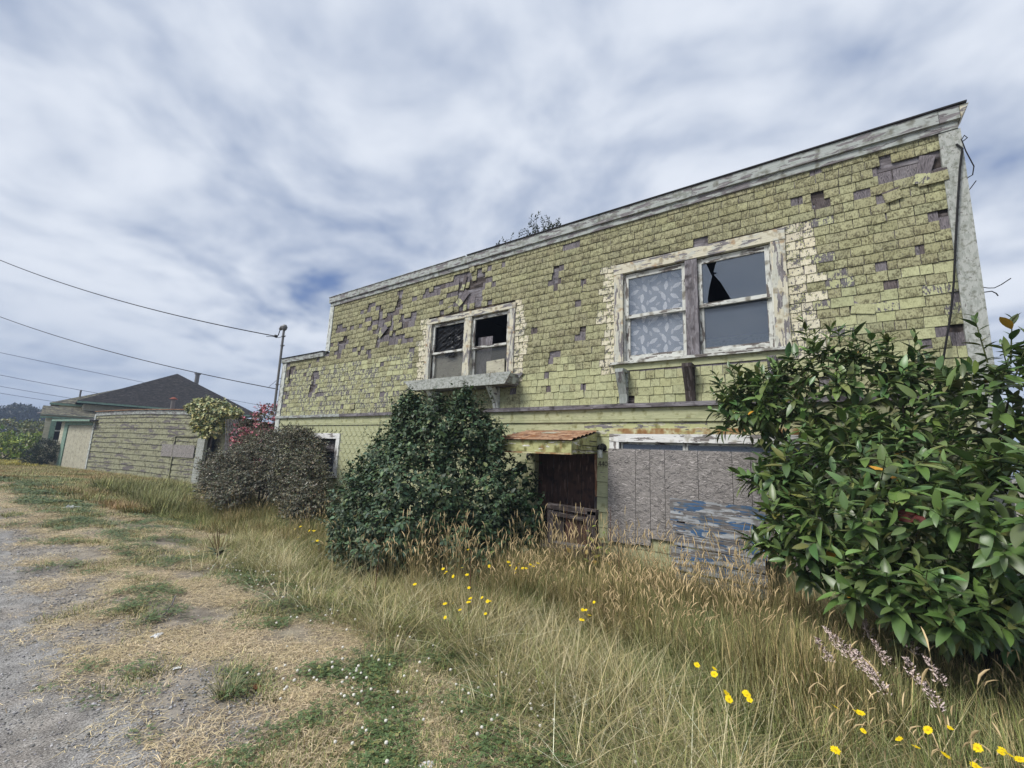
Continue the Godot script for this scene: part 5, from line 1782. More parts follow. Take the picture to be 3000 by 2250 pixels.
func build_grey_shrub():
	var t := thing("grey_shrub", "spreading grey brown small leaved shrub at the building's left corner", "shrub", Vector3.ZERO)
	var blobs := [[Vector3(-11.6, 1.15, 0.75), Vector3(1.2, 0.95, 0.75)], [Vector3(-12.7, 0.85, 1.3), Vector3(0.95, 0.65, 0.8)], [Vector3(-11.5, 1.55, 0.65), Vector3(0.9, 0.6, 0.5)], [Vector3(-10.7, 0.85, 0.75), Vector3(0.75, 0.7, 0.6)], [Vector3(-12.0, 0.5, 1.6), Vector3(1.2, 0.5, 0.6)], [Vector3(-10.40, 1.25, 0.60), Vector3(0.65, 0.45, 0.45)], [Vector3(-11.1, 1.80, 0.45), Vector3(0.75, 0.36, 0.35)], [Vector3(-10.5, 1.62, 0.40), Vector3(0.45, 0.25, 0.3)], [Vector3(-13.2, 0.95, 1.25), Vector3(0.7, 0.35, 0.6)], [Vector3(-12.4, 1.45, 0.95), Vector3(0.55, 0.28, 0.5)], [Vector3(-9.75, 0.85, 0.85), Vector3(0.70, 0.60, 0.5)], [Vector3(-9.2, 0.4, 1.2), Vector3(0.6, 0.5, 0.5)]]
	var stems := Shape.new()
	stems.col = Color(0.06, 0.05, 0.045)
	var xf := []
	for p in skin_points(blobs, 3600, 0.40, 1.5):
		# flat arching sprays
		var d: Vector3 = (p[1] * Vector3(1.0, 0.35, 1.0) + Vector3(0, 0.06, 0) + any_dir() * 0.35).normalized()
		xf.append_array(shoot(p[0] + d * 0.05, d, rnd(0.16, 0.46), 13, 0.055, 0.8, 0.1, stems, 0.0025))
	xf.append_array(fill_leaves(blobs, 12000, 0.065))
	var cols := PackedColorArray()
	for x in xf:
		var c := jitter(Color(0.108, 0.104, 0.060), 0.35)
		if rng.randf() < 0.30:
			c = jitter(Color(0.27, 0.26, 0.19), 0.2)
		cols.append(c)
	limbs(t, Vector3(-11.8, -0.3, 0.9), [Vector3(-12.1, 1.5, 0.7), Vector3(-12.9, 0.9, 1.3), Vector3(-10.9, 1.1, 0.8), Vector3(-11.6, 1.4, 0.9), Vector3(-12.2, 0.7, 1.6)], Color(0.05, 0.042, 0.04), 0.03)
	put("twigs", stems, M.twig, t)
	finish_leaves(t, xf, cols, [leaf_mesh(0.5, 0.2, 0.1, 3)], M.leaf, 0)

func build_vine():
	var t := thing("dark_vine", "dark green vine climbing beside the doorway left of the railing", "vine", Vector3.ZERO)
	var blobs := [[Vector3(-4.05, 1.05, 0.50), Vector3(0.32, 0.48, 0.28)], [Vector3(-3.80, 0.65, 0.62), Vector3(0.34, 0.45, 0.32)], [Vector3(-4.25, 0.35, 0.8), Vector3(0.5, 0.5, 0.4)], [Vector3(-3.62, 0.25, 0.75), Vector3(0.26, 0.45, 0.25)]]
	var stems := Shape.new()
	stems.col = Color(0.05, 0.045, 0.03)
	var xf := []
	for p in skin_points(blobs, 420, 0.3):
		var d: Vector3 = (p[1] + any_dir() * 0.5).normalized()
		xf.append_array(shoot(p[0], d, 0.12, 5, 0.085, 1.0, 0.55, stems, 0.002))
	for i in 26:
		var a := Vector3(-4.2 + rnd(-0.25, 0.35), 1.62 - i * 0.03, 0.10 + rnd(0, 0.1))
		xf.append_array(shoot(a, Vector3(rnd(-1, 1), -0.4, 0.6), 0.10, 3, 0.055, 1.0, 0.7, stems, 0.002))
	var cols := PackedColorArray()
	for x in xf:
		cols.append(jitter(Color(0.035, 0.068, 0.026), 0.25))
	put("stems", stems, M.twig, t)
	finish_leaves(t, xf, cols, [leaf_mesh(0.75, 0.25, 0.25, 4)], M.leaf, 0)
	# yellowing bramble by the foot of the wall
	var y := thing("yellow_bramble", "young yellowing bramble leaves at the foot of the green wall", "bramble", Vector3.ZERO)
	xf = []
	stems = Shape.new()
	stems.col = Color(0.12, 0.09, 0.04)
	for q in [Vector3(-2.62, 0.75, 0.75), Vector3(-2.72, 0.58, 0.85), Vector3(-2.50, 0.50, 0.9), Vector3(-2.85, 0.40, 0.95), Vector3(-2.6, 0.35, 1.0), Vector3(-2.45, 0.62, 0.8), Vector3(-2.78, 0.24, 1.05)]:
		xf.append_array(shoot(q, Vector3(rnd(-0.4, 0.4), 1, 0.3), rnd(0.3, 0.6), 6, 0.10, 1.0, 0.3, stems, 0.004))
	cols = PackedColorArray()
	for x in xf:
		cols.append(jitter([Color(0.26, 0.27, 0.05), Color(0.16, 0.20, 0.05), Color(0.36, 0.24, 0.06)][rng.randi() % 3], 0.15))
	put("stems", stems, M.twig, y)
	finish_leaves(y, xf, cols, [leaf_mesh(0.62, 0.25, 0.2, 4)], M.leaf, 60)

func build_left_plants():
	# cream variegated creeper over the shed corner
	var t := thing("variegated_creeper", "cream and yellow leaved creeper heaped over the shed corner", "creeper", Vector3.ZERO)
	var blobs := [[Vector3(-20.0, 2.95, -0.45), Vector3(1.0, 0.42, 0.55)], [Vector3(-19.2, 2.80, -0.65), Vector3(0.75, 0.45, 0.6)], [Vector3(-19.9, 2.5, -0.25), Vector3(0.6, 0.5, 0.3)], [Vector3(-18.9, 2.35, -0.5), Vector3(0.4, 0.5, 0.35)], [Vector3(-20.6, 3.05, -0.5), Vector3(0.5, 0.25, 0.4)], [Vector3(-18.3, 2.75, -0.7), Vector3(0.6, 0.22, 0.4)], [Vector3(-19.4, 2.1, -0.3), Vector3(0.35, 0.45, 0.22)], [Vector3(-21.2, 3.0, -0.35), Vector3(0.5, 0.16, 0.25)]]
	var stems := Shape.new()
	stems.col = Color(0.08, 0.06, 0.04)
	var xf := []
	for p in skin_points(blobs, 900, 0.3, 2.4, 0.6):
		xf.append_array(shoot(p[0], (p[1] + any_dir() * 0.4).normalized(), 0.16, 6, 0.12, 1.0, 0.3, stems, 0.004))
	xf.append_array(fill_leaves(blobs, 2500, 0.12))
	var cols := PackedColorArray()
	for x in xf:
		var k := rng.randf()
		cols.append(jitter(Color(0.46, 0.45, 0.22) if k < 0.45 else (Color(0.13, 0.17, 0.07) if k < 0.85 else Color(0.58, 0.53, 0.20)), 0.18))
	put("stems", stems, M.twig, t)
	finish_leaves(t, xf, cols, [leaf_mesh(0.75, 0.2, 0.15, 4)], M.leaf, 0)
	# pink flowering climber
	t = thing("pink_climber", "climber covered in pink blossom against the building's left corner", "climber", Vector3.ZERO)
	blobs = [[Vector3(-15.0, 2.35, -0.55), Vector3(0.80, 0.62, 0.5)], [Vector3(-14.5, 2.72, -0.8), Vector3(0.65, 0.46, 0.4)], [Vector3(-15.7, 1.95, -0.15), Vector3(0.5, 0.55, 0.4)], [Vector3(-15.1, 1.5, -0.2), Vector3(0.8, 0.8, 0.5)]]
	stems = Shape.new()
	stems.col = Color(0.10, 0.06, 0.04)
	xf = []
	cols = PackedColorArray()
	var px_ := []
	var pc := PackedColorArray()
	for p in skin_points(blobs, 1100, 0.3):
		var ls := shoot(p[0], (p[1] + any_dir() * 0.5).normalized(), 0.16, 6, 0.075, 0.9, 0.2, stems, 0.003)
		var pink: bool = rng.randf() < 0.55 and n_b.get_noise_3d(p[0].x * 2.0, p[0].y * 2.0, 3.0) > -0.15
		for x in ls:
			if pink and rng.randf() < 0.75:
				px_.append(x)
				pc.append(jitter(Color(0.55, 0.21, 0.25), 0.25))
			else:
				xf.append(x)
				cols.append(jitter(Color(0.075, 0.075, 0.035), 0.3))
	for i in 14:
		for x in shoot(Vector3(-14.1 + rnd(-0.5, 0.5), 3.05 + rnd(-0.1, 0.35), -0.9), Vector3(rnd(-0.5, 0.5), 1, 0), 0.45, 9, 0.055, 0.8, 0.2, stems, 0.004):
			xf.append(x)
			cols.append(jitter(Color(0.13, 0.10, 0.06), 0.3))
	put("stems", stems, M.twig, t)
	finish_leaves(t, xf, cols, [leaf_mesh(0.6, 0.2, 0.15, 3)], M.leaf, 0)
	var o := swarm("blossom", leaf_mesh(0.9, 0.3, 0.1, 3), M.petal, px_, pc, t)
	o.set_meta("label", "pink blossom")

func build_tree_behind():
	var t := thing("tree_behind", "sparse tree top showing over the parapet behind the building", "tree", Vector3(-11.1, 0, -9.4))
	var s := Shape.new()
	s.col = Color(0.055, 0.05, 0.045)
	s.tube(PackedVector3Array([Vector3(0, -0.3, 0), Vector3(0.05, 4.0, 0), Vector3(-0.1, 7.4, 0)]), PackedFloat32Array([0.28, 0.2, 0.13]), 8)
	put("trunk", s, M.twig, t)
	var b := Shape.new()
	b.col = Color(0.045, 0.042, 0.04)
	var stems := Shape.new()
	stems.col = Color(0.045, 0.042, 0.04)
	var xf := []
	for q in [[-1.75, 11.05, 0.5], [-1.15, 11.25, 0.35], [-0.75, 10.9, 0.4], [-0.35, 11.15, 0.45], [0.15, 11.25, 0.5], [0.75, 11.35, 0.42], [1.15, 12.0, 0.5], [1.45, 11.5, 0.4], [0.95, 11.3, 0.4], [2.1, 11.35, 0.3], [2.35, 11.6, 0.25], [-1.4, 10.6, 0.6], [-0.2, 10.6, 0.7], [0.9, 10.6, 0.6], [1.9, 10.6, 0.5], [0.3, 10.0, 0.8]]:
		var tip := Vector3(q[0] * 0.85, q[1] + 0.55, rnd(-0.3, 0.3))
		b.tube(PackedVector3Array([Vector3(-0.1, 7.2, 0), Vector3(q[0] * 0.55, 9.0, 0.1), tip]), PackedFloat32Array([0.07, 0.04, 0.008]), 5, false)
		for i in 14:
			var p := tip + Vector3(rnd(-0.9, 0.9), rnd(-1.2, 0.7), rnd(-0.6, 0.6)) * float(q[2])
			xf.append_array(shoot(p, Vector3(rnd(-0.6, 0.6), 1, rnd(-0.4, 0.4)), 0.42, 10, 0.16, 0.85, 0.15, stems, 0.007))
	var cols := PackedColorArray()
	for x in xf:
		cols.append(jitter(Color(0.065, 0.085, 0.04), 0.25))
	var cr := Node3D.new()
	cr.name = "crown"
	t.add_child(cr, true)
	put("limbs", b, M.twig, cr)
	put("twigs", stems, M.twig, cr)
	swarm("foliage", leaf_mesh(0.35, 0.2, 0.15, 3), M.leaf, xf, cols, cr)

func leafy_mass(t: Node3D, blobs: Array, count: int, size: float, col: Color, k: float, wide: float, up: float, alt: Color, alt_share: float):
	var xf := []
	var cols := PackedColorArray()
	for p in skin_points(blobs, count, 0.3):
		var c := jitter(col, k)
		if rng.randf() < alt_share:
			c = jitter(alt, k)
		for i in 5:
			var d: Vector3 = (p[1] * 0.7 + any_dir() + Vector3(0, up, 0)).normalized()
			xf.append(leaf_frame(p[0] + any_dir() * size * 0.8, d, p[1] + any_dir() * 0.5, size * rnd(0.7, 1.3)))
			cols.append(c)
	swarm("foliage", leaf_mesh(wide, 0.2, 0.15, 3), M.leaf, xf, cols, t)

func build_hedge():
	var t := thing("green_hedge", "round bright green hedge at the far left", "hedge", Vector3.ZERO)
	leafy_mass(t, [[Vector3(-41.5, 0.7, 3.3), Vector3(1.6, 1.1, 1.7)], [Vector3(-41.0, 0.6, 1.6), Vector3(1.4, 1.0, 1.2)], [Vector3(-41.5, 0.75, 5.6), Vector3(1.6, 1.0, 1.6)], [Vector3(-40.6, 0.3, 2.8), Vector3(1.2, 0.8, 1.8)]], 2600, 0.14, Color(0.24, 0.32, 0.06), 0.3, 0.5, 0.5, Color(0.07, 0.12, 0.03), 0.3)
	limbs(t, Vector3(-41.4, -0.2, 2.8), [Vector3(-41.5, 0.9, 3.3), Vector3(-41.0, 0.9, 1.6), Vector3(-41.4, 0.9, 4.8)], Color(0.05, 0.045, 0.03), 0.05)
	t = thing("dark_shrub", "dark needle leaved shrub by the corner of the cream garage", "shrub", Vector3.ZERO)
	leafy_mass(t, [[Vector3(-34.9, 0.65, 1.75), Vector3(0.5, 0.75, 0.42)], [Vector3(-34.9, 0.35, 2.15), Vector3(0.5, 0.5, 0.40)], [Vector3(-34.8, 0.8, 1.45), Vector3(0.4, 0.5, 0.3)]], 900, 0.11, Color(0.035, 0.05, 0.032), 0.25, 0.22, 0.9, Color(0.06, 0.075, 0.05), 0.2)
	t = thing("pale_shrub", "pale yellow green shrubs beyond the hedge under the dark trees", "shrub", Vector3.ZERO)
	leafy_mass(t, [[Vector3(-58.0, 1.6, 1.2), Vector3(1.5, 1.2, 1.6)], [Vector3(-57.0, 1.9, -0.4), Vector3(1.4, 0.9, 1.0)], [Vector3(-59.0, 2.1, 3.0), Vector3(1.5, 0.8, 1.2)]], 800, 0.20, Color(0.20, 0.21, 0.08), 0.25, 0.5, 0.5, Color(0.10, 0.13, 0.04), 0.3)
	# the dark trees on the skyline
	var trees := [["dark_tree", "broad dark evergreen on the skyline, right of the pair", Vector3(-148, 0, -9.6), [[Vector3(0, 5.6, 0.8), Vector3(3, 2.3, 3.4)], [Vector3(0, 6.6, 1.2), Vector3(2.5, 1.5, 2.2)], [Vector3(0, 5.0, -2.6), Vector3(2.2, 1.5, 2.2)], [Vector3(0, 4.6, 3.6), Vector3(2.2, 1.6, 2.0)], [Vector3(0, 6.0, -1.4), Vector3(2.0, 1.2, 1.6)]]], ["dark_tree", "dark evergreen cut by the left edge of the picture", Vector3(-150, 0, 0.0), [[Vector3(0, 6.2, -3.0), Vector3(3, 2.2, 3.0)], [Vector3(0, 7.2, -1.8), Vector3(2.4, 1.5, 2.4)], [Vector3(0, 6.0, 2.6), Vector3(3, 2.4, 3.2)], [Vector3(0, 4.4, -5.2), Vector3(2, 1.5, 2.0)]]]]
	for q in trees:
		t = thing(q[0], q[1], "tree", q[2], 0.0, "dark trees on the skyline")
		var s := Shape.new()
		s.col = Color(0.05, 0.045, 0.04)
		s.tube(PackedVector3Array([Vector3(0, -0.5, 0), Vector3(0, 3.0, 0.2), Vector3(0, 6.0, 0.4)]), PackedFloat32Array([0.55, 0.4, 0.2]), 7)
		for d in [-2.4, -1.0, 1.2, 2.6]:
			s.tube(PackedVector3Array([Vector3(0, 2.6, 0.2), Vector3(0, 4.4, d)]), PackedFloat32Array([0.2, 0.08]), 5)
		put("trunk", s, M.twig, t)
		var cr := Node3D.new()
		cr.name = "crown"
		t.add_child(cr, true)
		leafy_mass(cr, q[3], 1500, 0.42, Color(0.022, 0.032, 0.022), 0.3, 0.6, 0.4, Color(0.04, 0.05, 0.03), 0.2)
	# the low wooded rise they stand on
	t = thing("far_wood", "low dark wood along the horizon at the far left", "wood", Vector3.ZERO)
	t.set_meta("kind", "stuff")
	leafy_mass(t, [[Vector3(-152, 2.6, -7), Vector3(3, 2.4, 9)], [Vector3(-156, 2.2, -26), Vector3(4, 2.2, 14)], [Vector3(-156, 2.8, 12), Vector3(4, 2.8, 12)], [Vector3(-150, 2.4, 30), Vector3(4, 3.0, 12)]], 2600, 0.6, Color(0.022, 0.032, 0.024), 0.3, 0.6, 0.4, Color(0.04, 0.05, 0.03), 0.2)

# ------------------------------------------------------------------ grass
# one ribbon blade appended to s
func blade(s: Shape, root: Vector3, dir: Vector2, tall: float, lean: float, droop: float, wide: float, c0: Color, c1: Color, segs := 3):
	var d := Vector3(dir.x, 0, dir.y)
	var side := Vector3(-dir.y, 0, dir.x)
	var prev_l := root - side * wide * 0.5
	var prev_r := root + side * wide * 0.5
	for i in range(1, segs + 1):
		var t := float(i) / segs
		var out := lean * tall * t + droop * tall * t * t
		var up := tall * (t - 0.55 * (lean * 0.3 + droop) * t * t)
		var p := root + d * out + Vector3(0, up, 0)
		var w := wide * (1.0 - t * 0.85) * 0.5
		s.col = c0.lerp(c1, t)
		var nn := (Vector3.UP * 0.6 - d * 0.5).normalized()
		if i < segs:
			var l := p - side * w
			var r := p + side * w
			s.trin(prev_l, l, r, nn, nn, nn)
			s.trin(prev_l, r, prev_r, nn, nn, nn)
			prev_l = l
			prev_r = r
		else:
			s.trin(prev_l, p, prev_r, nn, nn, nn)

func tuft(seed_: int, blades: int, tall0: float, tall1: float, lean: float, droop: float, wide: float, radius: float, palette: Array) -> ArrayMesh:
	var keep := rng.state
	rng.seed = seed_
	var s := Shape.new()
	for i in blades:
		var a := rng.randf() * TAU
		var r := radius * sqrt(rng.randf())
		var c: Color = palette[rng.randi() % palette.size()]
		var f := exp(rng.randfn(0.0, 0.34))
		c = Color(c.r * f, c.g * f, c.b * f)
		var a2 := a + rng.randfn(0, 0.8)
		blade(s, Vector3(cos(a) * r, -0.01, sin(a) * r), Vector2(cos(a2), sin(a2)), rnd(tall0, tall1), absf(rng.randfn(0, lean)), absf(rng.randfn(0, droop)), wide * rnd(0.6, 1.9), c, c.lerp(Color(0.50, 0.43, 0.25), rnd(0.0, 0.45)))
	rng.state = keep
	return s.mesh()

# stalks with a plump seed head, leaning the same way
func stalks(seed_: int, count: int, tall0: float, tall1: float, head: float, fat: float, stem_c: Color, head_c: Color, nod: float) -> ArrayMesh:
	var keep := rng.state
	rng.seed = seed_
	var s := Shape.new()
	for i in count:
		var a := rng.randf() * TAU
		var root := Vector3(rnd(-0.09, 0.09), -0.01, rnd(-0.09, 0.09))
		var tall := rnd(tall0, tall1)
		var lean := Vector3(cos(a), 0, sin(a)) * tall * absf(rng.randfn(0.0, 0.22))
		var f := rnd(0.75, 1.2)
		s.col = Color(stem_c.r * f, stem_c.g * f, stem_c.b * f)
		var top := root + Vector3(0, tall, 0) + lean
		var mid := root + Vector3(0, tall * 0.55, 0) + lean * 0.35
		s.tube(PackedVector3Array([root, mid, top]), PackedFloat32Array([0.0016, 0.0013, 0.0009]), 3, false)
		s.col = Color(head_c.r * f, head_c.g * f, head_c.b * f)
		var hd := (top - mid).normalized()
		var out := Vector3(cos(a), 0, sin(a)) * nod * rnd(0.2, 1.2)
		var hl := head * rnd(0.7, 1.25)
		s.tube(PackedVector3Array([top - hd * 0.005, top + (hd + out * 0.4).normalized() * hl * 0.35, top + (hd + out).normalized() * hl * 0.75, top + (hd + out * 1.4).normalized() * hl]), PackedFloat32Array([fat * 0.3, fat, fat * 0.75, 0.0004]), 5, false)
	rng.state = keep
	return s.mesh()

func grass_edge(x: float) -> float:
	# front of the tall grass, measured from the wall
	var z := 3.0
	if x > -3.0:
		z = lerpf(3.0, 4.35, smoothstep(-2.2, 0.9, x))
	elif x < -5.0:
		z = lerpf(3.0, 2.55, smoothstep(-5.0, -9.0, x))
	if x < -10.0:
		z = lerpf(2.55, 3.2, smoothstep(-10.0, -19.0, x))
	return z + n_b.get_noise_2d(x * 0.7, 30.0) * 0.35

func field(called: String, label: String, category: String, meshes: Array, xf: Array, cols: PackedColorArray, mat_: Material):
	# spread the instances over the mesh variants: one part for each
	var t := thing(called, label, category)
	t.set_meta("kind", "stuff")
	for m in meshes.size():
		var a := []
		var c := PackedColorArray()
		for i in range(m, xf.size(), meshes.size()):
			a.append(xf[i])
			c.append(cols[i])
		if a.size():
			swarm("tufts", meshes[m], mat_, a, c, t)

func spot(x: float, z: float, s: float, sy: float) -> Transform3D:
	return Transform3D(Basis(Vector3.UP, rng.randf() * TAU).scaled_local(Vector3(s, sy, s)), Vector3(x, hill(x, z), z))

func in_house(x: float, z: float) -> bool:
	return x > -13.4 and x < 1.6 and z < 0.12

func build_grass():
	var green := Color(0.165, 0.205, 0.055)
	var olive := Color(0.235, 0.225, 0.080)
	var straw := Color(0.53, 0.43, 0.215)
	var tan := Color(0.38, 0.275, 0.145)
	var dark := Color(0.085, 0.100, 0.042)
	# ---- tall grass before the house
	var tall := []
	for k in 7:
		tall.append(tuft(100 + k, 46, 0.22, 0.58, 0.30, 0.38, 0.0048, 0.10, [green, olive, straw, dark, tan, green, Color(0.60, 0.53, 0.34), dark] if k % 2 else [green, olive, dark, straw, green, Color(0.19, 0.24, 0.07), dark]))
	var xf := []
	var cols := PackedColorArray()
	for i in 9000:
		var x := rnd(-14.5, 2.6)
		if rng.randf() < 0.45:
			x = rnd(-4.0, 2.4)
		var e := grass_edge(x)
		var z := rnd(0.12, e)
		if in_house(x, z):
			continue
		var t := (e - z)
		if t < 0.7 and rng.randf() > t / 0.7 + 0.12:
			continue
		var pa := n_b.get_noise_2d(x * 0.9, z * 0.9 + 60.0)
		var s := rnd(0.75, 1.2)
		var sy := s * lerpf(0.45, 1.15, smoothstep(0.0, 1.5, t)) * (1.0 + 0.55 * pa)
		xf.append(spot(x, z, s, sy))
		var f := rnd(0.8, 1.2)
		var dry := clampf(0.5 + pa * 1.4, 0.0, 1.0)
		cols.append(Color(f * lerpf(0.80, 1.15, dry), f * lerpf(1.0, 1.03, dry), f * lerpf(0.88, 1.0, dry)))
	field("tall_grass", "tall half dry grass between the verge and the building", "grass", tall, xf, cols, M.grass)
	# ---- seed heads
	var heads := []
	for k in 5:
		heads.append(stalks(200 + k, 6, 0.42, 0.72, 0.075, 0.0046, Color(0.34, 0.29, 0.14), Color(0.60, 0.47, 0.27), 0.55))
	xf = []
	cols = PackedColorArray()
	for i in 950:
		var x := rnd(-13.5, 2.4)
		if rng.randf() < 0.55:
			x = rnd(-3.6, 1.2)
		var e := grass_edge(x) - 0.4
		var z := rnd(0.25, maxf(e, 0.5))
		if n_b.get_noise_2d(x * 0.8 + 9.0, z * 0.8) < -0.12 or z > 2.3 and rng.randf() < 0.6:
			continue
		var s := rnd(0.75, 1.12)
		xf.append(spot(x, z, s, s * clampf(0.92 + 0.9 * n_b.get_noise_2d(x * 1.1 + 20.0, z * 1.1), 0.6, 1.45)))
		var f := rnd(0.75, 1.2)
		cols.append(Color(f, f * 0.97, f * 0.93))
	# long fallen stems at the front are drawn below
	# a dense stand before the boarded window and one under the green bush
	for i in 170:
		var x := rnd(-2.6, -0.3)
		var z := rnd(0.75, 2.4)
		if rng.randf() < 0.36:
			x = rnd(-5.3, -3.5)
			z = rnd(1.6, 2.9)
		xf.append(spot(x, z, rnd(0.8, 1.15), rnd(0.8, 1.5)))
		var f := rnd(0.8, 1.25)
		cols.append(Color(f * 1.0, f * 0.96, f * 0.92))
	# wispy tall stems close to the wall
	for i in 120:
		var x := rnd(-3.9, -0.2)
		xf.append(spot(x, rnd(0.35, 1.3), rnd(0.8, 1.1), rnd(0.95, 1.75)))
		var f := rnd(0.75, 1.15)
		cols.append(Color(f, f * 0.98, f * 0.93))
	field("seeding_grass", "tan seeding grass stalks rising above the green", "grass", heads, xf, cols, M.grass)
	# ---- flopped grass along the front edge
	var flop := []
	for k in 3:
		flop.append(tuft(340 + k, 12, 0.40, 0.75, 0.75, 0.55, 0.0028, 0.10, [Color(0.60, 0.53, 0.33), straw, olive]))
	for k in 6:
		flop.append(tuft(300 + k, 38, 0.16, 0.40, 0.55, 0.75, 0.0042, 0.12, [straw, olive, green, green, dark, Color(0.60, 0.53, 0.34), Color(0.19, 0.24, 0.07), olive]))
	xf = []
	cols = PackedColorArray()
	for i in 3400:
		var x := rnd(-9.0, 1.4)
		if rng.randf() < 0.5:
			x = rnd(-4.5, 1.0)
		var z := grass_edge(x) + rng.randfn(0.0, 0.42)
		if x > -1.0 and rng.randf() < 0.5:
			z = rnd(2.4, 4.5)
		if z > lane_edge(x) - 0.45 or n_b.get_noise_2d(x * 1.2 + 3.0, z * 1.2) < -0.22:
			continue
		var s := rnd(0.6, 1.1)
		xf.append(spot(x, z, s, s * rnd(0.6, 0.95)))
		var f := rnd(0.75, 1.2)
		cols.append(Color(f, f, f))
	field("flopped_grass", "pale flopped grass along the edge of the tall grass", "grass", flop, xf, cols, M.grass)
	# ---- low green turf and clover in patches on the verge
	var turf := []
	for k in 5:
		turf.append(tuft(400 + k, 40, 0.02, 0.075, 0.5, 0.5, 0.0045, 0.085, [green, Color(0.14, 0.20, 0.06), Color(0.17, 0.22, 0.07), dark, straw]))
	var clover := []
	for k in 4:
		clover.append(clover_mesh(450 + k))
	var cx := []
	var cc := PackedColorArray()
	xf = []
	cols = PackedColorArray()
	for i in 24000:
		var x := -0.4 - pow(rng.randf(), 1.5) * 24.0
		if rng.randf() < 0.2:
			x = rnd(-3.0, 1.2)
		var le := lane_edge(x)
		var z := rnd(2.2, le + 0.25)
		var g := green_mask(x, z)
		if rng.randf() > g:
			continue
		var s := rnd(0.7, 1.35) * (1.0 + smoothstep(-8.0, -20.0, x))
		var f := rnd(0.75, 1.25)
		if n_b.get_noise_2d(x * 1.3 + 70.0, z * 1.3) > -0.05:
			cx.append(spot(x, z, s, s))
			cc.append(Color(f, f, f))
		else:
			xf.append(spot(x, z, s, s * rnd(0.8, 1.4)))
			cols.append(Color(f, f, f))
	field("short_turf", "low green turf in patches on the verge", "grass", turf, xf, cols, M.grass)
	field("clover_patch", "green clover mats on the verge", "clover", clover, cx, cc, M.leaf)
	# ---- straw: dead blades lying on the ground
	var straws := []
	for k in 5:
		straws.append(straw_mesh(500 + k))
	xf = []
	cols = PackedColorArray()
	for i in 26000:
		var x := 0.3 - pow(rng.randf(), 1.5) * 26.0
		if rng.randf() < 0.25:
			x = rnd(-3.0, 1.5)
		var le := lane_edge(x)
		var z := rnd(2.2, le + 0.3)
		var d := n_a.get_noise_2d(x * 0.8 + 14.0, z * 1.2 + 5.0)
		if rng.randf() > clampf(0.50 + 2.6 * d, 0.03, 1.0) * smoothstep(le + 0.35, le - 0.5, z):
			continue
		xf.append(spot(x, z, rnd(0.7, 1.4) * (1.0 + 1.2 * smoothstep(-8.0, -20.0, x)), rnd(0.6, 1.3)))
		var f := rnd(0.75, 1.2)
		cols.append(Color(f, f * rnd(0.93, 1.0), f * rnd(0.8, 1.0)))
	field("dead_straw", "dead straw lying over the bare verge", "straw", straws, xf, cols, M.grass)
	# ---- the brown grass before the shed and garage
	var far := []
	for k in 4:
		far.append(tuft(600 + k, 60, 0.16, 0.40, 0.25, 0.3, 0.011, 0.30, [tan, straw, olive, Color(0.36, 0.25, 0.14), green] if k < 3 else [green, olive, dark]))
	xf = []
	cols = PackedColorArray()
	for i in 7000:
		var x := -13.3 - pow(rng.randf(), 1.2) * 30.0
		var z := rnd(-0.3, 5.2)
		var front := 1.0 + (z - 0.2) * 0.0
		if z > grass_edge(x) + 0.4 and x > -24.0:
			continue
		if x < -20.0 and z < 0.3 - (x + 20.9) * 0.142 - 0.9:
			continue
		var pa := n_b.get_noise_2d(x * 0.35, z * 0.6 + 90.0)
		var s := rnd(0.7, 1.15)
		xf.append(spot(x, z, s, s * rnd(0.5, 0.9) * front * (0.6 if x < -19.0 else 0.9)))
		var f := rnd(0.8, 1.2)
		cols.append(Color(f * (1.0 + 0.25 * pa), f * (1.0 - 0.1 * pa), f))
	field("brown_grass", "brown dry grass before the shed and garage", "grass", far, xf, cols, M.grass)
	# ---- greener weeds at the foot of the shed and grey shrub
	var weeds := []
	for k in 4:
		weeds.append(tuft(650 + k, 50, 0.3, 0.7, 0.3, 0.5, 0.012, 0.22, [Color(0.14, 0.17, 0.07), Color(0.20, 0.22, 0.10), green, olive]))
	xf = []
	cols = PackedColorArray()
	for i in 420:
		var x := rnd(-19.0, -12.6)
		var z := rnd(0.6, 2.6)
		xf.append(spot(x, z, rnd(0.7, 1.1), rnd(0.6, 1.05)))
		var f := rnd(0.8, 1.2)
		cols.append(Color(f, f, f))
	field("green_weeds", "green leafy weeds between the shed and the grey shrub", "weeds", weeds, xf, cols, M.grass)
	# ---- yellow ground cover by the hedge
	var yel := []
	yel.append(tuft(700, 50, 0.12, 0.3, 0.4, 0.3, 0.03, 0.3, [Color(0.50, 0.42, 0.06), Color(0.24, 0.26, 0.06), Color(0.40, 0.36, 0.08)]))
	xf = []
	cols = PackedColorArray()
	for i in 700:
		xf.append(spot(rnd(-39.5, -33.5), rnd(1.9, 6.5), rnd(0.7, 1.1), rnd(0.7, 1.1)))
		var f := rnd(0.7, 1.2)
		cols.append(Color(f, f, f))
	field("yellow_ground_cover", "yellow flowering ground cover before the green hedge", "ground cover", yel, xf, cols, M.grass)

func green_mask(x: float, z: float) -> float:
	var n := n_a.get_noise_2d(x * 0.75 + 40.0, z * 1.1 + 2.0)
	var le := lane_edge(x)
	var g := clampf((n - 0.03) * 6.0, 0.0, 1.0)
	# a green band runs along the verge towards the shed
	var band := 3.75 + 0.35 * sin(x * 0.35)
	g = maxf(g * 0.8, 0.98 * exp(-pow((z - band) / 0.45, 2.0)) * clampf(0.75 + n * 1.5, 0.0, 1.0) * smoothstep(-1.0, -3.0, x))
	if x > -2.6:
		g = maxf(g, 0.55)
	return g * smoothstep(le + 0.1, le - 0.7, z)

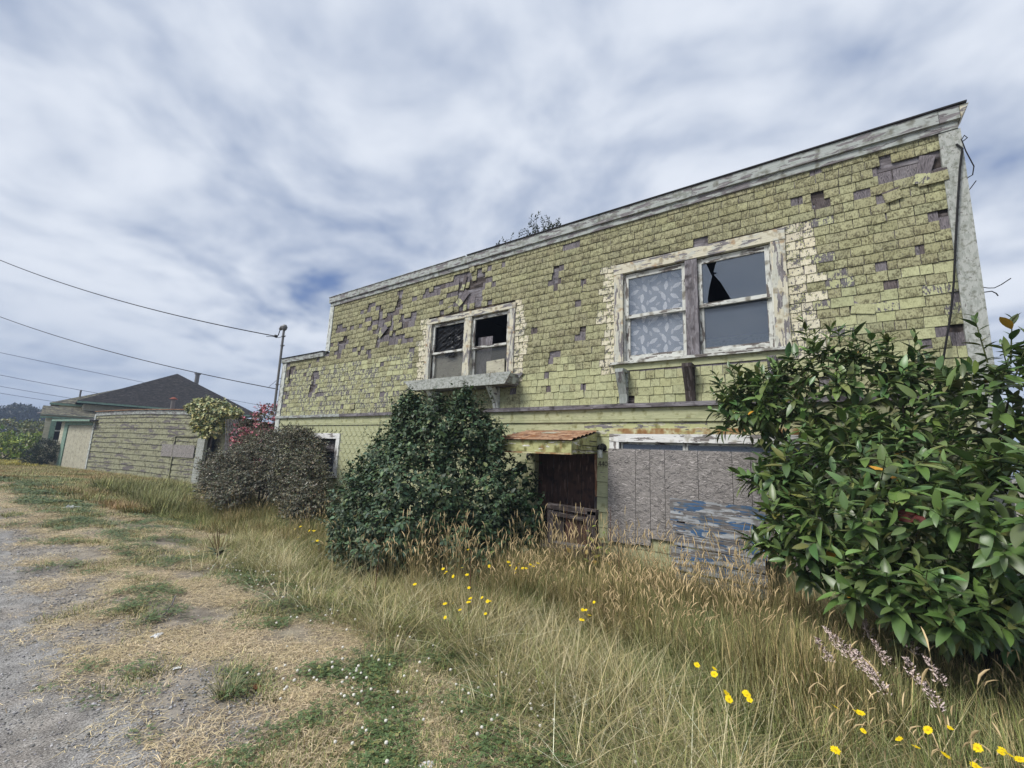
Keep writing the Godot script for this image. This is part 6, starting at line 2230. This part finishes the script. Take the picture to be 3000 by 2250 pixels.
func clover_mesh(seed_: int) -> ArrayMesh:
	var keep := rng.state
	rng.seed = seed_
	var s := Shape.new()
	for i in 26:
		var a := rng.randf() * TAU
		var r := 0.10 * sqrt(rng.randf())
		var p := Vector3(cos(a) * r, rnd(0.012, 0.045), sin(a) * r)
		var f := rnd(0.7, 1.25)
		s.col = Color(0.11 * f, 0.165 * f, 0.06 * f) if rng.randf() > 0.12 else Color(0.20 * f, 0.20 * f, 0.07 * f)
		var tilt := any_dir() * 0.35 + Vector3.UP
		for k in 3:
			var b := a + k * TAU / 3.0
			var d := Vector3(cos(b), 0, sin(b))
			var side := d.cross(tilt).normalized()
			d = tilt.normalized().cross(side) * -1.0
			var l := rnd(0.008, 0.014)
			var nn := tilt.normalized()
			s.trin(p, p + d * l * 0.7 + side * l * 0.5, p + d * l * 1.15, nn, nn, nn)
			s.trin(p, p + d * l * 1.15, p + d * l * 0.7 - side * l * 0.5, nn, nn, nn)
	rng.state = keep
	return s.mesh()

func straw_mesh(seed_: int) -> ArrayMesh:
	var keep := rng.state
	rng.seed = seed_
	var s := Shape.new()
	for i in 64:
		var p := Vector3(rnd(-0.13, 0.13), rnd(0.002, 0.016), rnd(-0.13, 0.13))
		var a := rng.randf() * TAU
		var l := rnd(0.015, 0.075)
		var d := Vector3(cos(a), rnd(-0.06, 0.12), sin(a))
		var side := Vector3(-sin(a), 0, cos(a)) * rnd(0.0007, 0.0016)
		var f := rnd(0.6, 1.15)
		s.col = Color(0.74 * f, 0.63 * f, 0.42 * f)
		if rng.randf() < 0.25:
			s.col = Color(0.30 * f, 0.24 * f, 0.16 * f)
		var m := p + d * l * 0.5 + Vector3(rnd(-0.006, 0.006), rnd(0, 0.01), rnd(-0.006, 0.006))
		var nn := Vector3.UP
		s.trin(p - side, m - side, m + side, nn, nn, nn)
		s.trin(p - side, m + side, p + side, nn, nn, nn)
		s.trin(m - side, p + d * l, m + side, nn, nn, nn)
	rng.state = keep
	return s.mesh()

# ------------------------------------------------------------------ flowers, weeds, litter
const NEAR_FLOWERS := [[-0.67, 3.55], [-0.58, 3.52], [-0.56, 3.63], [-0.48, 3.74], [-0.40, 3.66], [-0.39, 3.69], [-0.37, 3.76], [-0.45, 3.86], [-0.01, 3.59], [0.07, 3.57], [0.09, 3.52], [0.09, 3.73], [-0.02, 3.93], [0.22, 3.66], [0.34, 3.50], [0.43, 3.39], [0.27, 3.72], [0.36, 3.74], [0.49, 3.51], [0.49, 3.57], [0.46, 3.67], [0.59, 3.44], [0.57, 3.52], [0.59, 3.54], [0.62, 3.54]]
const MID_FLOWERS := [[-3.84, 1.96], [-3.24, 2.16], [-3.15, 2.39], [-3.04, 2.17], [-2.98, 2.03], [-2.97, 2.22], [-2.82, 2.04], [-2.76, 2.06], [-2.82, 1.87], [-2.84, 2.30], [-2.78, 2.26], [-2.76, 2.22], [-2.73, 2.47], [-3.45, 2.83], [-3.36, 2.87], [-3.25, 3.01], [-3.17, 2.97], [-3.28, 2.71], [-3.12, 2.81], [-3.22, 3.45], [-2.75, 3.21], [-2.61, 3.35], [-2.54, 3.27], [-2.44, 3.28], [-2.40, 3.37], [-2.63, 3.55], [-2.67, 3.61], [-2.51, 3.49], [-2.24, 3.60], [-2.40, 3.89], [-2.42, 3.70], [-1.70, 2.74], [-1.69, 2.99], [-1.65, 3.01], [-1.59, 3.07], [-1.58, 3.23]]
const LEFT_FLOWERS := [[-6.45, 2.88], [-6.57, 2.73], [-6.15, 2.90], [-6.08, 2.87], [-6.18, 2.76], [-6.20, 2.72], [-6.01, 3.04], [-5.86, 3.15], [-5.68, 3.26], [-5.50, 3.09]]
const PLUMES := [[0.33, 1.80], [0.22, 2.26], [0.04, 2.68], [0.09, 2.79], [0.13, 2.95], [0.18, 3.00], [0.21, 3.20], [0.44, 2.40], [0.28, 2.73], [0.38, 2.93], [0.43, 3.23], [-0.02, 2.94], [0.50, 2.85]]

func flower(called: String, label: String, group: String, x: float, z: float, top: float, size: float):
	var g := hill(x, z)
	var t := thing(called, label, "flower", Vector3(x, g, z), 0.0, group)
	var tall := maxf(top - g, 0.12)
	var lean := Vector3(rnd(-0.05, 0.05), 0, rnd(-0.05, 0.05))
	var s := Shape.new()
	s.col = Color(0.12, 0.15, 0.05)
	s.tube(PackedVector3Array([Vector3(-lean.x, -0.02, -lean.z), Vector3(-lean.x * 0.3, tall * 0.5, -lean.z * 0.3), Vector3(0, tall, 0)]), PackedFloat32Array([0.0017, 0.0015, 0.0013]), 4, false)
	put("stem", s, M.twig, t)
	var b := Shape.new()
	var tilt := Basis(Vector3(rnd(-1, 1), 0, rnd(-1, 1)).normalized(), rnd(0.0, 0.8)) * Basis(Vector3.RIGHT, 0.4)
	var fr := Transform3D(tilt, Vector3(0, tall, 0))
	var n := 16
	for i in n:
		var a := TAU * i / n + rnd(-0.08, 0.08)
		var d := Vector3(cos(a), 0.10 + rnd(-0.06, 0.1), sin(a))
		var q := Vector3(-sin(a), 0, cos(a)) * size * 0.17
		var r := size * rnd(0.85, 1.08)
		var f := rnd(0.85, 1.1)
		b.col = Color(0.80 * f, 0.60 * f, 0.012)
		var nn := tilt * Vector3.UP
		b.trin(fr * (d * r * 0.18 - q * 0.5), fr * (d * r * 0.72 - q), fr * (d * r * 0.72 + q), nn, nn, nn)
		b.trin(fr * (d * r * 0.18 - q * 0.5), fr * (d * r * 0.72 + q), fr * (d * r * 0.18 + q * 0.5), nn, nn, nn)
		b.trin(fr * (d * r * 0.72 - q), fr * (d * r), fr * (d * r * 0.72 + q), nn, nn, nn)
	put("petals", b, M.petal, t)
	var c := Shape.new()
	c.col = Color(0.62, 0.40, 0.012)
	c.lathe(PackedVector2Array([Vector2(size * 0.30, 0.0), Vector2(size * 0.24, size * 0.12), Vector2(0.0, size * 0.17)]), 8, fr)
	put("disc", c, M.petal, t)

const ORDINAL := ["first", "second", "third", "fourth", "fifth", "sixth", "seventh", "eighth", "ninth", "tenth", "eleventh", "twelfth", "thirteenth"]

func left_to_right(spots: Array) -> Array:
	var a := spots.duplicate()
	a.sort_custom(func(p, q): return atan2(p[0] - EYE.x, EYE.z - p[1]) < atan2(q[0] - EYE.x, EYE.z - q[1]))
	return a

func cluster(spots: Array, where: String, group: String, top: float, s0: float, s1: float):
	var row := left_to_right(spots)
	for i in row.size():
		flower("yellow_flower", "%s from the left of %s" % [ORDINAL[i], where], group, row[i][0], row[i][1], top + rnd(-0.02, 0.02), rnd(s0 * 0.75, s1))

func build_small_plants():
	# each cluster is told off from left to right, as one sees it from the lane
	cluster(NEAR_FLOWERS.slice(0, 3), "the three yellow flowers highest in the lower right grass", "yellow flowers at the lower right", 0.40, 0.018, 0.023)
	cluster(NEAR_FLOWERS.slice(3, 8), "the five yellow flowers left of the pink plumes", "yellow flowers at the lower right", 0.40, 0.018, 0.023)
	cluster(NEAR_FLOWERS.slice(8, 13), "the five yellow flowers just under the pink plumes", "yellow flowers at the lower right", 0.40, 0.018, 0.023)
	cluster(NEAR_FLOWERS.slice(13, 18), "the spread of yellow flowers before the lower right corner", "yellow flowers at the lower right", 0.40, 0.018, 0.023)
	cluster(NEAR_FLOWERS.slice(18), "the bright yellow flowers in the lower right corner", "yellow flowers at the lower right", 0.40, 0.018, 0.023)
	cluster(MID_FLOWERS.slice(0, 13), "the row of yellow flowers before the doorway", "yellow flowers before the doorway", 0.34, 0.019, 0.025)
	cluster(MID_FLOWERS.slice(13, 20), "the small yellow flowers under the green bush", "yellow flowers before the doorway", 0.34, 0.019, 0.025)
	cluster(MID_FLOWERS.slice(20, 31), "the low yellow flowers nearest the verge", "yellow flowers before the doorway", 0.34, 0.019, 0.025)
	cluster(MID_FLOWERS.slice(31), "the few yellow flowers below the boarded window", "yellow flowers before the doorway", 0.34, 0.019, 0.025)
	cluster(LEFT_FLOWERS, "the yellow flowers left of the green bush", "yellow flowers left of the bush", 0.38, 0.018, 0.023)
	# pink grass plumes at the lower right
	var plumes := left_to_right(PLUMES)
	for i in plumes.size():
		var p = plumes[i]
		var g := hill(p[0], p[1])
		var t := thing("grass_plume", "%s from the left of the pink feathery grass plumes" % ORDINAL[i], "grass", Vector3(p[0], g, p[1]), 0.0, "pink grass plumes")
		var s := Shape.new()
		var top := 0.45 - g
		var lean := Vector3(-0.10, 0, -0.02) * rnd(0.3, 1.0)
		s.col = Color(0.26, 0.22, 0.12)
		s.tube(PackedVector3Array([Vector3(-lean.x * 1.5, -0.01, 0), Vector3(-lean.x * 0.4, top * 0.6, 0), Vector3(0, top - 0.05, 0), lean * 0.6 + Vector3(0, top + 0.05, 0)]), PackedFloat32Array([0.0018, 0.0015, 0.001, 0.0006]), 4, false)
		put("stem", s, M.twig, t)
		var h := Shape.new()
		for k in 190:
			var u := rng.randf()
			var c := Vector3(0, top - 0.05, 0).lerp(lean * 0.8 + Vector3(0, top + 0.075, 0), u)
			var wd := 0.036 * pow(1.0 - u, 0.7) + 0.003
			var a := rng.randf() * TAU
			var q := c + Vector3(cos(a), rnd(-0.1, 0.5), sin(a)) * wd * rng.randf()
			var d := (Vector3(cos(a), 0.9, sin(a)) + any_dir() * 0.4).normalized() * rnd(0.009, 0.016)
			var f := rnd(0.8, 1.2)
			h.col = Color(0.74 * f, 0.60 * f, 0.56 * f)
			var sd := d.cross(any_dir()).normalized() * 0.0035
			var nn := (d.normalized() * 0.3 + Vector3(0, 0.8, 0.6)).normalized()
			h.trin(q - sd, q + d, q + sd, nn, nn, nn)
			h.trin(q, q - sd + d * 0.5, q + d * 1.2, nn, nn, nn)
		put("plume", h, M.grass, t)
	# white clover heads
	var ball := Shape.new()
	ball.lathe(PackedVector2Array([Vector2(0.0, -0.008), Vector2(0.007, -0.005), Vector2(0.0095, 0.0), Vector2(0.0075, 0.006), Vector2(0.0, 0.009)]), 7)
	ball.col = Color(0.14, 0.17, 0.07)
	ball.tube(PackedVector3Array([Vector3(0.01, -0.09, 0), Vector3(0, -0.006, 0)]), PackedFloat32Array([0.0008]), 3, false)
	var xf := []
	var cols := PackedColorArray()
	var spots := [[-2.0, 3.55, 0.5, 0.25, 30], [-2.9, 4.55, 0.25, 0.2, 34], [-1.5, 3.2, 0.45, 0.25, 30], [-5.5, 3.75, 0.6, 0.2, 26], [-4.6, 2.9, 0.4, 0.3, 26], [-1.7, 4.1, 0.4, 0.3, 22], [-0.9, 3.3, 0.35, 0.25, 14], [-2.3, 4.6, 0.3, 0.2, 16], [-4.0, 3.9, 0.5, 0.25, 20], [-6.6, 3.6, 0.5, 0.2, 14]]
	for q in spots:
		for i in q[4]:
			var x := rng.randfn(q[0], q[2])
			var z := rng.randfn(q[1], q[3])
			var s := rnd(0.75, 1.15)
			xf.append(Transform3D(Basis(Vector3(1, 0, 0.4).normalized(), rnd(-0.4, 0.4)).scaled(Vector3(s, s, s)), Vector3(x, hill(x, z) + rnd(0.06, 0.11), z)))
			var f := rnd(0.8, 1.05)
			cols.append(Color(0.78 * f, 0.75 * f, 0.66 * f))
	var o := swarm("clover_blossom", ball.mesh(), M.petal, xf, cols, self)
	tag(o, "small white clover heads dotted over the verge", "clover")
	# docks: rusty seed spikes with a few leaves
	var docks := [[-4.30, 3.05, 0.42, "rust red dock spike at the front edge of the grass left of the yellow flowers"], [-3.27, 2.55, 0.50, "rust red dock spike among the yellow flowers"], [-2.05, 1.25, 0.85, "tall brown dock before the boarded window"], [-4.55, 1.75, 0.75, "brown dock standing against the green bush"], [-2.95, 0.95, 0.95, "tall dry dock before the brown doorway"], [-2.62, 0.95, 0.90, "thin dry dock against the strand board"], [-2.35, 0.80, 0.95, "dry branched dock before the left of the strand board"], [-3.95, 1.9, 0.6, "brown dock at the right foot of the green bush"]]
	for q in docks:
		var g := hill(q[0], q[1])
		var t := thing("dock_plant", q[3], "dock", Vector3(q[0], g, q[1]), 0.0, "seeding docks")
		var s := Shape.new()
		s.col = Color(0.15, 0.075, 0.045)
		var top := Vector3(rnd(-0.06, 0.06), q[2] - g, rnd(-0.04, 0.04))
		s.tube(PackedVector3Array([Vector3(0, -0.02, 0), top * 0.5, top]), PackedFloat32Array([0.005, 0.004, 0.0015]), 5, false)
		put("stem", s, M.twig, t)
		var h := Shape.new()
		for k in 260:
			var u := lerpf(0.35, 1.0, rng.randf())
			var a := rng.randf() * TAU
			var c := top * u + Vector3(cos(a), 0, sin(a)) * 0.016 * rng.randf() * (1.5 - u)
			var d := (any_dir() + Vector3(0, -0.3, 0)).normalized() * rnd(0.004, 0.009)
			var sd := d.cross(any_dir()).normalized() * 0.0035
			var f := rnd(0.6, 1.3)
			h.col = Color(0.17 * f, 0.075 * f, 0.045 * f)
			h.trin(c - sd, c + d, c + sd, d.normalized(), d.normalized(), d.normalized())
		put("seeds", h, M.grass, t)
	# leafy dock on the verge, and a small thistle rosette
	for q in [["broad_dock", "leafy green dock with brown spikes at the edge of the gravel verge", -7.55, 3.42, 0.22, 16], ["grass_clump", "lone blue green grass clump on the straw near the lane", -3.15, 5.05, 0.0, 0]]:
		var t := thing(q[0], q[1], "plant", Vector3(q[2], hill(q[2], q[3]), q[3]))
		if q[5] > 0:
			var lm := leaf_mesh(0.34, 0.3, 0.35, 4)
			for i in q[5]:
				var a := rng.randf() * TAU
				var o2 := mesh_node("leaf", lm, shade(jitter(Color(0.075, 0.115, 0.05), 0.2)), t)
				o2.transform = leaf_frame(Vector3(0, 0.02, 0), Vector3(cos(a), rnd(0.3, 1.0), sin(a)), Vector3.UP, rnd(0.16, 0.27))
			var s := Shape.new()
			s.col = Color(0.17, 0.10, 0.05)
			for i in 9:
				var tp := Vector3(rnd(-0.22, 0.22), rnd(0.3, 0.5), rnd(-0.2, 0.2))
				s.tube(PackedVector3Array([Vector3.ZERO, tp * 0.5, tp]), PackedFloat32Array([0.004, 0.004, 0.0015]), 4, false)
				for k in 30:
					var u := rnd(0.45, 1.0)
					var d := any_dir() * 0.011
					s.trin(tp * u, tp * u + d, tp * u + d.cross(Vector3.UP) * 0.6, Vector3.UP, Vector3.UP, Vector3.UP)
			put("seed_spikes", s, M.grass, t)
		else:
			mesh_node("blades", tuft(811, 120, 0.07, 0.19, 0.55, 0.5, 0.0045, 0.07, [Color(0.10, 0.135, 0.06), Color(0.085, 0.125, 0.065), Color(0.14, 0.16, 0.07)]), M.grass, t)
			mesh_node("dead_blades", tuft(812, 22, 0.14, 0.26, 0.5, 0.4, 0.0025, 0.06, [Color(0.48, 0.40, 0.24)]), M.grass, t)

func shade(c: Color) -> StandardMaterial3D:
	var m: StandardMaterial3D = M.leaf.duplicate()
	m.vertex_color_use_as_albedo = false
	m.albedo_color = c.linear_to_srgb()
	return m

func build_box_weeds():
	var t := thing("box_weeds", "dead stalks, moss and weeds growing out of the window box", "weeds", Vector3.ZERO)
	t.set_meta("kind", "stuff")
	var mesh := [tuft(830, 30, 0.04, 0.13, 0.5, 0.4, 0.005, 0.05, [Color(0.30, 0.22, 0.12), Color(0.10, 0.08, 0.05), Color(0.16, 0.17, 0.06)]), tuft(831, 30, 0.05, 0.16, 0.6, 0.4, 0.006, 0.06, [Color(0.20, 0.22, 0.09), Color(0.35, 0.27, 0.15), Color(0.07, 0.055, 0.04)])]
	for m in 2:
		var xf := []
		var cols := PackedColorArray()
		for i in 34:
			xf.append(Transform3D(Basis(Vector3.UP, rng.randf() * TAU), Vector3(rnd(-6.95, -4.55), 2.995, rnd(0.1, 0.36))))
			var f := rnd(0.7, 1.2)
			cols.append(Color(f, f, f))
		swarm("tufts", mesh[m], M.grass, xf, cols, t)

func crumple(seed_: int, w: float, d: float, high: float) -> ArrayMesh:
	var st := SurfaceTool.new()
	st.begin(Mesh.PRIMITIVE_TRIANGLES)
	st.set_smooth_group(-1)
	var n := 7
	var g := []
	for j in n + 1:
		for i in n + 1:
			var u := float(i) / n - 0.5
			var v := float(j) / n - 0.5
			g.append(Vector3(u * w * (1.0 + 0.3 * n_c.get_noise_2d(seed_, j * 0.9)), high * (0.5 + n_a.get_noise_2d(i * 0.45 + seed_, j * 0.45)) * (1.0 - 1.6 * (u * u + v * v)), v * d * (1.0 + 0.3 * n_c.get_noise_2d(i * 0.9, seed_))))
	for j in n:
		for i in n:
			var a := j * (n + 1) + i
			for k in [a, a + 1, a + n + 2, a, a + n + 2, a + n + 1]:
				st.add_vertex(g[k])
	st.generate_normals()
	return st.commit()

func build_litter():
	for q in [["paper_scrap", "crumpled white bag lying at the end of the verge near the shed", -14.0, 3.97, 0.36, 0.22, 0.10, "paper", "litter"], ["paper_scrap", "small torn white paper in the middle of the bare verge", -4.59, 5.0, 0.09, 0.06, 0.03, "paper", "litter"], ["paper_scrap", "white scrap cut by the bottom edge of the picture", -1.73, 4.69, 0.07, 0.05, 0.02, "paper", "litter"], ["dry_leaf", "pale brown dead leaf on the verge near the clover", -3.10, 4.90, 0.06, 0.045, 0.015, "brown_leaf", "leaf"], ["dry_leaf", "curled dead leaf low at the bottom of the verge", -2.23, 4.88, 0.07, 0.045, 0.018, "brown_leaf", "leaf"], ["paper_scrap", "tiny white paper shred beside a green tuft on the verge", -3.80, 5.11, 0.05, 0.03, 0.012, "paper", "litter"], ["dry_leaf", "reddish dead leaves far up the verge before the weeds", -11.83, 3.41, 0.35, 0.2, 0.06, "brown_leaf", "leaf"]]:
		var o := mesh_node(q[0], crumple(int(q[2] * 100.0), q[4], q[5], q[6]), M[q[7]], self)
		o.position = Vector3(q[2], hill(q[2], q[3]) + 0.012, q[3])
		o.rotation.y = q[2] * 3.0
		tag(o, q[1], q[8])
	var t := put("twig", wire(PackedVector3Array([Vector3(-5.45, 0.025, 4.62), Vector3(-5.2, 0.03, 4.72), Vector3(-4.95, 0.022, 4.86)]), 0.006), M.bare_wood, self)
	t.position.y = hill(-5.2, 4.72)
	tag(t, "thin pale stick lying across the bare verge", "stick")
